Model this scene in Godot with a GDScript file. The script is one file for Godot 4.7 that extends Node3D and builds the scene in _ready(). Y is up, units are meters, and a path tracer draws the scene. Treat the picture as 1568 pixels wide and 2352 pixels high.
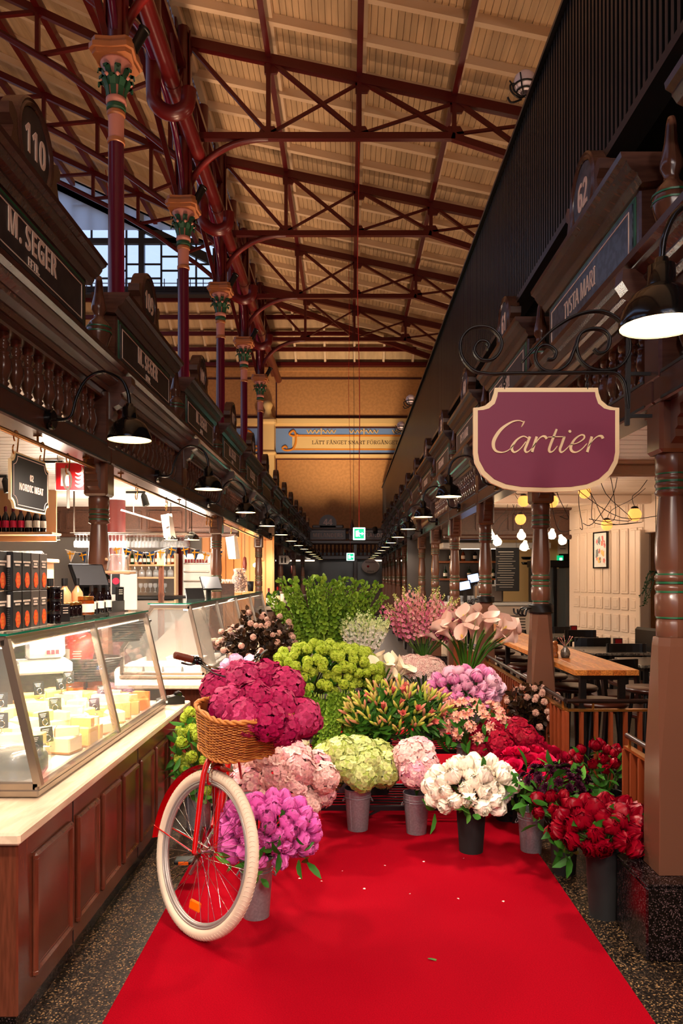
extends Node3D
# A covered market hall: a flower stand and a bicycle on a red carpet between two rows of wooden stalls.
# x is to the right, y up, d is the distance ahead of the camera (world z = -d).
const BAY := 2.2
const LX := 1.62      # centre line of the left stall posts (at x = -LX)
const RX := 1.37      # centre line of the right stall posts
var M := {}
var rng := RandomNumberGenerator.new()
var kept := {}

func W(x: float, y: float, d: float) -> Vector3:
	return Vector3(x, y, -d)

# ---------------------------------------------------------------- materials
func mat(key: String, c: Color, rough := 0.5, metal := 0.0) -> StandardMaterial3D:
	var m := StandardMaterial3D.new()
	m.albedo_color = c
	m.roughness = rough
	m.metallic = metal
	m.resource_name = key
	M[key] = m
	return m

func glow(key: String, c: Color, e: float) -> StandardMaterial3D:
	var m := mat(key, c, 0.5)
	m.emission_enabled = true
	m.emission = c
	m.emission_energy_multiplier = e
	return m

func petal_mat(key: String, thru := 0.3, rough := 0.6) -> StandardMaterial3D:
	var m := mat(key, Color.WHITE, rough)
	m.vertex_color_use_as_albedo = true
	m.backlight_enabled = true
	m.backlight = Color(thru, thru, thru)
	m.metallic_specular = 0.3
	return m

func noise_tex(freq: float, cols: Array, offs: Array, kind := 0, oct := 4, size := 512, sd := 1) -> NoiseTexture2D:
	var n := FastNoiseLite.new()
	n.seed = sd
	n.noise_type = FastNoiseLite.TYPE_CELLULAR if kind == 1 else FastNoiseLite.TYPE_SIMPLEX_SMOOTH
	if kind == 1:
		n.cellular_return_type = FastNoiseLite.RETURN_CELL_VALUE
		n.fractal_type = FastNoiseLite.FRACTAL_NONE
	else:
		n.fractal_octaves = oct
	n.frequency = freq
	var g := Gradient.new()
	g.offsets = PackedFloat32Array(offs)
	g.colors = PackedColorArray(cols)
	var t := NoiseTexture2D.new()
	t.width = size
	t.height = size
	t.seamless = true
	t.noise = n
	t.color_ramp = g
	return t

func tri_map(m: StandardMaterial3D, t: Texture2D, sc: Vector3, world := false) -> void:
	m.albedo_texture = t
	m.uv1_triplanar = true
	m.uv1_world_triplanar = world
	m.uv1_scale = sc

func bump(m: StandardMaterial3D, t: Texture2D, cm: float) -> void:
	m.heightmap_enabled = true
	m.heightmap_texture = t
	m.heightmap_scale = cm

func materials() -> void:
	var grain := noise_tex(0.02, [Color(0.84, 0.84, 0.84), Color(1, 1, 1)], [0.25, 0.75], 0, 5, 512, 3)
	var m := mat("brown", Color(0.29, 0.175, 0.135), 0.25)
	tri_map(m, grain, Vector3(3, 3, 0.35))
	m = mat("brown_dark", Color(0.3, 0.185, 0.135), 0.3)
	tri_map(m, grain, Vector3(3, 3, 0.35))
	m = mat("brown_turned", Color(0.34, 0.205, 0.155), 0.18)
	tri_map(m, grain, Vector3(4, 0.7, 4))
	mat("brown_post", Color(0.37, 0.235, 0.175), 0.25)
	m = mat("brown_panel", Color(0.39, 0.2, 0.135), 0.22)
	tri_map(m, grain, Vector3(5, 0.5, 5))
	mat("green_line", Color(0.08, 0.33, 0.2), 0.4)
	mat("pale_line", Color(0.85, 0.74, 0.68), 0.5)
	m = mat("slate", Color(0.19, 0.165, 0.17), 0.42)
	tri_map(m, noise_tex(0.012, [Color(0.75, 0.75, 0.8), Color(1, 1, 1)], [0.3, 0.7], 0, 5, 512, 9), Vector3(1.5, 1.5, 1.5))
	m = mat("slate_worn", Color(0.26, 0.29, 0.33), 0.3)
	tri_map(m, noise_tex(0.014, [Color(0.55, 0.55, 0.6), Color(1, 1, 1)], [0.35, 0.6], 0, 6, 512, 19), Vector3(2, 2, 2))
	mat("iron_red", Color(0.32, 0.055, 0.06), 0.3)
	mat("iron_column", Color(0.3, 0.04, 0.15), 0.18)
	mat("cap_pink", Color(0.72, 0.47, 0.42), 0.5)
	mat("cap_gold", Color(0.6, 0.37, 0.22), 0.45)
	mat("cap_green", Color(0.09, 0.27, 0.17), 0.5)
	m = mat("board", Color(0.8, 0.67, 0.51), 0.6)
	tri_map(m, noise_tex(0.01, [Color(0.88, 0.88, 0.88), Color(1, 1, 1)], [0.3, 0.7], 0, 4, 512, 5), Vector3(0.6, 0.6, 0.06))
	mat("rafter", Color(0.84, 0.73, 0.6), 0.6)
	m = mat("plaster", Color(0.74, 0.52, 0.31), 0.85)
	tri_map(m, noise_tex(0.05, [Color(0.93, 0.93, 0.93), Color(1, 1, 1)], [0.3, 0.7], 0, 4, 256, 6), Vector3(0.5, 0.5, 0.5))
	mat("cream", Color(0.86, 0.72, 0.48), 0.7)
	mat("sky_blue", Color(0.44, 0.56, 0.76), 0.8)
	mat("ochre", Color(0.82, 0.5, 0.1), 0.7)
	mat("dark_red_line", Color(0.25, 0.06, 0.05), 0.7)
	mat("dark_ink", Color(0.16, 0.1, 0.07), 0.8)
	m = mat("black_slat", Color(0.025, 0.025, 0.03), 0.32)
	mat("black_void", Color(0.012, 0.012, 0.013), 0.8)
	m = mat("black_steel", Color(0.03, 0.028, 0.03), 0.35)
	mat("black_gloss", Color(0.035, 0.03, 0.03), 0.12)
	mat("black_matt", Color(0.04, 0.037, 0.037), 0.7)
	mat("wrought_iron", Color(0.09, 0.08, 0.085), 0.45, 0.5)
	mat("white_inside", Color(0.9, 0.88, 0.82), 0.5)
	m = mat("carpet", Color(0.58, 0.0, 0.078), 1.0)
	m.metallic_specular = 0.15
	var fuzz := noise_tex(0.25, [Color(0.86, 0.86, 0.86), Color(1, 1, 1)], [0.2, 0.8], 0, 3, 512, 8)
	tri_map(m, fuzz, Vector3(1.4, 1.4, 1.4), true)
	bump(m, fuzz, 0.12)
	m = mat("terrazzo", Color(0.62, 0.56, 0.5), 0.3)
	tri_map(m, noise_tex(0.12, [Color(0.07, 0.065, 0.065), Color(0.15, 0.135, 0.13), Color(0.3, 0.27, 0.25), Color(0.5, 0.43, 0.36), Color(0.95, 0.82, 0.62)], [0.0, 0.42, 0.66, 0.84, 0.97], 1, 1, 1024, 4), Vector3(1.5, 1.5, 1.5), true)
	m = mat("granite", Color(0.5, 0.45, 0.45), 0.2)
	tri_map(m, noise_tex(0.09, [Color(0.03, 0.03, 0.03), Color(0.08, 0.07, 0.07), Color(0.3, 0.26, 0.27), Color(0.7, 0.62, 0.62)], [0.0, 0.55, 0.78, 0.95], 1, 1, 512, 14), Vector3(5.5, 5.5, 5.5), true)
	m = mat("marble", Color(0.86, 0.78, 0.68), 0.22)
	tri_map(m, noise_tex(0.008, [Color(0.93, 0.91, 0.89), Color(1, 0.99, 0.98), Color(0.96, 0.94, 0.92)], [0.25, 0.5, 0.75], 0, 6, 512, 12), Vector3(3.0, 3.0, 0.6), true)
	mat("steel", Color(0.62, 0.57, 0.52), 0.28, 0.85)
	m = mat("steel_brushed", Color(0.6, 0.56, 0.52), 0.35, 0.8)
	mat("chrome", Color(0.85, 0.84, 0.82), 0.08, 1.0)
	mat("brass", Color(0.75, 0.52, 0.25), 0.25, 0.9)
	m = mat("zinc", Color(0.62, 0.6, 0.62), 0.42, 0.55)
	tri_map(m, noise_tex(0.03, [Color(0.9, 0.89, 0.9), Color(1, 1, 1)], [0.3, 0.7], 0, 5, 512, 22), Vector3(4, 4, 4))
	m = mat("glass", Color(0.95, 1, 0.98, 0.06), 0.02)
	m.transparency = BaseMaterial3D.TRANSPARENCY_ALPHA
	m = mat("glass_green", Color(0.1, 0.4, 0.32, 0.14), 0.03)
	m.transparency = BaseMaterial3D.TRANSPARENCY_ALPHA
	mat("glass_edge", Color(0.05, 0.42, 0.33), 0.1)
	m = mat("glass_clear", Color(0.9, 0.93, 0.95, 0.14), 0.03)
	m.transparency = BaseMaterial3D.TRANSPARENCY_ALPHA
	m = mat("film", Color(1, 0.98, 0.93, 0.1), 0.12)
	m.transparency = BaseMaterial3D.TRANSPARENCY_ALPHA
	m = mat("bike_red", Color(0.72, 0.02, 0.025), 0.12)
	m.clearcoat_enabled = true
	m.clearcoat = 0.8
	m.clearcoat_roughness = 0.05
	mat("tyre", Color(0.84, 0.76, 0.67), 0.75)
	mat("rim_grey", Color(0.66, 0.62, 0.6), 0.35, 0.4)
	mat("leather", Color(0.36, 0.14, 0.06), 0.4)
	mat("amber", Color(0.95, 0.42, 0.02), 0.2)
	m = mat("wicker", Color(0.72, 0.45, 0.19), 0.5)
	m = mat("wicker_dark", Color(0.55, 0.3, 0.12), 0.5)
	mat("wicker_black", Color(0.12, 0.08, 0.06), 0.5)
	mat("maroon", Color(0.5, 0.13, 0.28), 0.6)
	mat("sign_cream", Color(0.97, 0.87, 0.67), 0.5)
	mat("white", Color(0.87, 0.84, 0.8), 0.5)
	mat("white_gloss", Color(0.9, 0.88, 0.85), 0.2)
	m = mat("white_panel", Color(0.82, 0.73, 0.64), 0.4)
	mat("grey_wall", Color(0.5, 0.45, 0.4), 0.7)
	m = mat("oak", Color(0.72, 0.4, 0.16), 0.3)
	tri_map(m, noise_tex(0.02, [Color(0.7, 0.66, 0.6), Color(1, 1, 1)], [0.3, 0.7], 0, 5, 512, 31), Vector3(7, 7, 0.8))
	m = mat("oak_light", Color(0.8, 0.5, 0.23), 0.32)
	tri_map(m, noise_tex(0.02, [Color(0.75, 0.72, 0.68), Color(1, 1, 1)], [0.3, 0.7], 0, 5, 512, 33), Vector3(7, 7, 0.8))
	mat("pine", Color(0.82, 0.64, 0.47), 0.5)
	m = mat("rail_wood", Color(0.5, 0.22, 0.1), 0.35)
	mat("rail_dark", Color(0.12, 0.065, 0.05), 0.3)
	mat("chair_black", Color(0.03, 0.025, 0.025), 0.35)
	mat("seat_brown", Color(0.22, 0.09, 0.05), 0.3)
	m = mat("table_stone", Color(0.45, 0.41, 0.36), 0.25)
	tri_map(m, noise_tex(0.1, [Color(0.6, 0.6, 0.6), Color(1, 1, 1)], [0.3, 0.7], 1, 1, 256, 35), Vector3(3, 3, 3))
	mat("sign_red", Color(0.78, 0.03, 0.05), 0.4)
	mat("pillar_red", Color(0.3, 0.035, 0.02), 0.45)
	mat("flag_blue", Color(0.05, 0.2, 0.38), 0.7)
	mat("flag_yellow", Color(0.95, 0.68, 0.06), 0.7)
	mat("orange", Color(0.88, 0.3, 0.06), 0.5)
	mat("box_black", Color(0.055, 0.05, 0.055), 0.5)
	mat("box_grey", Color(0.3, 0.27, 0.25), 0.5)
	mat("paper", Color(0.9, 0.85, 0.78), 0.8)
	mat("pink_label", Color(0.75, 0.05, 0.25), 0.5)
	mat("bottle_dark", Color(0.05, 0.02, 0.03), 0.08)
	mat("bottle_green", Color(0.05, 0.16, 0.07), 0.08)
	mat("foil", Color(0.42, 0.03, 0.13), 0.3, 0.4)
	mat("juice", Color(0.88, 0.6, 0.42), 0.15)
	mat("honey", Color(0.4, 0.16, 0.03), 0.1)
	mat("cheese", Color(0.92, 0.76, 0.46), 0.45)
	mat("cheese_pale", Color(0.94, 0.87, 0.72), 0.5)
	mat("cheese_orange", Color(0.9, 0.48, 0.1), 0.45)
	mat("rind", Color(0.62, 0.42, 0.2), 0.6)
	mat("rind_red", Color(0.5, 0.06, 0.08), 0.3)
	mat("rind_dark", Color(0.07, 0.09, 0.07), 0.3)
	mat("nut", Color(0.45, 0.27, 0.15), 0.6)
	mat("meat", Color(0.4, 0.14, 0.1), 0.5)
	mat("leaf_pot", Color(0.1, 0.25, 0.06), 0.5)
	mat("stem", Color(0.24, 0.42, 0.08), 0.5)
	mat("stem_dark", Color(0.13, 0.1, 0.06), 0.6)
	mat("screen_dark", Color(0.3, 0.3, 0.31), 0.25)
	mat("plastic_grey", Color(0.2, 0.2, 0.21), 0.4)
	mat("tile_grey", Color(0.24, 0.22, 0.21), 0.25)
	mat("wire_orange", Color(0.75, 0.16, 0.05), 0.6)
	mat("wire_dark", Color(0.05, 0.04, 0.04), 0.6)
	glow("lamp_face", Color(1.0, 0.86, 0.62), 5.0)
	glow("bulb_warm", Color(1.0, 0.64, 0.3), 1.0)
	glow("bulb_white", Color(1.0, 0.86, 0.66), 6.0)
	glow("strip_light", Color(1.0, 0.91, 0.8), 3.0)
	glow("exit_green", Color(0.0, 0.62, 0.4), 0.9)
	glow("exit_white", Color(0.8, 1.0, 0.94), 2.2)
	glow("screen_blue", Color(0.55, 0.72, 0.95), 1.3)
	glow("till_screen", Color(0.62, 0.75, 1.0), 1.6)
	m = mat("globe_white", Color(0.9, 0.85, 0.88), 0.25)
	m = mat("amber_glass", Color(0.85, 0.5, 0.15), 0.1)
	m.backlight_enabled = true
	m.backlight = Color(0.9, 0.5, 0.15)
	m = mat("blind", Color(0.72, 0.78, 0.9), 0.8)
	m.backlight_enabled = true
	m.backlight = Color(0.9, 0.94, 1.0)
	petal_mat("petal", 0.35)
	petal_mat("petal_waxy", 0.25, 0.35)
	petal_mat("foliage", 0.35, 0.45)

# ---------------------------------------------------------------- mesh helpers
func S() -> SurfaceTool:
	var s := SurfaceTool.new()
	s.begin(Mesh.PRIMITIVE_TRIANGLES)
	s.set_smooth_group(-1)
	return s

func tri(s: SurfaceTool, a: Vector3, b: Vector3, c: Vector3) -> void:
	s.add_vertex(a)
	s.add_vertex(b)
	s.add_vertex(c)

func quad(s: SurfaceTool, a: Vector3, b: Vector3, c: Vector3, d: Vector3) -> void:
	tri(s, a, b, c)
	tri(s, a, c, d)

func fan(s: SurfaceTool, p: Array, out: Vector3) -> void:   # a flat polygon turned so that its front looks along out
	var n: Vector3 = (p[0] - p[2]).cross(p[0] - p[1])
	for i in range(1, p.size() - 1):
		if n.dot(out) >= 0.0:
			tri(s, p[0], p[i], p[i + 1])
		else:
			tri(s, p[0], p[i + 1], p[i])

func box(s: SurfaceTool, c: Vector3, e: Vector3, b := Basis()) -> void:
	var h := e / 2.0
	var p: Array[Vector3] = []
	for i in 8:
		p.append(c + b * Vector3(h.x if i & 1 else -h.x, h.y if i & 2 else -h.y, h.z if i & 4 else -h.z))
	for q in [[4, 6, 7, 5], [1, 3, 2, 0], [5, 7, 3, 1], [0, 2, 6, 4], [6, 2, 3, 7], [0, 4, 5, 1]]:
		quad(s, p[q[0]], p[q[1]], p[q[2]], p[q[3]])

func bbox(s: SurfaceTool, c: Vector3, e: Vector3, r := 0.006, b := Basis()) -> void:   # a box with chamfered edges
	var h := e / 2.0
	r = minf(r, minf(h.x, minf(h.y, h.z)) * 0.9)
	for a in 3:
		var u := (a + 1) % 3
		var v := (a + 2) % 3
		for sg in [-1.0, 1.0]:
			var pts := []
			for k in [[-1, -1], [1, -1], [1, 1], [-1, 1]]:
				var p := Vector3()
				p[a] = sg * h[a]
				p[u] = k[0] * (h[u] - r)
				p[v] = k[1] * (h[v] - r)
				pts.append(c + b * p)
			var o := Vector3()
			o[a] = sg
			fan(s, pts, b * o)
			for su in [-1.0, 1.0]:
				var ed := []
				for k in [[0, -1], [0, 1], [1, 1], [1, -1]]:
					var p := Vector3()
					p[a] = sg * (h[a] if k[0] == 0 else h[a] - r)
					p[u] = su * (h[u] - r if k[0] == 0 else h[u])
					p[v] = k[1] * (h[v] - r)
					ed.append(c + b * p)
				var oo := Vector3()
				oo[a] = sg
				oo[u] = su
				fan(s, ed, b * oo)
	for i in 8:
		var sg := Vector3(1 if i & 1 else -1, 1 if i & 2 else -1, 1 if i & 4 else -1)
		var pts := []
		for a in 3:
			var p := Vector3()
			for k in 3:
				p[k] = sg[k] * (h[k] if k == a else h[k] - r)
			pts.append(c + b * p)
		fan(s, pts, b * sg)

func bar(s: SurfaceTool, a: Vector3, z: Vector3, w: float, h: float, up := Vector3.UP) -> void:   # a straight bar of w x h from a to z
	var d := (z - a).normalized()
	var side := d.cross(up)
	if side.length() < 0.01:
		side = d.cross(Vector3.RIGHT)
	side = side.normalized()
	box(s, (a + z) / 2.0, Vector3(w, h, a.distance_to(z)), Basis(side, side.cross(d).normalized(), -d))

func lathe(s: SurfaceTool, prof: Array, seg := 16, xf := Transform3D(), smooth := true, turn := 0.0) -> void:   # prof: Vector2(radius, height) from the bottom up
	for i in prof.size() - 1:
		s.set_smooth_group(1 if smooth else 10 + i % 2)
		var a: Vector2 = prof[i]
		var b: Vector2 = prof[i + 1]
		for k in seg:
			var t0 := TAU * k / seg + turn
			var t1 := TAU * (k + 1) / seg + turn
			var p0 := xf * Vector3(cos(t0) * a.x, a.y, sin(t0) * a.x)
			var p1 := xf * Vector3(cos(t1) * a.x, a.y, sin(t1) * a.x)
			var q0 := xf * Vector3(cos(t0) * b.x, b.y, sin(t0) * b.x)
			var q1 := xf * Vector3(cos(t1) * b.x, b.y, sin(t1) * b.x)
			if a.x > 1e-5:
				tri(s, p0, p1, q1) if b.x > 1e-5 else tri(s, p0, p1, q0)
			if b.x > 1e-5:
				tri(s, p0, q1, q0)
	s.set_smooth_group(-1)

func tube(s: SurfaceTool, pts: Array, r: float, seg := 8, closed := false, r1 := -1.0) -> void:
	var n := pts.size()
	if r1 < 0.0:
		r1 = r
	var rings := []
	var last := Vector3()
	for i in n:
		var d: Vector3
		if closed:
			d = pts[(i + 1) % n] - pts[(i + n - 1) % n]
		else:
			d = pts[mini(i + 1, n - 1)] - pts[maxi(i - 1, 0)]
		d = d.normalized()
		if i == 0:
			last = d.cross(Vector3.UP if absf(d.y) < 0.9 else Vector3.RIGHT)
		last = (last - d * last.dot(d)).normalized()
		var o := d.cross(last)
		var rr := lerpf(r, r1, float(i) / maxi(1, n - 1))
		var ring := []
		for k in seg:
			var t := TAU * k / seg
			ring.append(pts[i] + (last * cos(t) + o * sin(t)) * rr)
		rings.append(ring)
	s.set_smooth_group(2)
	for i in (n if closed else n - 1):
		var A: Array = rings[i]
		var B: Array = rings[(i + 1) % n]
		for k in seg:
			var k1 := (k + 1) % seg
			quad(s, A[k], B[k], B[k1], A[k1])
	s.set_smooth_group(-1)
	if not closed:
		fan(s, rings[0], pts[0] - pts[1])
		fan(s, rings[n - 1], pts[n - 1] - pts[n - 2])

func prism(s: SurfaceTool, poly: PackedVector2Array, z0: float, z1: float, xf := Transform3D()) -> void:   # poly in x, y; front at z1
	var ix := Geometry2D.triangulate_polygon(poly)
	for i in range(0, ix.size(), 3):
		for z in [z0, z1]:
			var p := []
			for k in 3:
				var q := poly[ix[i + k]]
				p.append(xf * Vector3(q.x, q.y, z))
			fan(s, p, xf.basis * Vector3(0, 0, 1 if z == z1 else -1))
	var cw := Geometry2D.is_polygon_clockwise(poly)
	for i in poly.size():
		var a := poly[i]
		var b := poly[(i + 1) % poly.size()]
		var nrm := Vector2(b.y - a.y, a.x - b.x) * (1.0 if not cw else -1.0)
		fan(s, [xf * Vector3(a.x, a.y, z0), xf * Vector3(b.x, b.y, z0), xf * Vector3(b.x, b.y, z1), xf * Vector3(a.x, a.y, z1)], xf.basis * Vector3(nrm.x, nrm.y, 0))

func arc(c: Vector3, u: Vector3, v: Vector3, t0: float, t1: float, n: int) -> Array:
	var p := []
	for i in n + 1:
		var t := lerpf(t0, t1, float(i) / n)
		p.append(c + u * cos(t) + v * sin(t))
	return p

func smooth_path(pts: Array, n: int) -> Array:   # a Catmull-Rom curve through the points
	var o := []
	var m := pts.size()
	for i in m - 1:
		for k in n:
			o.append(pts[i].cubic_interpolate(pts[i + 1], pts[maxi(i - 1, 0)], pts[mini(i + 2, m - 1)], float(k) / n))
	o.append(pts[m - 1])
	return o

# ---------------------------------------------------------------- objects
const SETTING := {
	"floor": "dark speckled terrazzo floor on both sides of the red carpet", "wall_far": "tan far end wall with a blue painted frieze and lettering",
	"trim_pilaster": "pale pilaster with a ball finial on the far end wall", "wall_right": "outer right wall of the hall hidden by the black ribbed wall",
	"wall_near": "entrance wall behind the viewer with a tall glazed opening", "window_frame": "grey bars of the entrance glazing behind the viewer",
	"window_1": "glazed gable of the tall pavilion at upper left", "window_2": "long high window of the outer left wall", "window_3": "tall entrance glazing behind the viewer",
	"wall_left": "outer left wall of the pavilion with a long high window", "wall_black": "black vertically ribbed wall slanting away above the right stalls",
	"wall_void": "dark gap between the right stall fronts and the black ribbed wall", "ceiling": "sloping cream boarded ceiling with rafters over the aisle",
	"ceiling_end": "boarded end bay roof sloping down to the far wall", "ceiling_pavilion": "boarded pavilion roof with shadows at upper left",
	"wall_gable": "grey framing of the glazed gable at upper left", "beam_eaves": "dark red eaves beam between aisle roof and pavilion roof",
	"ceiling_stall": "white boarded ceiling inside the left stall", "wall_bulkhead": "dark brown panelled bulkhead below a stall ceiling", "wall_stall": "pale side wall far inside the left stall",
	"wall_bar": "white back wall of the bar in the left interior", "ceiling_bar": "dark ceiling over the bar in the left interior", "wall_tan": "tan boarded wall lit by a small bulb, left row",
	"ceiling_restaurant": "white boarded ceiling of the restaurant at right", "wall_panelled": "white panelled oblique wall with a doorway in the restaurant",
	"wall_recess": "plain grey wall seen through the restaurant doorway", "wall_back_bar": "grey tiled wall behind the restaurant bar", "wall_yellow": "yellowish wall with the small green exit sign, back of the restaurant",
	"ceiling_back_bar": "pale ceiling over the restaurant bar"}

func spot_of(dx: float, dy: float) -> String:   # where in its bunch a bloom sits, as seen
	var h := "far left" if dx < -0.62 else "left" if dx < -0.2 else "centre" if dx < 0.2 else "right" if dx < 0.62 else "far right"
	var v := "top" if dy > 0.72 else "upper" if dy > 0.38 else "middle" if dy > 0.05 else "lower"
	return v + " " + h

func tag(o: Node3D, label: String, category: String, group := "", kind := "") -> Node3D:
	if label:
		o.set_meta("label", label)
	if category:
		o.set_meta("category", category)
	if group:
		o.set_meta("group", group)
	if kind:
		o.set_meta("kind", kind)
	return o

func thing(called: String, label: String, category: String, at := Vector3.ZERO, turn := 0.0, group := "") -> Node3D:
	var o := Node3D.new()
	o.name = called
	add_child(o, true)
	o.position = at
	o.rotation.y = turn
	tag(o, label, category, group)
	return o

func mesh_of(s: SurfaceTool) -> ArrayMesh:
	s.generate_normals()
	return s.commit()

func put(called: String, mesh: Mesh, m: String, parent: Node3D = self, xf := Transform3D()) -> MeshInstance3D:
	var o := MeshInstance3D.new()
	o.name = called
	o.mesh = mesh
	o.material_override = M[m]
	o.transform = xf
	parent.add_child(o, true)
	return o

func obj(called: String, s: SurfaceTool, m: String, parent: Node3D = self, xf := Transform3D()) -> MeshInstance3D:
	return put(called, mesh_of(s), m, parent, xf)

func struct(called: String, s: SurfaceTool, m: String, parent: Node3D = self) -> MeshInstance3D:
	var o := obj(called, s, m, parent)
	if parent == self:
		o.set_meta("kind", "structure")
		if SETTING.has(called):
			o.set_meta("label", SETTING[called])
	return o

func stuff(o: Node3D) -> Node3D:
	o.set_meta("kind", "stuff")
	return o

func copy(o: Node3D, at: Vector3, turn := 0.0, label := "", group := "") -> Node3D:
	var c: Node3D = o.duplicate()
	c.name = o.name
	add_child(c, true)
	c.position = at
	c.rotation.y = turn
	if label:
		c.set_meta("label", label)
	if group:
		c.set_meta("group", group)
	return c

func one_box(called: String, c: Vector3, e: Vector3, m: String, parent: Node3D = self, r := 0.004) -> MeshInstance3D:
	var s := S()
	bbox(s, c, e, r)
	return obj(called, s, m, parent)

func words(txt: String, h: float, xf: Transform3D, m: String, parent: Node3D, wide := 1.0, font := "Droid Sans", bold := true, called := "lettering") -> MeshInstance3D:
	var key := "text:" + txt + font + str(bold)
	if not kept.has(key):
		var f := SystemFont.new()
		f.font_names = PackedStringArray([font])
		f.font_weight = 700 if bold else 400
		var t := TextMesh.new()
		t.font = f
		t.font_size = 48
		t.pixel_size = 1.0 / 34.3      # capitals one unit high
		t.depth = 0.03
		t.curve_step = 3.0
		t.text = txt
		kept[key] = t
	return put(called, kept[key], m, parent, xf * Transform3D(Basis.from_scale(Vector3(h * wide, h, 0.1)), Vector3.ZERO))

func facing(x: Vector3, y: Vector3, at: Vector3) -> Transform3D:   # local x along x, local y along y
	return Transform3D(Basis(x.normalized(), y.normalized(), x.cross(y).normalized()), at)

func ordinal(i: int) -> String:
	return ["nearest", "second nearest", "third", "fourth", "fifth", "sixth", "seventh", "eighth", "ninth", "tenth", "eleventh", "twelfth", "thirteenth", "fourteenth", "fifteenth"][i]

# ---------------------------------------------------------------- the scene
func _ready() -> void:
	rng.seed = 7
	var cam := Camera3D.new()
	cam.name = "camera"
	cam.projection = Camera3D.PROJECTION_FRUSTUM
	cam.keep_aspect = Camera3D.KEEP_HEIGHT
	cam.near = 0.05
	cam.far = 120.0
	cam.size = 2.0 * 0.05 * 1176.0 / 1750.0
	cam.frustum_offset = Vector2(-16.0, 149.0) / 1750.0 * 0.05      # a level camera with a raised lens: the uprights stay upright
	add_child(cam)
	cam.position = Vector3(0, 1.55, 0)
	cam.current = true
	var env := Environment.new()
	env.background_mode = Environment.BG_SKY
	var sky := Sky.new()
	var sm := ProceduralSkyMaterial.new()
	sm.sky_top_color = Color(0.66, 0.76, 0.96)
	sm.sky_horizon_color = Color(0.86, 0.93, 1.0)
	sm.ground_bottom_color = Color(0.3, 0.3, 0.32)
	sm.ground_horizon_color = Color(0.7, 0.75, 0.8)
	sm.sky_energy_multiplier = 1.0
	sky.sky_material = sm
	env.sky = sky
	env.tonemap_mode = Environment.TONE_MAPPER_LINEAR
	env.tonemap_exposure = 1.7
	env.sdfgi_enabled = true
	env.ssao_enabled = true
	env.ssil_enabled = true
	var we := WorldEnvironment.new()
	we.name = "world"
	we.environment = env
	add_child(we)
	materials()
	shell()
	roof()
	columns()
	stalls()
	lamps()
	left_side()
	right_side()
	flower_stand()
	bicycle()
	signs()

func ceiling_y(x: float) -> float:
	return 12.62 - 0.213 * (x + 3.26)

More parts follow.
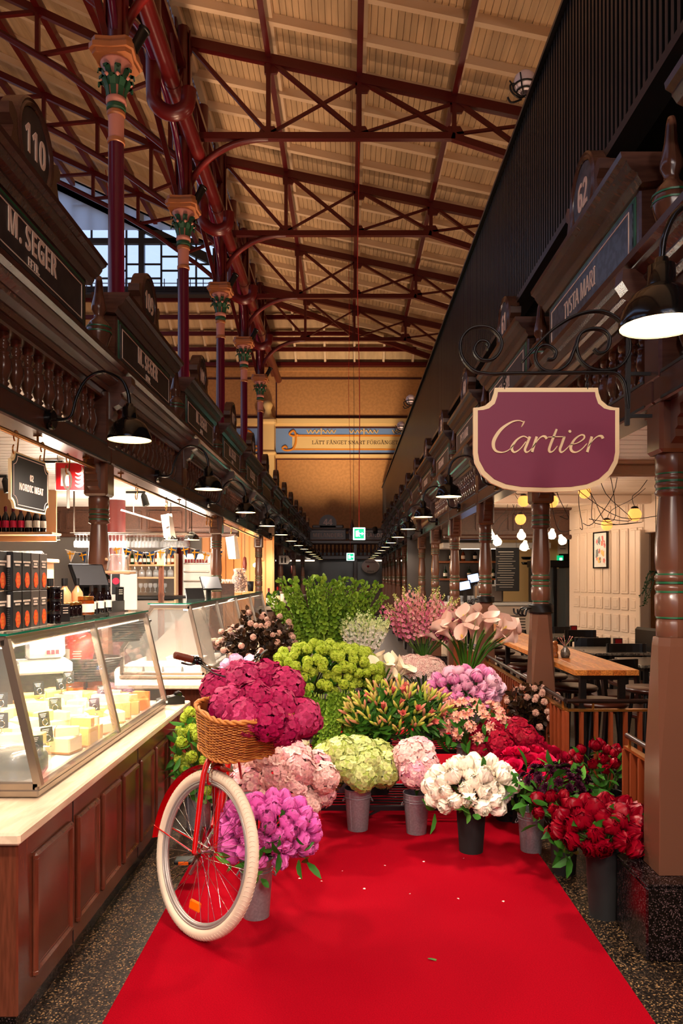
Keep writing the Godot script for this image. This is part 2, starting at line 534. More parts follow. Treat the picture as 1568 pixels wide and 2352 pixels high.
func shell() -> void:
	var s := S()
	box(s, W(-4.5, -0.1, 13.5), Vector3(26, 0.2, 41))
	struct("floor", s, "terrazzo")
	var c := S()
	box(c, W(0.105, 0.004, 3.7), Vector3(1.91, 0.008, 9.2))
	tag(obj("carpet", c, "carpet"), "bright red carpet running down the aisle under the flowers", "carpet")
	# the far end wall, with its mouldings and painted frieze
	s = S()
	box(s, W(-4.5, 5.5, 33.15), Vector3(26, 11.0, 0.3))
	var wall := struct("wall_far", s, "plaster")
	var band := func(x0: float, x1: float, y0: float, y1: float, t: float, m: String, called: String):
		var b := S()
		box(b, W((x0 + x1) / 2, (y0 + y1) / 2, 33.0 - t / 2), Vector3(x1 - x0, y1 - y0, t))
		obj(called, b, m, wall)
	band.call(-17.0, 6.9, 10.62, 10.8, 0.2, "iron_red", "wall_beam")
	band.call(-17.0, 6.9, 10.45, 10.6, 0.1, "plaster", "cornice")
	for x0 in [-10.0, -3.15]:
		var x1: float = 6.9 if x0 > -5 else -3.75
		band.call(x0, x1, 10.1, 10.17, 0.03, "dark_red_line", "panel_line")
		band.call(x0, x1, 8.45, 8.52, 0.03, "dark_red_line", "panel_line")
		band.call(x0, x0 + 0.06, 8.45, 10.17, 0.03, "dark_red_line", "panel_line")
		band.call(x0, x1, 8.16, 8.38, 0.16, "cream", "moulding")
		band.call(x0, x1, 8.06, 8.16, 0.09, "cream", "moulding")
		band.call(x0, x1, 7.98, 8.06, 0.03, "dark_red_line", "panel_line")
		band.call(x0, x1, 6.92, 7.98, 0.02, "sky_blue", "frieze_ground")
		band.call(x0, x1, 6.84, 6.92, 0.03, "dark_red_line", "panel_line")
		band.call(x0, x1, 6.7, 6.84, 0.12, "cream", "moulding")
		band.call(x0, x1, 6.62, 6.66, 0.03, "dark_red_line", "panel_line")
		band.call(x0, x0 + 0.06, 3.6, 6.62, 0.03, "dark_red_line", "panel_line")
		band.call(x0, x1, 3.52, 3.58, 0.03, "dark_red_line", "panel_line")
		band.call(x0, x1, 3.2, 3.42, 0.02, "slate", "dado_band")
		var sx: float = -1.0 if x0 < -5 else 1.0
		var e: float = x1 - 0.55 if x0 < -5 else x0 + 0.72
		var far: float = x0 if x0 < -5 else x1
		# the cream cartouche with ochre rules and scrolled ends
		band.call(minf(e, far), maxf(e, far), 7.1, 7.62, 0.035, "cream", "cartouche")
		band.call(minf(e, far), maxf(e, far), 7.62, 7.7, 0.045, "ochre", "cartouche_rule")
		band.call(minf(e, far), maxf(e, far), 7.03, 7.1, 0.045, "ochre", "cartouche_rule")
		var sc := S()
		var pts := []
		for p in [[0.25, 0.1], [0.05, 0.02], [-0.12, 0.12], [0.02, 0.28], [0.12, 0.2], [0.16, -0.1], [0.12, -0.4], [-0.02, -0.62], [-0.3, -0.66], [-0.42, -0.55], [-0.3, -0.46], [-0.22, -0.56]]:
			pts.append(W(e + sx * p[0], 7.62 + p[1] * 0.9, 32.96))
		tube(sc, smooth_path(pts, 4), 0.05, 6)
		obj("scroll", sc, "ochre", wall)
		for i in 3:
			var cx: float = e + sx * (1.25 + 1.85 * i)
			var rb := S()
			for g in [-1.0, 1.0]:
				var w := []
				for k in 17:
					w.append(W(cx + g * (0.06 + 0.035 * k), 7.84 + 0.075 * sin(k * 1.25) * (1.0 if g > 0 else 1.0), 32.965))
				tube(rb, w, 0.026, 5)
			box(rb, W(cx, 7.84, 32.96), Vector3(0.05, 0.26, 0.04))
			obj("ribbon_garland", rb, "cream", wall)
	words("LÄTT FÅNGET SNART FÖRGÅNGET", 0.155, Transform3D(Basis(), W(0.28, 7.36, 32.955)), "dark_ink", wall, 1.03, "Droid Serif", false)
	s = S()   # pilaster with its ball
	box(s, W(-3.45, 3.4, 32.75), Vector3(0.56, 6.8, 0.5))
	box(s, W(-3.45, 7.5, 32.75), Vector3(0.56, 1.2, 0.5))
	bbox(s, W(-3.45, 6.85, 32.72), Vector3(0.7, 0.16, 0.62), 0.05)
	bbox(s, W(-3.45, 8.2, 32.7), Vector3(0.74, 0.26, 0.66), 0.08)
	lathe(s, [Vector2(0.3, 8.33), Vector2(0.2, 8.45), Vector2(0.13, 8.7), Vector2(0.16, 8.78), Vector2(0.22, 8.92), Vector2(0.16, 9.08), Vector2(0.0, 9.13)], 12, Transform3D(Basis(), W(-3.45, 0, 32.7)))
	struct("trim_pilaster", s, "cream")
	# side, near and outer walls close the hall
	s = S()
	box(s, W(7.15, 5.6, 13.5), Vector3(0.3, 11.2, 41))
	struct("wall_right", s, "plaster")
	s = S()   # the entrance wall behind the viewer, with a tall glazed opening
	box(s, W(-10.3, 9.0, -6.85), Vector3(14.4, 18.0, 0.3))
	box(s, W(5.3, 9.0, -6.85), Vector3(6.4, 18.0, 0.3))
	box(s, W(-0.5, 13.6, -6.85), Vector3(5.2, 8.8, 0.3))
	struct("wall_near", s, "plaster")
	s = S()
	for i in 5:
		box(s, W(-2.9 + 1.22 * i, 4.6, -6.85), Vector3(0.1, 9.2, 0.12))
	for i in 5:
		box(s, W(-0.5, 1.0 + 2.0 * i, -6.85), Vector3(5.0, 0.1, 0.12))
	struct("window_frame", s, "plastic_grey")
	s = S()
	box(s, W(-0.5, 4.6, -6.88), Vector3(5.1, 9.2, 0.015))
	struct("window_3", s, "glass")
	s = S()   # outer left wall with a long opening for its high windows
	box(s, W(-17.15, 4.5, 13.5), Vector3(0.3, 9.0, 41))
	box(s, W(-17.15, 15.5, 13.5), Vector3(0.3, 5.0, 41))
	for i in 9:
		box(s, W(-17.15, 11.0, -6.0 + 4.9 * i), Vector3(0.3, 4.2, 0.5))
	struct("wall_left", s, "plaster")
	s = S()
	box(s, W(-17.15, 11.0, 13.5), Vector3(0.02, 4.1, 40))
	struct("window_2", s, "glass")
	# the black ribbed wall above the right-hand stalls
	s = S()
	box(s, W(1.5, 4.6, 15.0), Vector3(0.06, 1.46, 34.8))
	box(s, W(1.47, 5.34, 15.0), Vector3(0.13, 0.03, 34.8))
	box(s, W(1.47, 3.86, 15.0), Vector3(0.14, 0.05, 34.8))
	var bw := struct("wall_black", s, "black_slat")
	var slat := S()
	box(slat, Vector3.ZERO, Vector3(0.03, 1.44, 0.032))
	var slat_mesh := mesh_of(slat)
	for i in 240:
		put("slat", slat_mesh, "black_slat", bw, Transform3D(Basis(), W(1.455, 4.6, 1.7 + 0.065 * i)))
	s = S()
	for i in 230:
		box(s, W(1.455, 4.6, 17.3 + 0.065 * i), Vector3(0.03, 1.44, 0.032))
	stuff(obj("slat", s, "black_slat", bw))
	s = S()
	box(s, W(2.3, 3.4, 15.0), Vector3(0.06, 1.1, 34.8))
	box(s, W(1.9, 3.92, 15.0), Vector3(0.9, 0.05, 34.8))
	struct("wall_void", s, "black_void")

func roof() -> void:
	# the sloping boarded ceiling over the aisle; it meets the end bay's roof along a valley
	var s := S()
	var sl := Vector3(1, -0.213, 0).normalized()
	var up := Vector3(0.213, 1, 0).normalized()
	var end_d := func(x: float) -> float: return 33.0 - (ceiling_y(x) - 10.75) / 0.56
	var pts := []
	for x in [-3.4, 7.3]:
		pts.append(W(x, ceiling_y(x) + 0.06, -7.0))
	for x in [7.3, -3.4]:
		pts.append(W(x, ceiling_y(x) + 0.06, end_d.call(x) + 1.2))
	fan(s, pts, Vector3.DOWN)
	var top := []
	for p in pts:
		top.append(p + Vector3(0, 0.2, 0))
	fan(s, top, Vector3.UP)
	for i in 4:
		fan(s, [pts[i], pts[(i + 1) % 4], top[(i + 1) % 4], top[i]], (pts[i] + pts[(i + 1) % 4]) / 2.0 - W(2, 11, 12))
	var ceil := struct("ceiling", s, "rafter")
	var n := 0
	var x := -3.3
	while x < 4.6:
		var d1: float = end_d.call(x) - 0.05
		var b := S()
		var tint := rng.randf_range(-0.004, 0.004)
		box(b, W(x, ceiling_y(x) + 0.035 + tint, (7.0 + d1) / 2), Vector3(0.112, 0.03, d1 - 7.0), Basis(sl, up, Vector3(0, 0, 1)))
		obj("board", b, "board", ceil)
		x += 0.122
	for i in 24:
		var d := 8.0 + 1.0875 * i
		var x1 := 4.8
		while x1 > -3.0 and end_d.call(x1) < d and false:
			x1 -= 0.1
		var x0 := -3.35
		while x0 < 4.0 and end_d.call(x0) < d:
			x0 += 0.05
		if x0 > 3.9:
			continue
		var b := S()
		var xm := (x0 + x1) / 2
		box(b, W(xm, ceiling_y(xm) - 0.06, d), Vector3((x1 - x0) / sl.x, 0.17, 0.12), Basis(sl, up, Vector3(0, 0, 1)))
		obj("rafter", b, "rafter", ceil)
	for px in [-3.36, -1.5, 0.3, 2.2, 4.0]:
		var b := S()
		var d1: float = end_d.call(px)
		box(b, W(px, ceiling_y(px) - 0.02, (7.0 + d1) / 2), Vector3(0.14, 0.12, d1 - 7.0), Basis(sl, up, Vector3(0, 0, 1)))
		obj("purlin", b, "rafter", ceil)
	# the roof of the end bay slopes down to the far wall
	s = S()
	var t := Vector3(0, 0.56, 1).normalized()
	var un := Vector3(0, 1, -0.56).normalized()
	for i in 16:
		var d := 33.0 - 0.105 - i * 0.21
		var y := 10.75 + 0.56 * (33.0 - d)
		var xe := minf(7.0, (12.62 - y) / 0.213 - 3.26)
		xe += 0.9
		box(s, W((xe - 17.0) / 2, y + 0.05, d), Vector3(xe + 17.0, 0.06, 0.245), Basis(Vector3(1, 0, 0), -un * -1.0, t))
	var er := struct("ceiling_end", s, "board")
	for i in 16:
		var rx := -16.0 + 1.25 * i
		var b := S()
		bar(b, W(rx, 10.7, 32.95), W(rx, 12.55 if rx < -3.0 else minf(12.5, ceiling_y(rx) - 0.05), 33.0 - ((12.5 if rx < -3.0 else minf(12.5, ceiling_y(rx))) - 10.75) / 0.56), 0.09, 0.14)
		obj("rafter", b, "rafter", er)
	for i in 5:
		var y := 10.9 + 0.42 * i
		var xe := minf(5.0, (12.62 - y) / 0.213 - 3.26)
		var b := S()
		box(b, W((xe - 16.0) / 2, y - 0.22, 33.0 - (y - 10.75) / 0.56), Vector3(xe + 16.0, 0.15, 0.12))
		obj("iron_purlin", b, "iron_red", er)
	s = S()   # valley rafter
	bar(s, W(-3.2, 12.3, 29.5), W(3.9, 10.75, 32.4), 0.14, 0.2)
	obj("valley_rafter", s, "iron_red", er)
	# the tall pavilion on the left: roof, gable glazing, eaves
	s = S()
	var psl := Vector3(1, -0.467, 0).normalized()
	var pup := Vector3(0.467, 1, 0).normalized()
	var py := func(xx: float) -> float: return 14.3 - 0.467 * (xx + 5.1)
	for i in 62:
		var xx := -3.75 - i * 0.218
		box(s, W(xx, py.call(xx) + 0.1, 11.4), Vector3(0.225, 0.05, 36.8), Basis(psl, pup, Vector3(0, 0, 1)))
	box(s, W(-10.3, py.call(-10.3) + 0.24, 11.4), Vector3(15.6, 0.1, 36.9), Basis(psl, pup, Vector3(0, 0, 1)))
	var pr := struct("ceiling_pavilion", s, "board")
	for i in 16:
		var b := S()
		box(b, W(-9.0, py.call(-9.0) - 0.02, 8.0 + 1.4 * i), Vector3(12.3, 0.16, 0.14), Basis(psl, pup, Vector3(0, 0, 1)))
		obj("rafter", b, "rafter", pr)
	for i in 6:
		var xx := -4.2 - 1.57 * i
		var b := S()
		box(b, W(xx, py.call(xx) - 0.28, 18.0), Vector3(0.15, 0.2, 22.0))
		obj("iron_purlin", b, "iron_red", pr)
	for td in [13.7, 18.0, 22.3, 26.6]:
		var tr := thing("roof_truss", "dark red truss under the pavilion roof, %s" % ["hidden high above the front columns", "crossing behind the nearest column's capital", "second of those in view behind the numbered sign", "close in front of the glazed gable"][int((td - 13.7) / 4.2)], "roof truss", W(-4.0, 12.0, td))
		var o := W(-4.0, 12.0, td)
		var a := S()
		bar(a, W(-3.6, py.call(-3.6) - 0.42, td) - o, W(-13.0, py.call(-13.0) - 0.42, td) - o, 0.12, 0.17)
		obj("top_chord", a, "iron_red", tr)
		a = S()
		var low := []
		for k in 7:
			var xx := -3.6 - 1.57 * k
			low.append(W(xx, py.call(xx) - [2.5, 1.95, 1.55, 1.35, 1.3, 1.3, 1.3][k], td) - o)
		tube(a, low, 0.08, 6)
		obj("bottom_chord", a, "iron_red", tr)
		for k in 6:
			var xx := -4.2 - 1.57 * k
			var yb: float = py.call(xx) - [2.3, 1.8, 1.48, 1.33, 1.3, 1.3][k]
			a = S()
			bar(a, W(xx, py.call(xx) - 0.42, td) - o, W(xx, yb, td) - o, 0.1, 0.1, Vector3.BACK)
			obj("strut", a, "iron_red", tr)
			a = S()
			bar(a, W(xx, py.call(xx) - 0.45, td) - o, W(xx - 1.57, py.call(xx - 1.57) - [1.8, 1.48, 1.33, 1.3, 1.3, 1.3][k], td) - o, 0.08, 0.1, Vector3.BACK)
			obj("diagonal", a, "iron_red", tr)
	# gable end with its glazing bars, a pale blind over the upper part
	s = S()
	box(s, W(-10.2, 12.68, 29.7), Vector3(13.6, 0.3, 0.25))
	bar(s, W(-3.5, 13.0, 29.7), W(-17.0, 19.5, 29.7), 0.2, 0.34)
	box(s, W(-10.2, 14.62, 29.7), Vector3(13.6, 0.2, 0.2))
	box(s, W(-10.2, 17.2, 29.7), Vector3(13.6, 0.22, 0.2))
	for gx in [-3.55, -8.05, -12.5]:
		box(s, W(gx, 15.5, 29.7), Vector3(0.22, 6.0, 0.18))
	var ga := struct("wall_gable", s, "plastic_grey")
	s = S()
	box(s, W(-10.2, 15.9, 29.85), Vector3(13.6, 6.8, 0.015))
	struct("window_1", s, "glass")
	for i in 19:
		var gx := -3.9 - 0.68 * i
		var b := S()
		box(b, W(gx, (12.8 + py.call(gx)) / 2, 29.74), Vector3(0.07, py.call(gx) - 12.8, 0.06))
		obj("glazing_bar", b, "plastic_grey", ga)
		for k in 3:
			b = S()
			box(b, W(gx - 0.34, [13.2, 13.75, 16.0 if i % 2 else 16.45][k] + (0.3 if i % 3 == 1 else 0.0), 29.74), Vector3(0.68, 0.06, 0.06))
			obj("glazing_bar", b, "plastic_grey", ga)
	var bl := S()
	fan(bl, [W(-3.6, 15.02, 29.6), W(-3.6, 15.2, 29.6), W(-3.6, py.call(-3.6), 29.6), W(-16.8, py.call(-16.8), 29.6), W(-16.8, 15.02, 29.6)], Vector3(0, 0, 1))
	tag(obj("roller_blind", bl, "blind"), "pale blue-grey blind drawn over the upper glazed gable", "blind")
	s = S()   # walkway rail and duct below the gable
	box(s, W(-10.2, 12.45, 29.5), Vector3(13.4, 0.08, 0.4))
	for i in 3:
		box(s, W(-10.2, 12.6 + 0.14 * i, 29.4), Vector3(13.4, 0.025, 0.025))
	for i in 27:
		box(s, W(-3.6 - 0.5 * i, 12.75, 29.4), Vector3(0.03, 0.6, 0.03))
	tag(obj("walkway", s, "plastic_grey"), "thin grey walkway with rails below the glazed gable", "walkway")
	# eaves beam and wire lattice between aisle roof and pavilion roof
	s = S()
	box(s, W(-3.5, 13.5, 13.0), Vector3(0.25, 0.3, 39))
	box(s, W(-3.5, 11.75, 13.0), Vector3(0.16, 0.2, 39))
	struct("beam_eaves", s, "iron_red")
	s = S()
	for i in 110:
		var d0 := 8.0 + 0.2 * i
		bar(s, W(-3.5, 11.85, d0), W(-3.5, 13.4, d0 + 1.0), 0.012, 0.03)
		bar(s, W(-3.5, 13.4, d0), W(-3.5, 11.85, d0 + 1.0), 0.012, 0.03)
	stuff(tag(obj("lattice", s, "rim_grey"), "glinting wire lattice between the aisle roof and the pavilion", "lattice"))
	# trusses over the aisle
	for k in 5:
		var d: float = [10.8, 15.17, 19.45, 23.8, 28.1][k]
		var tr := thing("roof_truss", "dark red iron truss under the boarded aisle roof, " + ["out of sight above the picture", "nearest the viewer", "second from the viewer", "third from the viewer", "farthest before the end wall"][k], "roof truss", W(-3.26, 10.3, d))
		var o := W(-3.26, 10.3, d)
		var ty := func(xx: float) -> float: return 12.2 - 0.213 * (xx + 3.26)
		var a := S()
		bar(a, W(-3.4, ty.call(-3.4), d) - o, W(5.9, ty.call(5.9), d) - o, 0.13, 0.19)
		obj("top_chord", a, "iron_red", tr)
		a = S()
		bar(a, W(-3.4, 10.31, d) - o, W(2.12, 10.31, d) - o, 0.12, 0.13)
		bar(a, W(2.05, 10.31, d) - o, W(5.9, 9.05, d) - o, 0.12, 0.13)
		obj("bottom_chord", a, "iron_red", tr)
		var nx := [-3.26, -1.59, 0.217, 2.1, 3.9]
		for i in range(1, 5):
			var yb: float = 10.31 if i < 4 else 9.7
			a = S()
			bar(a, W(nx[i], ty.call(nx[i]), d) - o, W(nx[i], yb, d) - o, 0.09, 0.11, Vector3.BACK)
			obj("strut", a, "iron_red", tr)
			a = S()
			bar(a, W(nx[i - 1] + 0.1, ty.call(nx[i - 1]) - 0.08, d) - o, W(nx[i], yb + 0.05, d) - o, 0.07, 0.09, Vector3.BACK)
			obj("diagonal", a, "iron_red", tr)
			if i > 1:
				a = S()
				bar(a, W(nx[i - 1], 10.36, d) - o, W(nx[i], ty.call(nx[i]) - 0.08, d) - o, 0.05, 0.06, Vector3.BACK)
				obj("tie_rod", a, "iron_red", tr)
			a = S()
			prism(a, PackedVector2Array([Vector2(-0.2, 0.06), Vector2(-0.12, 0.2), Vector2(0.12, 0.2), Vector2(0.2, 0.06), Vector2(0.2, -0.07), Vector2(-0.2, -0.07)]), -0.03, 0.03, Transform3D(Basis(), W(nx[i], yb, d) - o))
			obj("gusset", a, "iron_red", tr)
			a = S()
			prism(a, PackedVector2Array([Vector2(-0.08, -0.28), Vector2(0.16, -0.28), Vector2(0.26, -0.1), Vector2(-0.08, 0.0)]), -0.03, 0.03, Transform3D(Basis(), W(nx[i], ty.call(nx[i]), d) - o))
			obj("gusset", a, "iron_red", tr)
		a = S()   # the curved bracket up from the column
		tube(a, arc(W(-1.6, 8.98, d) - o, Vector3(-1.62, 0, 0), Vector3(0, 1.3, 0), 0.0, PI / 2, 14), 0.065, 6)
		obj("curved_bracket", a, "iron_red", tr)
	for px in [-1.59, 0.217, 2.1]:
		var a := S()
		var y: float = 12.3 - 0.213 * (px + 3.26)
		box(a, W(px, y, 18.2), Vector3(0.11, 0.15, 23.0 if px > 0 else 22.4))
		tag(obj("roof_beam", a, "iron_red"), "long dark red purlin running along the aisle roof, " + ["nearest the columns", "middle of three", "nearest the black wall"][[-1.59, 0.217, 2.1].find(px)], "roof beam", "", "structure")

func columns() -> void:
	var proto: Node3D
	var names := ["nearest the viewer, before the glazed gable", "second from the viewer, between the signs", "third from the viewer", "fourth from the viewer", "farthest, just before the end wall"]
	for k in 5:
		var d := 10.7 + 4.36 * k
		if k > 0:
			copy(proto, W(-3.26, 0, d), 0.0, "slender burgundy iron column with painted capital, " + names[k])
			continue
		var t := thing("iron_column", "slender burgundy iron column with painted capital, " + names[0], "column", W(-3.26, 0, d))
		proto = t
		var s := S()
		lathe(s, [Vector2(0.2, 0), Vector2(0.2, 0.4), Vector2(0.13, 0.5), Vector2(0.125, 2.7)], 20)
		obj("lower_shaft", s, "pillar_red", t)
		s = S()
		lathe(s, [Vector2(0.125, 2.7), Vector2(0.123, 3.0), Vector2(0.105, 7.62)], 20)
		obj("shaft", s, "iron_column", t)
		s = S()
		lathe(s, [Vector2(0.106, 7.62), Vector2(0.122, 7.63), Vector2(0.122, 7.68), Vector2(0.106, 7.69)], 20, Transform3D(), false)
		lathe(s, [Vector2(0.11, 8.0), Vector2(0.126, 8.02), Vector2(0.126, 8.06), Vector2(0.11, 8.08)], 20, Transform3D(), false)
		obj("collar", s, "cap_gold", t)
		s = S()
		lathe(s, [Vector2(0.106, 7.69), Vector2(0.108, 8.0)], 20)
		lathe(s, [Vector2(0.112, 8.17), Vector2(0.14, 8.19), Vector2(0.14, 8.25), Vector2(0.115, 8.27), Vector2(0.125, 8.5), Vector2(0.16, 8.66), Vector2(0.215, 8.72), Vector2(0.215, 8.75), Vector2(0.0, 8.75)], 20)
		obj("necking", s, "cap_pink", t)
		s = S()
		lathe(s, [Vector2(0.11, 8.08), Vector2(0.132, 8.1), Vector2(0.132, 8.15), Vector2(0.112, 8.17)], 20, Transform3D(), false)
		obj("green_band", s, "cap_green", t)
		for i in 16:   # acanthus leaves in two tiers
			var hi := i >= 8
			var a := TAU * (i % 8) / 8.0 + (PI / 8 if hi else 0.0)
			var l := S()
			var u := Vector3(cos(a), 0, sin(a))
			var v := Vector3(-sin(a), 0, cos(a))
			var y0 := 8.26 if not hi else 8.4
			var path := [u * 0.125 + Vector3(0, y0, 0), u * 0.15 + Vector3(0, y0 + 0.13, 0), u * 0.2 + Vector3(0, y0 + 0.22, 0), u * 0.245 + Vector3(0, y0 + 0.22, 0), u * 0.255 + Vector3(0, y0 + 0.17, 0)]
			var ww := [0.034, 0.04, 0.045, 0.035, 0.014]
			for j in 4:
				var a0: Vector3 = path[j]
				var a1: Vector3 = path[j + 1]
				quad(l, a0 - v * ww[j], a1 - v * ww[j + 1], a1 + v * ww[j + 1], a0 + v * ww[j])
				quad(l, a0 + v * ww[j] - u * 0.015, a1 + v * ww[j + 1] - u * 0.015, a1 - v * ww[j + 1] - u * 0.015, a0 - v * ww[j] - u * 0.015)
				quad(l, a0 - v * ww[j] - u * 0.015, a1 - v * ww[j + 1] - u * 0.015, a1 - v * ww[j + 1], a0 - v * ww[j])
				quad(l, a0 + v * ww[j], a1 + v * ww[j + 1], a1 + v * ww[j + 1] - u * 0.015, a0 + v * ww[j] - u * 0.015)
			obj("acanthus_leaf", l, "cap_green", t)
		for i in 8:
			var a := TAU * i / 8.0 + PI / 8
			var l := S()
			lathe(l, [Vector2(0, -0.035), Vector2(0.035, 0), Vector2(0, 0.035)], 8, Transform3D(Basis(), Vector3(cos(a) * 0.2, 8.5, sin(a) * 0.2)))
			obj("rosette", l, "cap_pink", t)
		s = S()   # abacus with scooped sides
		var ab := PackedVector2Array()
		for i in 4:
			var a := TAU * i / 4.0 + PI / 4
			for q in [-0.14, 0.14]:
				ab.append(Vector2(cos(a + q), sin(a + q)) * 0.34)
			ab.append(Vector2(cos(a + PI / 4), sin(a + PI / 4)) * 0.25)
		prism(s, ab, 0.0, 0.06, Transform3D(Basis(Vector3.RIGHT, Vector3.FORWARD, Vector3.UP), Vector3(0, 8.75, 0)))
		var ab2 := PackedVector2Array()
		for p in ab:
			ab2.append(p * 1.14)
		prism(s, ab2, 0.0, 0.07, Transform3D(Basis(Vector3.RIGHT, Vector3.FORWARD, Vector3.UP), Vector3(0, 8.81, 0)))
		var ab3 := PackedVector2Array()
		for p in ab:
			ab3.append(p * 1.02)
		prism(s, ab3, 0.0, 0.09, Transform3D(Basis(Vector3.RIGHT, Vector3.FORWARD, Vector3.UP), Vector3(0, 8.88, 0)))
		obj("abacus", s, "cap_gold", t)
		s = S()
		lathe(s, [Vector2(0.13, 8.97), Vector2(0.12, 12.4)], 8, Transform3D(), false)
		bar(s, Vector3(0.14, 8.97, 0), Vector3(0.14, 12.3, 0), 0.03, 0.16, Vector3.BACK)
		bar(s, Vector3(-0.14, 8.97, 0), Vector3(-0.14, 12.9, 0), 0.03, 0.16, Vector3.BACK)
		obj("upper_post", s, "iron_red", t)
		for g in [-1.0, 1.0]:
			s = S()
			tube(s, arc(Vector3(0, 8.98, g * 2.0), Vector3(0, 0, -g * 1.95), Vector3(0, 1.25, 0), 0.0, PI / 2, 12), 0.06, 6)
			obj("curved_bracket", s, "iron_column", t)
			s = S()
			bar(s, Vector3(-0.1, 9.0, g * 0.05), Vector3(-1.0, 12.6, g * 0.2), 0.07, 0.09)
			obj("brace", s, "iron_red", t)
	# arcade girder, round duct and drain pipes along the column line
	var s := S()
	for y in [10.28, 11.6]:
		box(s, W(-3.26, y, 18.5), Vector3(0.14, 0.12, 29))
	for i in 26:
		var d0 := 6.34 + 1.09 * i
		bar(s, W(-3.26, 10.3, d0), W(-3.26, 11.6, d0 + (1.09 if i % 2 else 0.0)), 0.06, 0.08)
		bar(s, W(-3.26, 11.6, d0), W(-3.26, 10.3, d0 + 1.09), 0.05, 0.06)
	tag(obj("arcade_girder", s, "iron_red"), "dark red iron lattice girder along the top of the columns", "girder", "", "structure")
	s = S()
	tube(s, [W(-2.98, 9.95, 7), W(-2.98, 9.95, 20), W(-2.98, 9.95, 32.5)], 0.14, 14)
	for i in 10:
		tube(s, [W(-2.98, 9.95, 8.5 + 2.2 * i), W(-2.98, 9.95, 8.62 + 2.2 * i)], 0.15, 14)
	tag(obj("round_duct", s, "iron_red"), "glossy dark red round duct running along the columns", "duct")
	var pp: Node3D
	for k in 4:
		var d := 12.9 + 4.36 * k
		if k > 0:
			copy(pp, W(-3.3, 9.0, d), 0.0, "red drain pipe hooking up beside the %s painted capital" % ["", "third", "fourth", "farthest", "end wall's"][k], "drain pipes between the columns")
			continue
		s = S()
		tube(s, smooth_path([Vector3(0.0, 3.2, 0), Vector3(0, 2.4, 0), Vector3(0, 0.9, 0), Vector3(0.05, 0.55, 0), Vector3(0.3, 0.4, 0), Vector3(0.55, 0.5, 0), Vector3(0.6, 0.8, 0)], 4), 0.13, 12)
		pp = tag(obj("drain_pipe", s, "iron_red", self, Transform3D(Basis(), W(-3.3, 9.0, d))), "thick red drain pipe hooking up beside the second painted capital", "pipe", "drain pipes between the columns")

# ---------------------------------------------------------------- stall fronts
# Each front is built facing +z with its bay centred on x = 0; y is the height above the floor.
func along(s: SurfaceTool, prof: Array, x0: float, x1: float) -> void:   # a moulding: prof in (z, y), run along x
	var p := PackedVector2Array()
	for q in prof:
		p.append(Vector2(q[0], q[1]))
	prism(s, p, -x1, -x0, Transform3D(Basis(Vector3.BACK, Vector3.UP, Vector3.LEFT), Vector3.ZERO))

func baluster_mesh(seg := 10) -> ArrayMesh:
	var s := S()
	var pr := []
	for p in [[0.026, 0], [0.026, 0.03], [0.017, 0.036], [0.026, 0.05], [0.017, 0.06], [0.024, 0.075], [0.037, 0.115], [0.035, 0.15], [0.026, 0.18], [0.03, 0.186], [0.03, 0.196], [0.017, 0.204], [0.022, 0.222], [0.026, 0.24], [0.016, 0.256], [0.026, 0.262], [0.026, 0.29]]:
		pr.append(Vector2(p[0], p[1]))
	lathe(s, pr, seg)
	return mesh_of(s)

func frame_strips(w: float, y0: float, y1: float, t: float, z: float) -> SurfaceTool:
	var s := S()
	for y in [y0, y1]:
		box(s, Vector3(0, y, z), Vector3(w, t, 0.004))
	for x in [-w / 2, w / 2]:
		box(s, Vector3(x, (y0 + y1) / 2, z), Vector3(t, y1 - y0 + t, 0.004))
	return s

func scroll_poly() -> PackedVector2Array:
	var p := PackedVector2Array()
	for q in [[0.17, 0.0], [0.52, 0.0], [0.54, 0.03], [0.51, 0.055], [0.47, 0.045], [0.46, 0.03], [0.36, 0.06], [0.29, 0.12], [0.265, 0.19], [0.31, 0.22], [0.315, 0.27], [0.28, 0.29], [0.235, 0.27], [0.2, 0.2], [0.16, 0.1]]:
		p.append(Vector2(q[0], q[1]))
	return p

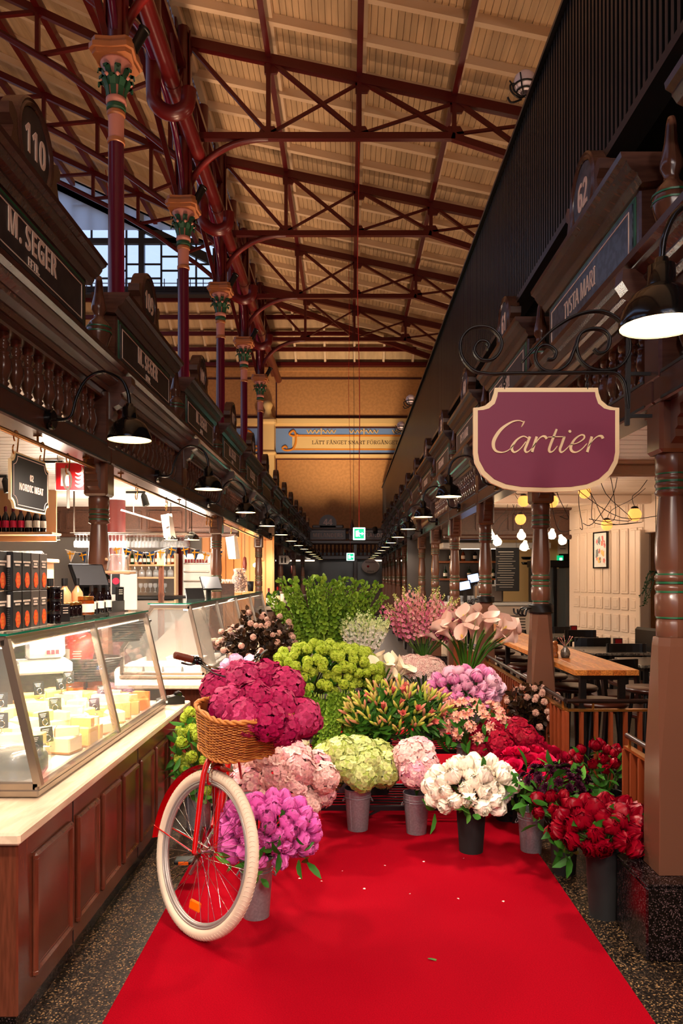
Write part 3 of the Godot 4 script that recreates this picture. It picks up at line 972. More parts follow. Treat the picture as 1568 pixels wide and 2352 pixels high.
func make_front(fine: bool) -> Node3D:
	var t := thing("stall_front", "", "stall front")
	var s := S()
	bbox(s, Vector3(0, 2.345, 0), Vector3(2.2, 0.13, 0.16), 0.012)
	obj("beam", s, "brown", t)
	s = S()
	for y in [2.292, 2.4]:
		box(s, Vector3(0, y, 0.081), Vector3(2.02, 0.012, 0.004))
	obj("beam_line", s, "black_matt", t)
	if fine:
		var bm := baluster_mesh()
		for i in 15:
			put("baluster", bm, "brown_turned", t, Transform3D(Basis(), Vector3(-0.938 + 0.134 * i, 2.41, 0)))
	else:
		var bm := baluster_mesh(6)
		s = S()
		for i in 15:
			s.append_from(bm, 0, Transform3D(Basis(), Vector3(-0.938 + 0.134 * i, 2.41, 0)))
		var st := SurfaceTool.new()
		stuff(put("baluster", s.commit(), "brown_turned", t))
	s = S()
	bbox(s, Vector3(0, 2.725, 0), Vector3(2.2, 0.055, 0.12), 0.01)
	obj("top_rail", s, "brown", t)
	s = S()
	along(s, [[-0.1, 2.745], [0.07, 2.745], [0.085, 2.765], [0.085, 2.775], [0.125, 2.79], [0.135, 2.805], [0.135, 2.815], [0.165, 2.835], [0.172, 2.85], [0.172, 2.858], [0.2, 2.87], [0.205, 2.895], [-0.1, 2.895]], -1.1, 1.1)
	obj("cornice", s, "brown", t)
	s = S()   # the block over the post with its shaped bracket
	bbox(s, Vector3(-1.1, 2.56, 0), Vector3(0.17, 0.37, 0.17), 0.012)
	along(s, [[0.05, 2.56], [0.1, 2.57], [0.11, 2.61], [0.1, 2.64], [0.14, 2.66], [0.16, 2.7], [0.15, 2.73], [0.2, 2.75], [0.225, 2.79], [0.22, 2.84], [0.05, 2.84]], -1.145, -1.055)
	obj("bracket", s, "brown", t)
	# raised sign board
	s = S()
	bbox(s, Vector3(0, 3.14, -0.05), Vector3(1.6, 0.5, 0.14), 0.01)
	along(s, [[0.02, 2.895], [0.1, 2.895], [0.09, 2.93], [0.05, 2.96], [0.02, 3.02]], -0.82, 0.82)
	obj("sign_board", s, "brown", t)
	obj("green_trim", frame_strips(1.49, 3.055, 3.325, 0.022, 0.022), "green_line", t)
	s = S()
	box(s, Vector3(0, 3.19, 0.02), Vector3(1.46, 0.25, 0.02))
	obj("name_panel", s, "slate", t)
	obj("panel_line", frame_strips(1.38, 3.09, 3.29, 0.007, 0.031), "pale_line", t)
	s = S()
	along(s, [[-0.13, 3.37], [0.03, 3.35], [0.05, 3.38], [0.05, 3.395], [0.08, 3.41], [0.1, 3.44], [0.1, 3.45], [0.125, 3.465], [0.13, 3.49], [-0.13, 3.49]], -0.86, 0.86)
	obj("crown", s, "brown", t)
	s = S()   # disc with its scrolls
	var ax := Transform3D(Basis(Vector3.RIGHT, Vector3.FORWARD, Vector3.UP).rotated(Vector3.RIGHT, PI / 2), Vector3(0, 3.72, 0))
	ax = Transform3D(Basis(Vector3.RIGHT, Vector3.BACK, Vector3.DOWN), Vector3(0, 3.72, 0))
	lathe(s, [Vector2(0.0, -0.05), Vector2(0.225, -0.05), Vector2(0.225, 0.042), Vector2(0.215, 0.05), Vector2(0.205, 0.045), Vector2(0.195, 0.052), Vector2(0.187, 0.048), Vector2(0.18, 0.042), Vector2(0.178, 0.03), Vector2(0.0, 0.03)], 32 if fine else 16, ax, false)
	obj("disc_frame", s, "brown", t)
	s = S()
	lathe(s, [Vector2(0.177, 0.03), Vector2(0.177, 0.038), Vector2(0.0, 0.038)], 24, ax, false)
	obj("number_disc", s, "slate", t)
	for g in [1.0, -1.0]:
		s = S()
		var p := PackedVector2Array()
		for q in scroll_poly():
			p.append(Vector2(q.x * g, q.y))
		prism(s, p, -0.04, 0.045, Transform3D(Basis(), Vector3(0, 3.49, 0)))
		obj("scroll", s, "brown", t)
	s = S()   # turned finial at the end of the bay
	var xf := Transform3D(Basis(), Vector3(-1.1, 2.89, 0))
	lathe(s, [Vector2(0.06, 0), Vector2(0.06, 0.03), Vector2(0.045, 0.05), Vector2(0.05, 0.09), Vector2(0.036, 0.12), Vector2(0.055, 0.16), Vector2(0.078, 0.23), Vector2(0.078, 0.27), Vector2(0.06, 0.31), Vector2(0.035, 0.335), Vector2(0.03, 0.36), Vector2(0.046, 0.39), Vector2(0.047, 0.42), Vector2(0.03, 0.5), Vector2(0.022, 0.58), Vector2(0.016, 0.61), Vector2(0, 0.62)], 16, xf)
	obj("finial", s, "brown_turned", t)
	s = S()
	for y in [0.245, 0.275, 0.105]:
		lathe(s, [Vector2(0.05, y - 0.006), Vector2(0.081 if y > 0.2 else 0.052, y - 0.004), Vector2(0.081 if y > 0.2 else 0.052, y + 0.004), Vector2(0.05, y + 0.006)], 16, xf, false)
	obj("green_ring", s, "green_line", t)
	return t

func make_post() -> Node3D:
	var t := thing("turned_post", "", "post")
	var s := S()
	bbox(s, Vector3(0, 2.18, 0), Vector3(0.155, 0.22, 0.155), 0.014)
	obj("top_block", s, "brown_post", t)
	s = S()
	var pr := []
	for p in [[0.055, 1.29], [0.062, 1.3], [0.062, 1.36], [0.055, 1.375], [0.066, 1.385], [0.068, 1.47], [0.058, 1.485], [0.067, 1.498], [0.067, 1.512], [0.052, 1.522], [0.052, 1.528], [0.067, 1.538], [0.067, 1.553], [0.055, 1.565], [0.063, 1.585], [0.067, 1.63], [0.066, 1.68], [0.058, 1.8], [0.051, 1.885], [0.05, 1.893], [0.066, 1.9], [0.068, 1.91], [0.058, 1.92], [0.067, 1.932], [0.067, 1.942], [0.056, 1.952], [0.066, 1.963], [0.066, 1.975], [0.058, 1.985], [0.064, 1.99], [0.066, 2.06], [0.06, 2.072]]:
		pr.append(Vector2(p[0], p[1]))
	lathe(s, pr, 24)
	obj("turned_shaft", s, "brown_post", t)
	s = S()
	for y in [1.379, 1.525, 1.487, 1.56, 1.922, 1.954, 1.987]:
		lathe(s, [Vector2(0.05, y - 0.005), Vector2(0.0625, y - 0.004), Vector2(0.0625, y + 0.004), Vector2(0.05, y + 0.005)], 24, Transform3D(), false)
	obj("green_ring", s, "green_line", t)
	s = S()   # lower shaft: square below, chamfered to an octagon at the top
	var ring := func(h: float, ch: float, y: float) -> Array:
		var o := []
		for q in [[1, -1], [1, 1], [-1, 1], [-1, -1]]:
			var c := Vector2(q[0], q[1]) * h
			var a := Vector2(-q[1], q[0]) if false else Vector2(0, 0)
			if q[0] * q[1] < 0:
				o.append(Vector3(c.x - q[0] * ch, y, c.y))
				o.append(Vector3(c.x, y, c.y - q[1] * ch))
			else:
				o.append(Vector3(c.x, y, c.y - q[1] * ch))
				o.append(Vector3(c.x - q[0] * ch, y, c.y))
		return o
	var rs := [ring.call(0.086, 0.002, 0.315), ring.call(0.083, 0.004, 0.75), ring.call(0.07, 0.036, 1.26), ring.call(0.066, 0.036, 1.295)]
	for i in 3:
		for k in 8:
			var a: Array = rs[i]
			var b: Array = rs[i + 1]
			var k1 := (k + 1) % 8
			fan(s, [a[k], b[k], b[k1], a[k1]], Vector3(a[k].x + a[k1].x, 0, a[k].z + a[k1].z))
	fan(s, rs[3], Vector3.UP)
	obj("lower_shaft", s, "brown_post", t)
	for g in [-1.0, 1.0]:
		s = S()   # shaped bracket under the beam
		var p := PackedVector2Array()
		for q in [[0.07, 2.285], [0.2, 2.285], [0.2, 2.255], [0.165, 2.25], [0.17, 2.21], [0.14, 2.2], [0.145, 2.165], [0.12, 2.155], [0.125, 2.125], [0.1, 2.115], [0.07, 2.1]]:
			p.append(Vector2(q[0] * g, q[1]))
		prism(s, p, -0.035, 0.035)
		obj("bracket", s, "brown_post", t)
	return t

func stalls() -> void:
	var fine := make_front(true)
	var plain := make_front(false)
	var post := make_post()
	var left_names := ["M. SEGER", "M. SEGER", "M. SEGER", "M. SEGER", "M. SEGER"]
	for side in [-1, 1]:
		for k in 14:
			var d: float = 3.85 + BAY * k if side < 0 else 2.135 + BAY * k
			if k == 13:
				continue
			var at := W(-LX if side < 0 else RX, 0, d)
			var turn := PI / 2 if side < 0 else -PI / 2
			var kk: int = k if side < 0 else k - 1
			var no := str((110 if side < 0 else 62) - kk)
			var where: String = "left row of stalls" if side < 0 else "right row of stalls"
			var f: Node3D
			if kk < 4:
				var lab: String = "carved stall front with name board, " + ([["large lettering at the left picture edge", "between the first and second urn finials, left row", "third of the left row, behind the burgundy columns", "fourth of the left row, lettering half legible"], ["worn bluish board above the burgundy hanging sign", "just left of the burgundy sign's iron scrolls", "third of the right row, past the scroll bracket", "fourth of the right row"]][0 if side < 0 else 1][maxi(kk, 0)])
				if kk < 0:
					lab = "carved brown stall front at the right picture edge above the big lamp"
				f = copy(fine, at, turn, lab, "stall fronts of the " + where)
			elif kk < 7:
				f = copy(plain, at, turn, "dark stall front with illegible board, %s in line along the %s" % [ordinal(kk), where], "stall fronts of the " + where)
			else:
				f = copy(plain, at, turn, "small dark stall front near the far end of the %s" % where, "farthest stall fronts of the " + where)
			if kk < 5 and kk >= 0:
				words(no, 0.15 if side > 0 else 0.14, Transform3D(Basis(), Vector3(0, 3.72, 0.04)), "pale_line", f, 0.8, "Droid Sans", true, "number")
				if side < 0:
					words("M. SEGER", 0.118, Transform3D(Basis(), Vector3(-0.0, 3.226, 0.032)), "pale_line", f, 0.82, "Droid Sans", true)
					words("EFTR.", 0.042, Transform3D(Basis(), Vector3(0, 3.118, 0.032)), "pale_line", f, 0.95, "Droid Sans", true)
				else:
					words("TYSTA MARI", 0.1, Transform3D(Basis(), Vector3(-0.1, 3.19, 0.032)), "pale_line", f, 0.8, "Droid Sans", false)
					if kk == 0:
						for c in f.get_children():
							if String(c.name).begins_with("name_panel") or String(c.name).begins_with("number_disc"):
								c.material_override = M["slate_worn"]
	fine.free()
	plain.free()
	# turned posts
	var base := func(p: Node3D):
		var s := S()
		bbox(s, Vector3(0, 0.15, 0), Vector3(0.345, 0.3, 0.345), 0.008)
		obj("granite_base", s, "granite", p)
		s = S()
		bbox(s, Vector3(0, 0.307, 0), Vector3(0.35, 0.012, 0.35), 0.004)
		obj("base_cap", s, "granite", p)
	for k in 13:
		var p := copy(post, W(RX, 0, 3.235 + BAY * k), -PI / 2, "turned brown wooden post with green rings, %s post of the right-hand row" % ordinal(k) if k < 7 else "slim turned brown post near the far end of the right-hand row", "turned posts of the right row" if k < 7 else "farthest posts of the right row")
		base.call(p)
		if k in [1, 2]:
			var s := S()
			lathe(s, [Vector2(0.085, 1.29), Vector2(0.092, 1.3), Vector2(0.092, 1.35), Vector2(0.085, 1.36)], 8, Transform3D(), false, PI / 8)
			obj("iron_band", s, "black_steel", p)
			for g in [-0.07, 0.0, 0.07]:
				s = S()
				tube(s, smooth_path([Vector3(g, 1.33, 0.085), Vector3(g * 1.3, 1.32, 0.12), Vector3(g * 1.6, 1.28, 0.135), Vector3(g * 1.8, 1.29, 0.16), Vector3(g * 1.8, 1.32, 0.165)], 4), 0.007, 6)
				obj("coat_hook", s, "black_steel", p)
	for k in 6:
		var p := copy(post, W(-LX, 0, 4.95 + 2 * BAY * k), PI / 2, "turned brown wooden post, %s" % ["between the cracker boxes and the long glass counter", "beside the big jar of nuts", "by the tan lit wall", "with the small white restroom sign", "far down the left row", "last of the left row"][k], "turned posts of the left row")
		base.call(p)
	post.free()
	# the stall across the far end of the aisle
	var t := thing("end_stall", "dark stall closing the far end of the aisle, with two name boards", "stall", W(0, 0, 31.4))
	var s := S()
	bbox(s, Vector3(-0.3, 2.35, 0), Vector3(7.0, 0.16, 0.2), 0.02)
	bbox(s, Vector3(-0.3, 2.98, 0), Vector3(7.0, 0.2, 0.3), 0.05)
	obj("beam", s, "brown_dark", t)
	var bm := baluster_mesh(6)
	s = S()
	for i in 36:
		s.append_from(bm, 0, Transform3D(Basis.from_scale(Vector3(1.7, 1.6, 1.7)), Vector3(-3.2 + 0.165 * i, 2.43, 0)))
	stuff(put("baluster", s.commit(), "brown_turned", t))
	for x in [-2.9, 0.28, 2.6]:
		s = S()
		bbox(s, Vector3(x, 1.45, 0), Vector3(0.16, 2.9, 0.16), 0.02)
		obj("post", s, "brown_dark", t)
	for x in [-0.85, 1.05]:
		s = S()
		bbox(s, Vector3(x, 3.26, 0), Vector3(1.5 if x < 0 else 2.1, 0.5, 0.14), 0.02)
		bbox(s, Vector3(x, 3.52, 0), Vector3(1.8 if x < 0 else 2.4, 0.08, 0.24), 0.03)
		if x < 0:
			lathe(s, [Vector2(0, -0.06), Vector2(0.36, -0.06), Vector2(0.36, 0.06), Vector2(0, 0.06)], 20, Transform3D(Basis(Vector3.RIGHT, Vector3.BACK, Vector3.DOWN), Vector3(x, 3.75, 0)), false)
			bbox(s, Vector3(x, 3.62, 0), Vector3(1.3, 0.16, 0.12), 0.04)
		obj("sign_board", s, "brown_dark", t)
		s = S()
		for y in [3.1, 3.42]:
			box(s, Vector3(x, y, 0.075), Vector3(1.3 if x < 0 else 1.9, 0.015, 0.01))
		obj("panel_line", s, "pale_line", t)
		words("MELANDERS", 0.16, Transform3D(Basis(), Vector3(x, 3.26, 0.073)), "pale_line", t, 0.95)
	words("44", 0.25, Transform3D(Basis(), Vector3(-0.85, 3.8, 0.063)), "pale_line", t, 1.0, "Droid Sans", true, "number")
	for x in [-1.95, 0.15, 2.35]:
		s = S()
		lathe(s, [Vector2(0.08, 3.08), Vector2(0.06, 3.2), Vector2(0.15, 3.4), Vector2(0.06, 3.55), Vector2(0.08, 3.65), Vector2(0.0, 3.95)], 10, Transform3D(Basis(), Vector3(x, 0, 0)))
		obj("finial", s, "brown_turned", t)
	s = S()
	box(s, Vector3(-0.3, 1.3, -1.35), Vector3(7.0, 2.6, 0.06))
	obj("tiled_back", s, "tile_grey", t)
	s = S()
	bbox(s, Vector3(-0.3, 0.55, -0.1), Vector3(6.6, 1.1, 0.7), 0.03)
	obj("counter", s, "brown_dark", t)
	for x in [-2.2, 1.6]:
		s = S()
		box(s, Vector3(x, 2.22, 0.02), Vector3(1.6, 0.05, 0.06))
		obj("strip_light", s, "strip_light", t)
	var o := thing("oval_sign", "white oval shop sign hanging above the far end stall counter", "sign", W(0.9, 1.98, 31.2))
	s = S()
	lathe(s, [Vector2(0, -0.03), Vector2(0.3, -0.03), Vector2(0.32, 0), Vector2(0.3, 0.03), Vector2(0, 0.03)], 24, Transform3D(Basis(Vector3(1.15, 0, 0), Vector3(0, 0, 1), Vector3(0, -0.92, 0)), Vector3.ZERO))
	obj("board", s, "white", o)
	words("Melanders", 0.07, Transform3D(Basis(), Vector3(0, 0.17, 0.033)), "dark_ink", o, 0.9, "Droid Serif", false)
	words("Rökeri", 0.07, Transform3D(Basis(), Vector3(0, -0.2, 0.033)), "dark_ink", o, 0.9, "Droid Serif", false)
	s = S()
	lathe(s, [Vector2(0, -0.06), Vector2(0.045, -0.02), Vector2(0.05, 0.03), Vector2(0, 0.05)], 8, Transform3D(Basis(), Vector3(-0.1, 0, 0.03)))
	obj("red_emblem", s, "sign_red", o)

# ---------------------------------------------------------------- lamps
func make_lamp() -> Node3D:
	var t := thing("barn_lamp", "", "wall lamp")
	var s := S()
	var fwd := Transform3D(Basis(Vector3.RIGHT, Vector3.BACK, Vector3.DOWN), Vector3(0, 2.355, 0))
	lathe(s, [Vector2(0.0, 0.0), Vector2(0.052, 0), Vector2(0.052, 0.03), Vector2(0.045, 0.036), Vector2(0, 0.036)], 18, fwd, false)
	obj("wall_plate", s, "black_gloss", t)
	s = S()
	tube(s, smooth_path([Vector3(0, 2.355, 0.03), Vector3(0, 2.355, 0.09), Vector3(0, 2.38, 0.125), Vector3(0, 2.47, 0.15), Vector3(0, 2.56, 0.2), Vector3(0, 2.6, 0.28), Vector3(0, 2.57, 0.37), Vector3(0, 2.5, 0.41), Vector3(0, 2.43, 0.42)], 4), 0.009, 8)
	obj("arm", s, "black_gloss", t)
	s = S()
	lathe(s, [Vector2(0, 2.435), Vector2(0.018, 2.435), Vector2(0.02, 2.42), Vector2(0.036, 2.415), Vector2(0.038, 2.36), Vector2(0.042, 2.352)].map(func(p): return p), 16, Transform3D(Basis(), Vector3(0, 0, 0.42)), true)
	obj("neck", s, "black_gloss", t)
	s = S()
	var outer := [Vector2(0.112, 2.25), Vector2(0.112, 2.256), Vector2(0.11, 2.266), Vector2(0.1, 2.3), Vector2(0.078, 2.335), Vector2(0.045, 2.358), Vector2(0.02, 2.364)]
	lathe(s, outer, 24, Transform3D(Basis(), Vector3(0, 0, 0.42)))
	obj("shade", s, "black_gloss", t)
	s = S()
	lathe(s, [Vector2(0.0, 2.35), Vector2(0.045, 2.348), Vector2(0.074, 2.325), Vector2(0.097, 2.295), Vector2(0.109, 2.25)], 24, Transform3D(Basis(), Vector3(0, 0, 0.42)))
	obj("shade_lining", s, "white_inside", t)
	s = S()
	lathe(s, [Vector2(0.0, 2.252), Vector2(0.105, 2.254), Vector2(0.105, 2.26), Vector2(0, 2.262)], 20, Transform3D(Basis(), Vector3(0, 0, 0.42)))
	obj("lit_face", s, "lamp_face", t)
	return t

func lamps() -> void:
	var proto := make_lamp()
	for side in [-1, 1]:
		for k in range(-4, 13):
			var d: float = (3.9 if side < 0 else 4.27) + BAY * k
			if side > 0 and k == 12:
				continue
			var at := W(-LX + 0.08 if side < 0 else RX - 0.08, 0 if side < 0 else -0.02, d)
			if side > 0:
				at.x += -0.02
			var row: String = "left" if side < 0 else "right"
			var lab: String
			var i: int = k if side < 0 else k + 1
			if i < 0:
				lab = "black dome lamp on a swan-neck arm, out of the picture, %s row" % row
			elif side > 0 and i == 1:
				lab = "black dome lamp on a swan-neck arm hidden behind the burgundy hanging sign"
			elif i < 7:
				var n: int = i if (side < 0 or i == 0) else i - 1
				lab = "lit black dome lamp on a swan-neck arm, %s in view, %s row" % [ordinal(n), row]
			else:
				lab = "small lit dome lamp near the far end of the %s row" % row
			var l := copy(proto, at, PI / 2 if side < 0 else -PI / 2, lab, "dome lamps of the %s row" % row)
			var sp := SpotLight3D.new()
			sp.name = "light"
			sp.light_color = Color(1.0, 0.92, 0.84)
			sp.light_energy = 2.7 if k < 3 else 1.5
			sp.spot_angle = 78
			sp.spot_angle_attenuation = 0.5
			sp.spot_range = 40
			sp.spot_attenuation = 2
			sp.light_size = 0.1
			sp.shadow_enabled = true
			l.add_child(sp)
			sp.position = Vector3(0, 2.24, 0.42)
			sp.rotation.x = -PI / 2
	proto.free()
	# floodlights on the columns turned up at the roof
	for k in 6:
		var d := 6.4 + 4.36 * k
		var t := thing("floodlight", "small black floodlight clamped above the capital of an iron column" if k > 1 else "black cylinder floodlight beside the nearest painted capital" if k == 1 else "black floodlight out of sight above the picture", "floodlight", W(-2.95, 9.15, d), 0.0, "floodlights on the columns")
		var up := Vector3(0.5, 1, -0.1).normalized()
		var b := Basis(up.cross(Vector3.BACK).normalized(), up, up.cross(Vector3.BACK).normalized().cross(up))
		var s := S()
		lathe(s, [Vector2(0, -0.2), Vector2(0.07, -0.2), Vector2(0.075, 0.12), Vector2(0.085, 0.13), Vector2(0.085, 0.16), Vector2(0.07, 0.16), Vector2(0.065, 0.1), Vector2(0, 0.1)], 14, Transform3D(b, Vector3.ZERO), false)
		obj("housing", s, "black_steel", t)
		s = S()
		lathe(s, [Vector2(0, 0.11), Vector2(0.06, 0.11), Vector2(0.06, 0.115), Vector2(0, 0.12)], 14, Transform3D(b, Vector3.ZERO))
		obj("lens", s, "bulb_white", t)
		s = S()
		bar(s, Vector3(-0.2, -0.1, 0), Vector3(-0.02, -0.1, 0), 0.04, 0.04)
		obj("clamp", s, "black_steel", t)
		var sl := SpotLight3D.new()
		sl.name = "light"
		sl.light_color = Color(1.0, 0.84, 0.66)
		sl.light_energy = 0.35
		sl.spot_angle = 60
		sl.spot_range = 40
		sl.spot_attenuation = 2
		sl.light_size = 0.1
		sl.shadow_enabled = true
		t.add_child(sl)
		sl.position = up * 0.2
		sl.basis = b * Basis(Vector3.RIGHT, PI / 2)
	# wide uplights standing on the stall roofs, out of sight behind the boards
	for k in 14:
		var side := -1 if k < 7 else 1
		var d := 2.5 + 4.4 * (k % 7)
		var t := thing("roof_uplight", "flat uplight standing on the stall roofs, hidden behind the boards", "uplight", W(-2.3, 2.75, d) if side < 0 else W(2.4, 5.5, d), 0.0, "uplights on the stall roofs")
		var s := S()
		bbox(s, Vector3(0, 0.05, 0), Vector3(0.4, 0.1, 0.25), 0.01)
		obj("housing", s, "black_steel", t)
		s = S()
		box(s, Vector3(0, 0.101, 0), Vector3(0.36, 0.004, 0.2))
		obj("lens", s, "bulb_warm", t)
		var sp := SpotLight3D.new()
		sp.name = "light"
		sp.light_color = Color(1.0, 0.82, 0.67)
		sp.light_energy = 18.0 if side < 0 else 4.0
		sp.spot_angle = 65
		sp.spot_angle_attenuation = 0.9
		sp.spot_range = 40
		sp.spot_attenuation = 2
		sp.light_size = 0.3
		sp.shadow_enabled = true
		t.add_child(sp)
		sp.position = Vector3(0, 0.12, 0)
		sp.basis = Basis(Vector3.BACK, 0.6) * Basis(Vector3.RIGHT, PI / 2) if side < 0 else Basis(Vector3.BACK, 0.25) * Basis(Vector3.RIGHT, PI / 2)
	# the hall's big pendants near the entrance, behind the viewer
	for q in [[-0.55, 4.3, -3.2], [0.95, 4.1, -2.2]]:
		var t := thing("hall_pendant", "large white globe pendant near the entrance behind the viewer", "pendant lamp", W(q[0], q[1], q[2]), 0.0, "hall pendants behind the viewer")
		var s := S()
		lathe(s, [Vector2(0, -0.22), Vector2(0.12, -0.19), Vector2(0.21, -0.07), Vector2(0.21, 0.07), Vector2(0.12, 0.19), Vector2(0, 0.22)], 20)
		obj("globe", s, "bulb_warm", t)
		s = S()
		tube(s, [Vector3(0, 0.2, 0), Vector3(0, ceiling_y(q[0]) - q[1], 0)], 0.015, 6)
		obj("cord", s, "black_steel", t)
		var ol := OmniLight3D.new()
		ol.name = "light"
		ol.light_color = Color(1.0, 0.92, 0.85)
		ol.light_energy = 6.5
		ol.light_size = 0.2
		ol.omni_range = 60
		ol.omni_attenuation = 2
		ol.shadow_enabled = true
		t.add_child(ol)
	# two narrow floodlights on the last stall roofs wash the painted frieze
	for x in [-2.2, 1.0]:
		var t := thing("wall_washer", "narrow floodlight on the far stall roofs aimed at the painted frieze, %s one" % ["left", "right"][0 if x < 0 else 1], "floodlight", W(x, 3.1, 28.6))
		var to := (W(x * 0.5, 7.8, 33.0) - t.position).normalized()
		var side_v := to.cross(Vector3.UP).normalized()
		var b := Basis(side_v, to, side_v.cross(to))
		var s := S()
		lathe(s, [Vector2(0, -0.12), Vector2(0.09, -0.12), Vector2(0.1, 0.1), Vector2(0.09, 0.1), Vector2(0.08, 0.04), Vector2(0, 0.04)], 14, Transform3D(b, Vector3(0, 0.2, 0)), false)
		obj("housing", s, "black_steel", t)
		s = S()
		box(s, Vector3(0, 0.05, 0), Vector3(0.1, 0.14, 0.05))
		obj("foot", s, "black_steel", t)
		s = S()
		lathe(s, [Vector2(0, 0.05), Vector2(0.08, 0.05), Vector2(0.08, 0.055), Vector2(0, 0.06)], 14, Transform3D(b, Vector3(0, 0.2, 0)))
		obj("lens", s, "bulb_white", t)
		var sp := SpotLight3D.new()
		sp.name = "light"
		sp.light_color = Color(1.0, 0.88, 0.72)
		sp.light_energy = 17.0
		sp.spot_angle = 34
		sp.spot_angle_attenuation = 1.0
		sp.spot_range = 40
		sp.spot_attenuation = 2
		sp.light_size = 0.15
		sp.shadow_enabled = true
		t.add_child(sp)
		sp.position = Vector3(0, 0.2, 0) + to * 0.14
		sp.basis = Basis(side_v, side_v.cross(to), -to)

# ---------------------------------------------------------------- left-hand stalls
func at(px: float, py: float, d: float) -> Vector3:   # the point at distance d that the photograph shows at px, py
	return W((px - 800.0) * d / 1750.0, 1.55 - (py - 1325.0) * d / 1750.0, d)

func bottle_mesh(r: float, h: float, neck := 0.3, seg := 10) -> ArrayMesh:
	var s := S()
	lathe(s, [Vector2(0, 0), Vector2(r * 0.9, 0), Vector2(r, h * 0.03), Vector2(r, h * 0.55), Vector2(r * 0.9, h * 0.62), Vector2(r * neck + r * 0.1, h * 0.74), Vector2(r * neck, h * 0.78), Vector2(r * neck, h * 0.97), Vector2(r * neck * 1.2, h * 0.98), Vector2(0, h)], seg)
	return mesh_of(s)

func ring_band(r: float, y0: float, y1: float, seg := 12) -> SurfaceTool:
	var s := S()
	lathe(s, [Vector2(r - 0.002, y0), Vector2(r, y0), Vector2(r, y1), Vector2(r - 0.002, y1)], seg, Transform3D(), false)
	return s

func bottle(pos: Vector3, r: float, h: float, body: String, band: String, cap: String, label: String, group: String) -> Node3D:
	var t := thing("bottle", label, "bottle", pos, 0, group)
	var key := "bottle%f,%f" % [r, h]
	if not kept.has(key):
		kept[key] = bottle_mesh(r, h)
		kept[key + "b"] = mesh_of(ring_band(r + 0.001, h * 0.18, h * 0.45))
		kept[key + "c"] = mesh_of(ring_band(r * 0.38, h * 0.8, h * 1.005))
	put("glass_body", kept[key], body, t)
	put("paper_band", kept[key + "b"], band, t)
	put("cap", kept[key + "c"], cap, t)
	return t

func jar(pos: Vector3, r: float, h: float, body: String, lid: String, label: String, group: String, band := "") -> Node3D:
	var t := thing("jar", label, "jar", pos, 0, group)
	var s := S()
	lathe(s, [Vector2(0, 0), Vector2(r * 0.94, 0), Vector2(r, h * 0.06), Vector2(r, h * 0.72), Vector2(r * 0.86, h * 0.8), Vector2(r * 0.86, h * 0.82), Vector2(0, h * 0.82)], 14)
	obj("glass_body", s, body, t)
	s = S()
	lathe(s, [Vector2(0, h * 0.8), Vector2(r * 0.92, h * 0.8), Vector2(r * 0.92, h * 0.98), Vector2(r * 0.88, h), Vector2(0, h)], 14, Transform3D(), false)
	obj("lid", s, lid, t)
	if band:
		obj("paper_band", ring_band(r + 0.001, h * 0.15, h * 0.6, 14), band, t)
	return t

func wine_glass_mesh() -> ArrayMesh:   # hangs by its foot: y = 0 is the foot, on top
	var s := S()
	lathe(s, [Vector2(0.03, -0.15), Vector2(0.037, -0.11), Vector2(0.03, -0.085), Vector2(0.006, -0.07), Vector2(0.004, -0.012), Vector2(0.03, -0.004), Vector2(0.03, 0.0)], 10)
	return mesh_of(s)

func price_card(pos: Vector3, turn: float, tilt: float, label: String) -> void:
	var t := thing("price_card", label, "price card", pos, turn, "black price cards among the cheeses")
	t.rotation.x = tilt
	var s := S()
	bbox(s, Vector3(0, 0.055, 0), Vector3(0.058, 0.068, 0.004), 0.001)
	obj("card", s, "box_black", t)
	s = S()
	for i in 3:
		box(s, Vector3(-0.006, 0.079 - 0.007 * i, 0.0025), Vector3(0.034 - 0.006 * i, 0.003, 0.001))
	stuff(obj("small_print", s, "paper", t))
	s = S()
	tube(s, arc(Vector3(0, 0.04, 0.004), Vector3(0.013, 0, 0), Vector3(0, 0.015, 0), 0, TAU * 0.95, 12), 0.0022, 5)
	obj("wire_ring", s, "chrome", t)
	s = S()
	tube(s, [Vector3(0, 0.025, 0.003), Vector3(0, 0.004, 0.003)], 0.0015, 5)
	lathe(s, [Vector2(0, 0), Vector2(0.017, 0), Vector2(0.015, 0.004), Vector2(0, 0.005)], 12, Transform3D(Basis(), Vector3(0, 0, 0.003)))
	obj("stand", s, "chrome", t)

func wedge(e: Vector3, cut: float) -> SurfaceTool:   # a cheese wedge: outline in x, z with a pointed end
	var s := S()
	prism(s, PackedVector2Array([Vector2(-e.x / 2, -e.z / 2), Vector2(e.x / 2, -e.z * cut / 2), Vector2(e.x / 2, e.z * cut / 2), Vector2(-e.x / 2, e.z / 2), Vector2(-e.x * 0.56, 0)]), 0.0, e.y, Transform3D(Basis(Vector3.RIGHT, Vector3.FORWARD, Vector3.UP), Vector3.ZERO))
	return s

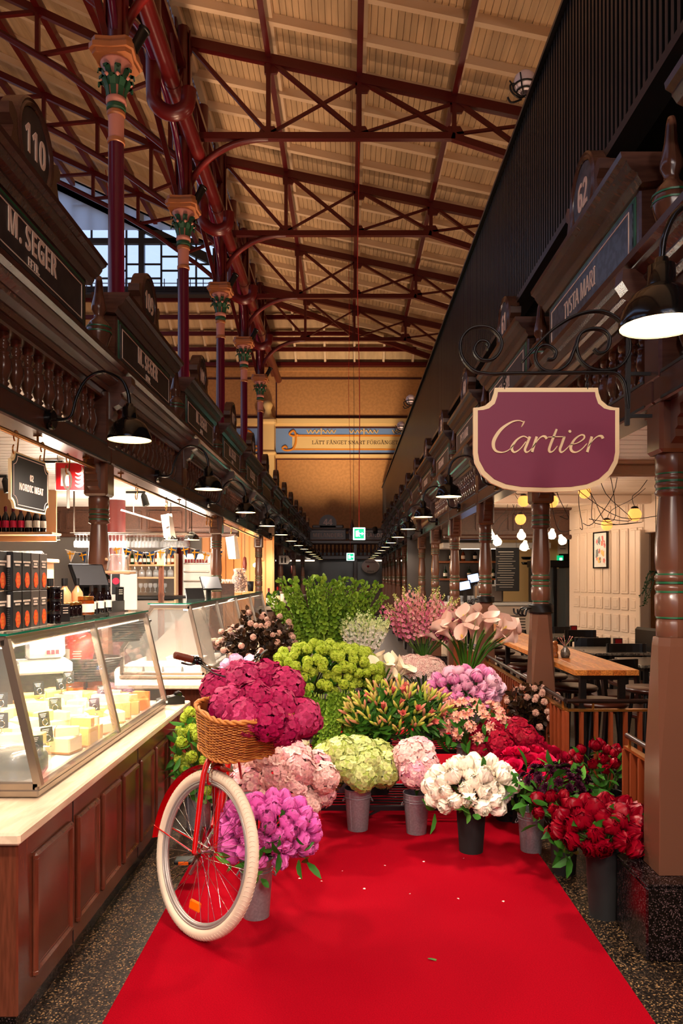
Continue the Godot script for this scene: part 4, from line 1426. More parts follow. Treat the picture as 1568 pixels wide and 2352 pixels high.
func counter_panel(par: Node3D, x: float, d0: float, d1: float, y0: float, y1: float) -> void:
	var c := W(x, (y0 + y1) / 2, (d0 + d1) / 2)
	var p := S()
	bbox(p, c + Vector3(0.002, 0, 0), Vector3(0.012, y1 - y0 - 0.06, d1 - d0 - 0.06), 0.004)
	obj("panel", p, "brown_panel", par)
	p = S()
	for q in [[y0, 1], [y1, -1]]:
		bbox(p, W(x + 0.006, q[0] + q[1] * 0.016, (d0 + d1) / 2), Vector3(0.024, 0.03, d1 - d0), 0.009)
		bbox(p, W(x + 0.002, q[0] + q[1] * 0.034, (d0 + d1) / 2), Vector3(0.014, 0.02, d1 - d0 - 0.06), 0.006)
	for q in [[d0, 1], [d1, -1]]:
		bbox(p, W(x + 0.006, (y0 + y1) / 2, q[0] + q[1] * 0.016), Vector3(0.024, y1 - y0 - 0.03, 0.03), 0.009)
		bbox(p, W(x + 0.002, (y0 + y1) / 2, q[0] + q[1] * 0.034), Vector3(0.014, y1 - y0 - 0.06, 0.02), 0.006)
	obj("panel_moulding", p, "brown_panel", par)

func glass_case(called: String, label: String, d0: float, d1: float, mull: Array) -> Node3D:
	var t := thing(called, label, "display case", W(-1.5, 0.69, d0))
	var o := W(-1.5, 0.69, d0)
	var fb := Vector2(-1.205, 0.735)
	var ft := Vector2(-1.336, 1.305)
	var s := S()
	bbox(s, W(-1.56, 0.71, (d0 + d1) / 2) - o, Vector3(0.72, 0.03, d1 - d0 + 0.04), 0.006)
	bbox(s, W(-1.215, 0.735, (d0 + d1) / 2) - o, Vector3(0.03, 0.035, d1 - d0 + 0.03), 0.006)
	bbox(s, W(-1.56, 0.735, d0) - o, Vector3(0.7, 0.035, 0.03), 0.006)
	obj("base_frame", s, "steel", t)
	s = S()
	box(s, W(-1.56, 0.728, (d0 + d1) / 2) - o, Vector3(0.66, 0.01, d1 - d0 - 0.04))
	obj("tray", s, "white_gloss", t)
	s = S()
	bbox(s, W(-1.345, 1.3, (d0 + d1) / 2) - o, Vector3(0.03, 0.045, d1 - d0 + 0.03), 0.005)
	bbox(s, W(-1.5, 1.3, d0) - o, Vector3(0.33, 0.04, 0.025), 0.005)
	bbox(s, W(-1.64, 1.3, (d0 + d1) / 2) - o, Vector3(0.025, 0.04, d1 - d0 + 0.02), 0.005)
	obj("top_frame", s, "steel", t)
	for d in mull:
		s = S()
		bar(s, W(fb.x, fb.y, d) - o, W(ft.x, ft.y, d) - o, 0.03, 0.03, Vector3.RIGHT)
		obj("mullion", s, "steel", t)
	for i in mull.size() - 1:
		s = S()
		var n := Vector3(0.57, 0.131, 0).normalized()
		var c := W((fb.x + ft.x) / 2 + 0.005, (fb.y + ft.y) / 2, (mull[i] + mull[i + 1]) / 2) - o
		box(s, c, Vector3(0.006, 0.58, mull[i + 1] - mull[i] - 0.03), Basis(n, Vector3(0, 0, 1).cross(n), Vector3(0, 0, 1)))
		obj("front_pane", s, "glass", t)
	s = S()
	prism(s, PackedVector2Array([Vector2(-1.22, 0.74), Vector2(-1.336, 1.29), Vector2(-1.63, 1.29), Vector2(-1.88, 0.95), Vector2(-1.88, 0.74)]), -0.003, 0.003, Transform3D(Basis(), Vector3(0, 0, -d0) - o))
	obj("end_pane", s, "glass", t)
	s = S()
	bar(s, W(-1.64, 1.3, d0) - o, W(-1.9, 0.95, d0) - o, 0.03, 0.03)
	bar(s, W(-1.9, 0.95, d0) - o, W(-1.9, 0.73, d0) - o, 0.03, 0.03, Vector3.RIGHT)
	obj("end_frame", s, "steel", t)
	s = S()
	box(s, W(-1.5, 1.325, (d0 + d1) / 2) - o, Vector3(0.36, 0.01, d1 - d0 + 0.04))
	obj("top_pane", s, "glass_green", t)
	s = S()
	box(s, W(-1.319, 1.325, (d0 + d1) / 2) - o, Vector3(0.004, 0.009, d1 - d0 + 0.04))
	box(s, W(-1.5, 1.325, d0 - 0.021) - o, Vector3(0.36, 0.009, 0.003))
	obj("pane_edge", s, "glass_edge", t)
	s = S()
	box(s, W(-1.38, 1.272, (d0 + d1) / 2) - o, Vector3(0.035, 0.016, d1 - d0 - 0.1))
	obj("strip_light", s, "strip_light", t)
	var al := AreaLight3D.new()
	al.name = "light"
	al.area_size = Vector2(d1 - d0 - 0.1, 0.035)
	al.light_color = Color(1.0, 0.91, 0.79)
	al.light_energy = 2.6 if d0 < 5 else 0.7
	al.area_range = 30
	al.shadow_enabled = true
	t.add_child(al)
	var dn := Vector3(-0.28, -1, 0).normalized()
	al.transform = Transform3D(Basis(Vector3(0, 0, 1), -dn.cross(Vector3(0, 0, 1)) * -1.0, -dn), W(-1.385, 1.258, (d0 + d1) / 2) - o)
	return t

func left_side() -> void:
	# near counter: brown panelled body, plinth and marble worktop
	var t := thing("counter", "dark brown panelled counter under the marble worktop, cheese stall", "counter", W(-1.7, 0, 3.9))
	var o := W(-1.7, 0, 3.9)
	var s := S()
	bbox(s, W(-1.63, 0.35, 3.92) - o, Vector3(1.02, 0.59, 2.68), 0.006)
	obj("body", s, "brown_panel", t)
	counter_panel(t, -1.12 + 1.7, 2.7 - 3.9, 3.07 - 3.9, 0.126, 0.57)
	for i in 7:
		counter_panel(t, -1.12 + 1.7, 3.125 + 0.318 * i - 3.9, 3.395 + 0.318 * i - 3.9, 0.126, 0.57)
	s = S()
	for i in 7:
		if i < 3:
			box(s, W(-1.1195, 0.35, 3.098 + 0.955 * i) - o, Vector3(0.003, 0.58, 0.006))
	obj("seam", s, "black_matt", t)
	s = S()
	box(s, W(-1.64, 0.028, 3.92) - o, Vector3(1.02, 0.056, 2.66))
	obj("plinth", s, "granite", t)
	s = S()
	bbox(s, W(-1.65, 0.669, 3.93), Vector3(1.1, 0.042, 2.76), 0.008)
	tag(obj("worktop", s, "marble"), "cream marble worktop under the glass cheese case", "worktop")
	glass_case("cheese_case", "slanted glass display case full of lit cheeses on the near counter", 2.97, 5.0, [2.97, 3.98, 5.0])
	cheeses()
	# second counter, beyond the gap
	t = thing("counter", "plain brown counter under the long glass deli case", "counter", W(-1.7, 0, 9.0))
	s = S()
	bbox(s, W(-1.68, 0.35, 9.1) - W(-1.7, 0, 9.0), Vector3(1.0, 0.59, 5.6), 0.006)
	obj("body", s, "brown_panel", t)
	s = S()
	for i in 12:
		box(s, W(-1.178, 0.35, 6.5 + 0.45 * i) - W(-1.7, 0, 9.0), Vector3(0.004, 0.55, 0.008))
	obj("seam", s, "black_matt", t)
	s = S()
	bbox(s, W(-1.66, 0.028, 9.1) - W(-1.7, 0, 9.0), Vector3(1.0, 0.055, 5.6), 0.004)
	obj("plinth", s, "granite", t)
	s = S()
	bbox(s, W(-1.65, 0.669, 9.1), Vector3(1.1, 0.042, 6.0), 0.008)
	tag(obj("worktop", s, "marble"), "pale marble worktop under the long deli case, behind the basket", "worktop")
	t = glass_case("deli_case", "long slanted glass deli case behind the bicycle basket", 6.4, 11.7, [6.4, 7.7, 9.0, 10.3, 11.7])
	s = S()
	prism(s, PackedVector2Array([Vector2(-1.23, 0.74), Vector2(-1.345, 1.28), Vector2(-1.45, 1.28), Vector2(-1.88, 0.86), Vector2(-1.88, 0.74)]), -0.01, 0.01, Transform3D(Basis(), Vector3(0, 0, -7.1) - W(-1.5, 0.69, 6.4)))
	obj("steel_divider", s, "steel_brushed", t)
	for i in 10:
		var r := i / 4
		var c := W(-1.33 - 0.165 * (i % 4) - 0.03 * (r % 2), 0.735 + (0.062 if i >= 8 else 0.0), 6.56 + 0.2 * (r % 2) + (0.1 if i >= 8 else 0.0))
		var k := thing("food_tub", "shallow white lidded food tub inside the near end of the deli case", "food tub", c, 0, "lidded tubs in the deli case")
		s = S()
		prism(s, PackedVector2Array([Vector2(-0.068, 0), Vector2(0.068, 0), Vector2(0.076, 0.05), Vector2(-0.076, 0.05)]), -0.08, 0.08)
		obj("tub", s, "white_gloss", k)
		s = S()
		bbox(s, Vector3(0, 0.054, 0), Vector3(0.162, 0.012, 0.172), 0.004)
		obj("lid", s, "white", k)
	for i in 9:
		var c := W(-1.5, 0.735, 7.6 + 0.45 * i)
		var k := thing("meat_tray", "dark tray of sliced meat seen through the long deli case", "tray", c, 0, "meat trays in the long deli case")
		s = S()
		bbox(s, Vector3(0, 0.02, 0), Vector3(0.4, 0.04, 0.38), 0.01)
		obj("tray", s, "box_black" if i % 2 else "white_gloss", k)
		s = S()
		for j in 5:
			lathe(s, [Vector2(0, -0.035), Vector2(0.04, -0.02), Vector2(0.045, 0.02), Vector2(0, 0.035)], 8, Transform3D(Basis(Vector3.UP, 0.4 * j), Vector3(-0.13 + 0.065 * j, 0.07, 0.05 * sin(j * 2.0))))
		stuff(obj("meat", s, "meat" if i % 3 else "cheese_pale", k))
	# goods on top of the cheese case
	for row in 2:
		for c in 5:
			var d: float = [3.06, 3.155, 3.245, 3.335, 3.425][c]
			var kind := 0 if c < 3 else 1
			var b := thing("cracker_box", "%s cracker box with orange biscuits, %s, %s" % ["black" if kind == 0 else "grey", "upper layer" if row else "lower layer", ["nearest in its row", "second in its row", "beside the grey ones", "beside the black ones", "at the far end"][c]], "cracker box", W(-1.37 - (0.02 if c == 0 else 0.0), 1.331 + 0.163 * row, d), PI / 2, "cracker boxes")
			s = S()
			bbox(s, Vector3(0, 0.08, -0.035), Vector3(0.084, 0.16, 0.07), 0.002)
			obj("carton", s, "box_black" if kind == 0 else "box_grey", b)
			s = S()
			var bl := PackedVector2Array()
			for q in 14:
				var a := TAU * q / 14
				bl.append(Vector2(cos(a) * 0.022 * (1 + 0.15 * sin(q * 3.0)), sin(a) * 0.034) + Vector2(0.004, 0.042))
			prism(s, bl, 0.0, 0.002)
			obj("biscuit_picture", s, "orange", b)
			s = S()
			for q in 6:
				box(s, Vector3(-0.005 + 0.013 * (q % 2), 0.026 + 0.015 * (q / 2), 0.0022), Vector3(0.009, 0.011, 0.001), Basis(Vector3.BACK, 0.3 * sin(q * 2.0)))
			stuff(obj("biscuit_marks", s, "cheese_orange", b))
			if kind == 0:
				words("BLACK PEPPER", 0.0075, Transform3D(Basis(), Vector3(0, 0.118, 0.001)), "paper", b, 0.95)
				words("CRACKER", 0.0075, Transform3D(Basis(), Vector3(0, 0.105, 0.001)), "paper", b, 0.95)
			else:
				words("PARMESAN", 0.0075, Transform3D(Basis(), Vector3(0, 0.124, 0.001)), "paper", b, 0.9)
				words("WATER", 0.0075, Transform3D(Basis(), Vector3(0, 0.112, 0.001)), "paper", b, 0.9)
				words("CRACKER", 0.0075, Transform3D(Basis(), Vector3(0, 0.1, 0.001)), "paper", b, 0.9)
			s = S()
			bbox(s, Vector3(-0.0425, 0.12, -0.035), Vector3(0.001, 0.05, 0.05), 0.0004)
			obj("side_photo", s, "paper", b)
			s = S()
			for q in 9:
				box(s, Vector3(-0.0425, 0.085 - 0.008 * q, -0.037 + 0.003 * sin(q * 5.0)), Vector3(0.001, 0.003, 0.045))
			stuff(obj("small_print", s, "box_grey", b))
	for i in 3:
		var k := thing("black_crate", "low black wooden crate on the cheese case, " + ["with a gold crest on its front", "second crate of the row", "far crate of the row"][i], "crate", W(-1.44, 1.331, 3.93 + 0.42 * i), PI / 2, "low black crates")
		s = S()
		for q in [[0, 0.035, 0.0, 0.4, 0.07, 0.01], [0, 0.035, -0.14, 0.4, 0.07, 0.01], [-0.195, 0.035, -0.07, 0.01, 0.07, 0.13], [0.195, 0.035, -0.07, 0.01, 0.07, 0.13], [0, 0.005, -0.07, 0.39, 0.01, 0.13]]:
			box(s, Vector3(q[0], q[1], q[2]), Vector3(q[3], q[4], q[5]))
		obj("crate", s, "box_black", k)
		if i == 0:
			s = S()
			tube(s, arc(Vector3(-0.06, 0.036, 0.006), Vector3(0.011, 0, 0), Vector3(0, 0.016, 0), 0, TAU * 0.97, 12), 0.002, 5)
			box(s, Vector3(-0.06, 0.036, 0.006), Vector3(0.004, 0.02, 0.002))
			box(s, Vector3(-0.06, 0.036, 0.006), Vector3(0.014, 0.004, 0.002))
			obj("gold_crest", s, "brass", k)
	for i in 6:
		jar(W(-1.37 - 0.05 * (i % 2), 1.331 + 0.058 * (i / 2), 3.56 + 0.02 * (i % 2)), 0.026, 0.057, "bottle_dark", "brass" if i % 2 else "box_black", "small dark jar stacked beside the grey cracker boxes", "stacked dark jars")
	for i in 5:
		bottle(W(-1.53 - 0.03 * (i % 2), 1.341, 3.9 + 0.1 * i), 0.033, 0.2, "juice", "juice", "box_black", "clear bottle of peach-coloured juice behind the crates", "juice bottles on the cheese case")
	for i in 4:
		jar(W(-1.42, 1.345, 3.79 + 0.065 * i), 0.028, 0.075, "bottle_dark", "brass", "small berry jam jar with gold lid in the crested crate", "jam jars")
	jar(W(-1.42, 1.345, 4.12), 0.045, 0.1, "honey", "brass", "big honey jar with a cream paper label in the first crate", "", "paper")
	for i in 6:
		bottle(W(-1.43 - 0.03 * (i % 2), 1.341, 4.25 + 0.07 * i), 0.022, 0.16, "bottle_dark", "paper", "box_black", "slim dark bottle with a cream label in the black crates", "slim dark bottles")
	for q in [[3.66, -1.36, "beside the stacked dark jars"], [3.74, -1.42, "leaning by the jam jars"], [4.68, -1.4, "in the far black crate"], [4.78, -1.44, "at the end of the far crate"]]:
		var k := thing("price_tag", "small black price tag standing on the cheese case, " + q[2], "price tag", W(q[1], 1.331 if q[0] < 3.7 else 1.4, q[0]), PI / 2 - 0.5)
		s = S()
		bbox(s, Vector3(0, 0.045, 0), Vector3(0.055, 0.085, 0.004), 0.001)
		obj("card", s, "box_black", k)
		s = S()
		for r in 3:
			box(s, Vector3(0, 0.07 - 0.012 * r, 0.0025), Vector3(0.03, 0.004, 0.001))
		stuff(obj("small_print", s, "paper", k))
	# wall scale, extinguisher, baskets behind the cheese case
	t = thing("weighing_scale", "white shop scale with two small blue displays behind the cheeses", "scale", at(98, 1545, 4.5), 0.5)
	s = S()
	bbox(s, Vector3(0, 0.04, 0), Vector3(0.3, 0.07, 0.26), 0.012)
	bbox(s, Vector3(0.02, 0.15, -0.06), Vector3(0.22, 0.15, 0.09), 0.02, Basis(Vector3.RIGHT, -0.3))
	obj("housing", s, "white_gloss", t)
	for x in [-0.03, 0.07]:
		s = S()
		bbox(s, Vector3(x, 0.18, -0.005), Vector3(0.085 if x < 0 else 0.06, 0.04, 0.006), 0.002, Basis(Vector3.RIGHT, -0.3))
		obj("screen", s, "screen_blue", t)
	s = S()
	for i in 3:
		box(s, Vector3(0.03 + 0.025 * i, 0.12, 0.015), Vector3(0.018, 0.025, 0.004), Basis(Vector3.RIGHT, -0.3))
	obj("keys", s, "pink_label", t)
	t = thing("fire_extinguisher", "red extinguisher with a white label standing behind the cheeses", "extinguisher", at(181, 1560, 4.85))
	s = S()
	lathe(s, [Vector2(0, 0), Vector2(0.085, 0), Vector2(0.09, 0.02), Vector2(0.09, 0.24), Vector2(0.07, 0.29), Vector2(0.02, 0.31), Vector2(0, 0.31)], 20)
	obj("cylinder", s, "sign_red", t)
	s = S()
	for k in 5:
		var a0 := 2.0 + 0.14 * k
		quad(s, Vector3(cos(a0) * 0.0915, 0.06, sin(a0) * 0.0915), Vector3(cos(a0) * 0.0915, 0.2, sin(a0) * 0.0915), Vector3(cos(a0 - 0.14) * 0.0915, 0.2, sin(a0 - 0.14) * 0.0915), Vector3(cos(a0 - 0.14) * 0.0915, 0.06, sin(a0 - 0.14) * 0.0915))
	obj("paper_label", s, "paper", t)
	s = S()
	for k in 10:
		box(s, Vector3(0.02 + 0.003 * sin(k * 3.0), 0.05 + 0.015 * k, 0.0895), Vector3(0.05, 0.004, 0.002), Basis(Vector3.UP, 0.22))
	stuff(obj("small_print", s, "paper", t))
	for i in 2:
		t = thing("wicker_tray", "dark woven basket " + ["behind the far end of the cheese case", "tipped over the end of the near counter"][i], "basket", W(-1.62 + 0.05 * i, 0.92 + 0.2 * i, 4.72 + 0.5 * i))
		s = S()
		for k in 9:
			var r := 0.12 + 0.009 * k
			var pts := []
			for q in 20:
				var a := TAU * q / 20
				pts.append(Vector3(cos(a) * r * 1.1, 0.016 * k, sin(a) * r * 0.8) * (1.0 + (0.02 if q % 2 == k % 2 else 0.0)))
			tube(s, pts, 0.008, 5, true)
		lathe(s, [Vector2(0, 0), Vector2(0.12, 0), Vector2(0.17, 0.13)], 16, Transform3D(Basis.from_scale(Vector3(1.08, 1, 0.78)), Vector3.ZERO))
		obj("weave", s, "wicker_black", t)
	# card terminal at the end of the worktop
	t = thing("card_terminal", "black card terminal at the far end of the near marble worktop", "card terminal", W(-1.215, 0.69, 5.16), 0.4)
	s = S()
	prism(s, PackedVector2Array([Vector2(-0.08, 0), Vector2(0.1, 0), Vector2(0.1, 0.045), Vector2(0.05, 0.06), Vector2(-0.08, 0.035)]), -0.04, 0.04)
	obj("body", s, "black_steel", t)
	s = S()
	bbox(s, Vector3(0.06, 0.06, 0), Vector3(0.05, 0.04, 0.07), 0.01, Basis(Vector3.BACK, 0.3))
	obj("printer_hump", s, "black_gloss", t)
	s = S()
	box(s, Vector3(-0.04, 0.02, 0.0405), Vector3(0.05, 0.014, 0.002))
	obj("sticker", s, "white", t)
	s = S()
	for i in 12:
		box(s, Vector3(-0.055 + 0.018 * (i % 4), 0.042 + 0.0035 * (i % 4), -0.02 + 0.018 * (i / 4)), Vector3(0.012, 0.004, 0.012))
	stuff(obj("keys", s, "plastic_grey", t))
	till("tilted black till screen standing behind the juice bottles", at(205, 1345, 4.75), 0.9, 1.0)
	t = thing("appliance_box", "white carton with a magenta round sticker behind the black crates", "carton", at(283, 1400, 4.95), 0.35)
	s = S()
	bbox(s, Vector3(0, 0.115, 0), Vector3(0.165, 0.23, 0.14), 0.004)
	obj("carton", s, "white", t)
	s = S()
	box(s, Vector3(-0.05, 0.165, 0.071), Vector3(0.05, 0.13, 0.002))
	obj("dark_panel", s, "box_black", t)
	s = S()
	lathe(s, [Vector2(0, 0.0), Vector2(0.022, 0), Vector2(0.022, 0.002), Vector2(0, 0.002)], 18, Transform3D(Basis(Vector3.RIGHT, Vector3.BACK, Vector3.DOWN), Vector3(-0.05, 0.185, 0.0725)), false)
	obj("round_sticker", s, "pink_label", t)
	t = thing("sample_cover", "clear plastic cover tilted on a pale wooden board, on the white carton", "cover", at(270, 1318, 4.95))
	s = S()
	bbox(s, Vector3(0, 0.01, 0), Vector3(0.2, 0.02, 0.14), 0.004)
	obj("board", s, "pine", t)
	s = S()
	lathe(s, [Vector2(0.08, 0.02), Vector2(0.075, 0.11), Vector2(0.065, 0.125), Vector2(0, 0.13)], 4, Transform3D(Basis(Vector3.BACK, -0.06), Vector3.ZERO), true, PI / 4)
	obj("clear_lid", s, "glass_clear", t)
	s = S()
	lathe(s, [Vector2(0.008, 0), Vector2(0.01, 0.02), Vector2(0, 0.03)], 10, Transform3D(Basis(Vector3.RIGHT, 1.4), Vector3(-0.05, 0.09, 0.06)))
	obj("knob", s, "pine", t)
	# brass rail, hooks and what hangs from them
	for q in [[2.9, 4.85, 0], [5.06, 9.25, 1], [9.5, 13.6, 2]]:
		t = thing("brass_rail", ["brass rail under the nearest left beam, with hooks", "brass rail behind the first left post", "brass rail deep in the left row"][q[2]], "rail", W(-1.6, 2.235, q[0]))
		s = S()
		tube(s, [Vector3(0, 0, 0), Vector3(0, 0, -(q[1] - q[0]))], 0.012, 10)
		obj("rod", s, "brass", t)
		for i in 3:
			s = S()
			var dd: float = lerpf(0.3, q[1] - q[0] - 0.2, i / 2.0)
			tube(s, [Vector3(0, 0, -dd), Vector3(0, 0.045, -dd)], 0.006, 6)
			box(s, Vector3(0, 0.04, -dd), Vector3(0.04, 0.008, 0.02))
			obj("bracket", s, "brass", t)
	for i in 9:
		var d: float = [3.66, 3.98, 4.34, 5.75, 6.7, 8.6, 8.75, 8.9, 10.4][i]
		s = S()
		var pts := []
		for k in 13:
			var a := -PI * 0.3 + k * PI * 1.25 / 12.0
			pts.append(Vector3(0, 0.028 * sin(a) - 0.01, 0.028 * cos(a) - 0.01))
		for k in 10:
			var a := PI * 0.2 + k * PI * 1.1 / 9.0
			pts.append(Vector3(0, -0.075 - 0.026 * sin(a), 0.002 - 0.026 * cos(a)))
		tube(s, pts, 0.004, 6)
		tag(obj("s_hook", s, "brass", self, Transform3D(Basis(), W(-1.6, 2.235, d))), ["brass hook holding the near edge of the black hanging sign", "brass hook holding the far edge of the black hanging sign", "brass hook holding the white plastic loop", "brass hook left empty behind the first post", "brass hook holding the hanging white papers", "brass hook on the rail behind the first left post", "brass hook on the rail behind the first left post", "brass hook on the rail behind the first left post", "brass hook deep in the left row"][i], "hook", "brass hooks behind the first left post" if i in [5, 6, 7] else "")
	t = thing("plastic_loop", "white plastic loop handle hanging before the red fire sign", "hanger", W(-1.6, 2.16, 4.34), 0.3)
	s = S()
	tube(s, arc(Vector3(0, -0.06, 0), Vector3(0.02, 0, 0), Vector3(0, 0.05, 0), 0, TAU, 18).slice(0, 18), 0.008, 6, true)
	obj("loop", s, "white", t)
	s = S()
	bbox(s, Vector3(0.004, -0.16, 0), Vector3(0.018, 0.12, 0.012), 0.004)
	obj("grip", s, "white", t)
	t = thing("paper_sheet", "white price papers hanging from the brass rail behind the first left post", "price paper", W(-1.6, 2.1, 6.7), -0.9)
	for i in 2:
		s = S()
		prism(s, PackedVector2Array([Vector2(-0.05, 0.0), Vector2(0.05, 0.0), Vector2(0.06, -0.22), Vector2(0.03, -0.19), Vector2(0.0, -0.23), Vector2(-0.045, -0.2)]), 0, 0.004, Transform3D(Basis(Vector3.UP, 0.8 * i) * Basis(Vector3.BACK, 0.12), Vector3.ZERO))
		obj("sheet", s, "paper", t)
	words("M. SEGER", 0.018, Transform3D(Basis(Vector3.BACK, 0.12), Vector3(0.02, -0.12, 0.006)), "dark_ink", t, 0.9)
	t = thing("paper_sheet", "white price papers hanging near the second left post", "price paper", W(-1.6, 2.1, 10.4), -0.9)
	for i in 2:
		s = S()
		prism(s, PackedVector2Array([Vector2(-0.08, 0.0), Vector2(0.08, 0.0), Vector2(0.09, -0.32), Vector2(-0.07, -0.3)]), 0, 0.004, Transform3D(Basis(Vector3.UP, 0.8 * i) * Basis(Vector3.BACK, 0.12), Vector3.ZERO))
		obj("sheet", s, "paper", t)
	t = thing("hanging_bar", "white plastic bar hanging on a string behind the first left post", "bar", W(-1.62, 2.07, 5.75))
	s = S()
	tube(s, [Vector3(0, 0.09, 0), Vector3(0, -0.04, 0)], 0.003, 5)
	obj("string", s, "white", t)
	s = S()
	bar(s, Vector3(-0.08, -0.02, 0.05), Vector3(0.18, -0.1, -0.1), 0.02, 0.012)
	obj("bar", s, "white", t)
	left_interior()

func till(label: String, pos: Vector3, turn: float, size: float) -> void:
	var t := thing("till", label, "till", pos, turn)
	var s := S()
	bbox(s, Vector3(0, 0.06, 0), Vector3(0.24, 0.17, 0.02) * size, 0.006, Basis(Vector3.RIGHT, -0.55))
	obj("screen_housing", s, "black_steel", t)
	s = S()
	box(s, Vector3(0, 0.065 * size, 0.013 * size), Vector3(0.21, 0.145, 0.004) * size, Basis(Vector3.RIGHT, -0.55))
	obj("screen", s, "screen_dark", t)
	s = S()
	bbox(s, Vector3(0, -0.05, -0.05), Vector3(0.05, 0.2, 0.04) * size, 0.006)
	bbox(s, Vector3(0, -0.14 * size, -0.05), Vector3(0.2, 0.02, 0.16) * size, 0.006)
	obj("stand", s, "black_steel", t)

func cheeses() -> void:
	var kinds := [["cheese", "rind", "golden cheese wedge with brown rind among the lit cheeses"], ["cheese_pale", "rind", "pale cream cheese block among the lit cheeses"], ["cheese_orange", "rind_red", "orange cheese wedge with red rind at the far end of the case"], ["cheese", "rind", "tall yellow cheese block at the back of the case"], ["cheese_pale", "white", "white rinded soft cheese wedge among the lit cheeses"]]
	var r := RandomNumberGenerator.new()
	r.seed = 41
	for row in 4:
		for i in 13:
			var d := 3.12 + 0.142 * i + r.randf_range(-0.02, 0.02)
			var x := -1.3 - 0.135 * row + r.randf_range(-0.02, 0.02)
			if row == 0 and d < 3.4:
				continue
			var kd: int = 2 if d > 4.55 else [0, 1, 4, 1, 3][(i + row * 2) % 5]
			if row == 3 and kd != 2:
				kd = 3
			var k: Array = kinds[kd]
			var t := thing("cheese", k[2].replace(" among the lit cheeses", "").replace(" at the far end of the case", "").replace(" at the back of the case", "") + ", %s row, %s of the case" % [["front", "second", "third", "back"][row], "near end" if d < 3.5 else "near middle" if d < 3.98 else "far middle" if d < 4.5 else "far end"], "cheese", W(x, 0.735, d), r.randf_range(-0.7, 0.7), "cheeses: " + k[2])
			var e := Vector3(r.randf_range(0.1, 0.15), r.randf_range(0.05, 0.08) + 0.025 * row + (0.03 if kd == 3 else 0.0), r.randf_range(0.08, 0.12))
			var s: SurfaceTool
			if kd in [0, 2, 4]:
				s = wedge(e, r.randf_range(0.15, 0.5))
				obj("paste", s, k[0], t)
				s = S()
				box(s, Vector3(-e.x * 0.52, e.y / 2, 0), Vector3(0.008, e.y, e.z * 0.95))
				obj("rind", s, k[1], t)
			else:
				s = S()
				bbox(s, Vector3(0, e.y / 2, 0), e, 0.006)
				obj("paste", s, k[0], t)
				s = S()
				bbox(s, Vector3(0, 0.006, 0), Vector3(e.x + 0.004, 0.012, e.z + 0.004), 0.003)
				obj("rind", s, k[1], t)
			if row < 3 and r.randf() < 0.55:
				var t2 := thing("cheese", "small cheese piece laid on top of others in the lit case", "cheese", W(x + r.randf_range(-0.02, 0.02), 0.735 + e.y, d), r.randf_range(-0.6, 0.6), "small cheese pieces laid on top")
				s = wedge(Vector3(0.1, 0.04, 0.07), 0.35)
				obj("paste", s, "cheese_pale" if i % 2 else k[0], t2)
				s = S()
				box(s, Vector3(-0.052, 0.02, 0), Vector3(0.006, 0.04, 0.066))
				obj("rind", s, k[1], t2)
	for i in 2:   # the dark green waxed wheels near the corner, in crinkled film
		var t := thing("waxed_cheese", ["dark green waxed half wheel in crinkled film, front corner of the case", "second dark wheel behind the front one in the case"][i], "cheese", W(-1.36 - 0.14 * i, 0.735, 3.14 + 0.06 * i), 0.3)
		var s := S()
		lathe(s, [Vector2(0, 0), Vector2(0.1, 0), Vector2(0.115, 0.02), Vector2(0.115, 0.08), Vector2(0.1, 0.1), Vector2(0, 0.1)], 20)
		obj("waxed_wheel", s, "rind_dark", t)
		s = S()
		var pr := []
		for k in 8:
			pr.append(Vector2([0.14, 0.135, 0.125, 0.13, 0.118, 0.112, 0.07, 0.0][k], [0.0, 0.02, 0.05, 0.07, 0.1, 0.112, 0.118, 0.116][k]))
		lathe(s, pr, 13)
		obj("film_wrap", s, "film", t)
	for q in [[3.12, -1.28, 0.87, 0.5], [3.2, -1.5, 0.93, 0.2], [3.36, -1.53, 0.92, 0.5], [3.45, -1.36, 0.84, 0.9], [3.55, -1.62, 0.98, 0.3], [3.62, -1.44, 0.88, 1.0], [3.78, -1.32, 0.83, 0.7], [3.9, -1.5, 0.9, 0.4], [4.0, -1.62, 0.97, 0.9], [4.15, -1.38, 0.86, 0.7], [4.25, -1.6, 0.96, 0.8], [4.42, -1.62, 0.97, 0.5], [4.5, -1.45, 0.88, 0.7], [4.7, -1.6, 0.96, 1.1], [4.8, -1.5, 0.92, 0.6]]:
		price_card(W(q[1], q[2] - 0.06, q[0]), q[3], -0.15, "black price card on a ring stand, %s, %s of the case" % ["at the back" if q[1] < -1.58 else "midway" if q[1] < -1.42 else "at the front", "near end" if q[0] < 3.5 else "middle" if q[0] < 4.2 else "far end"])

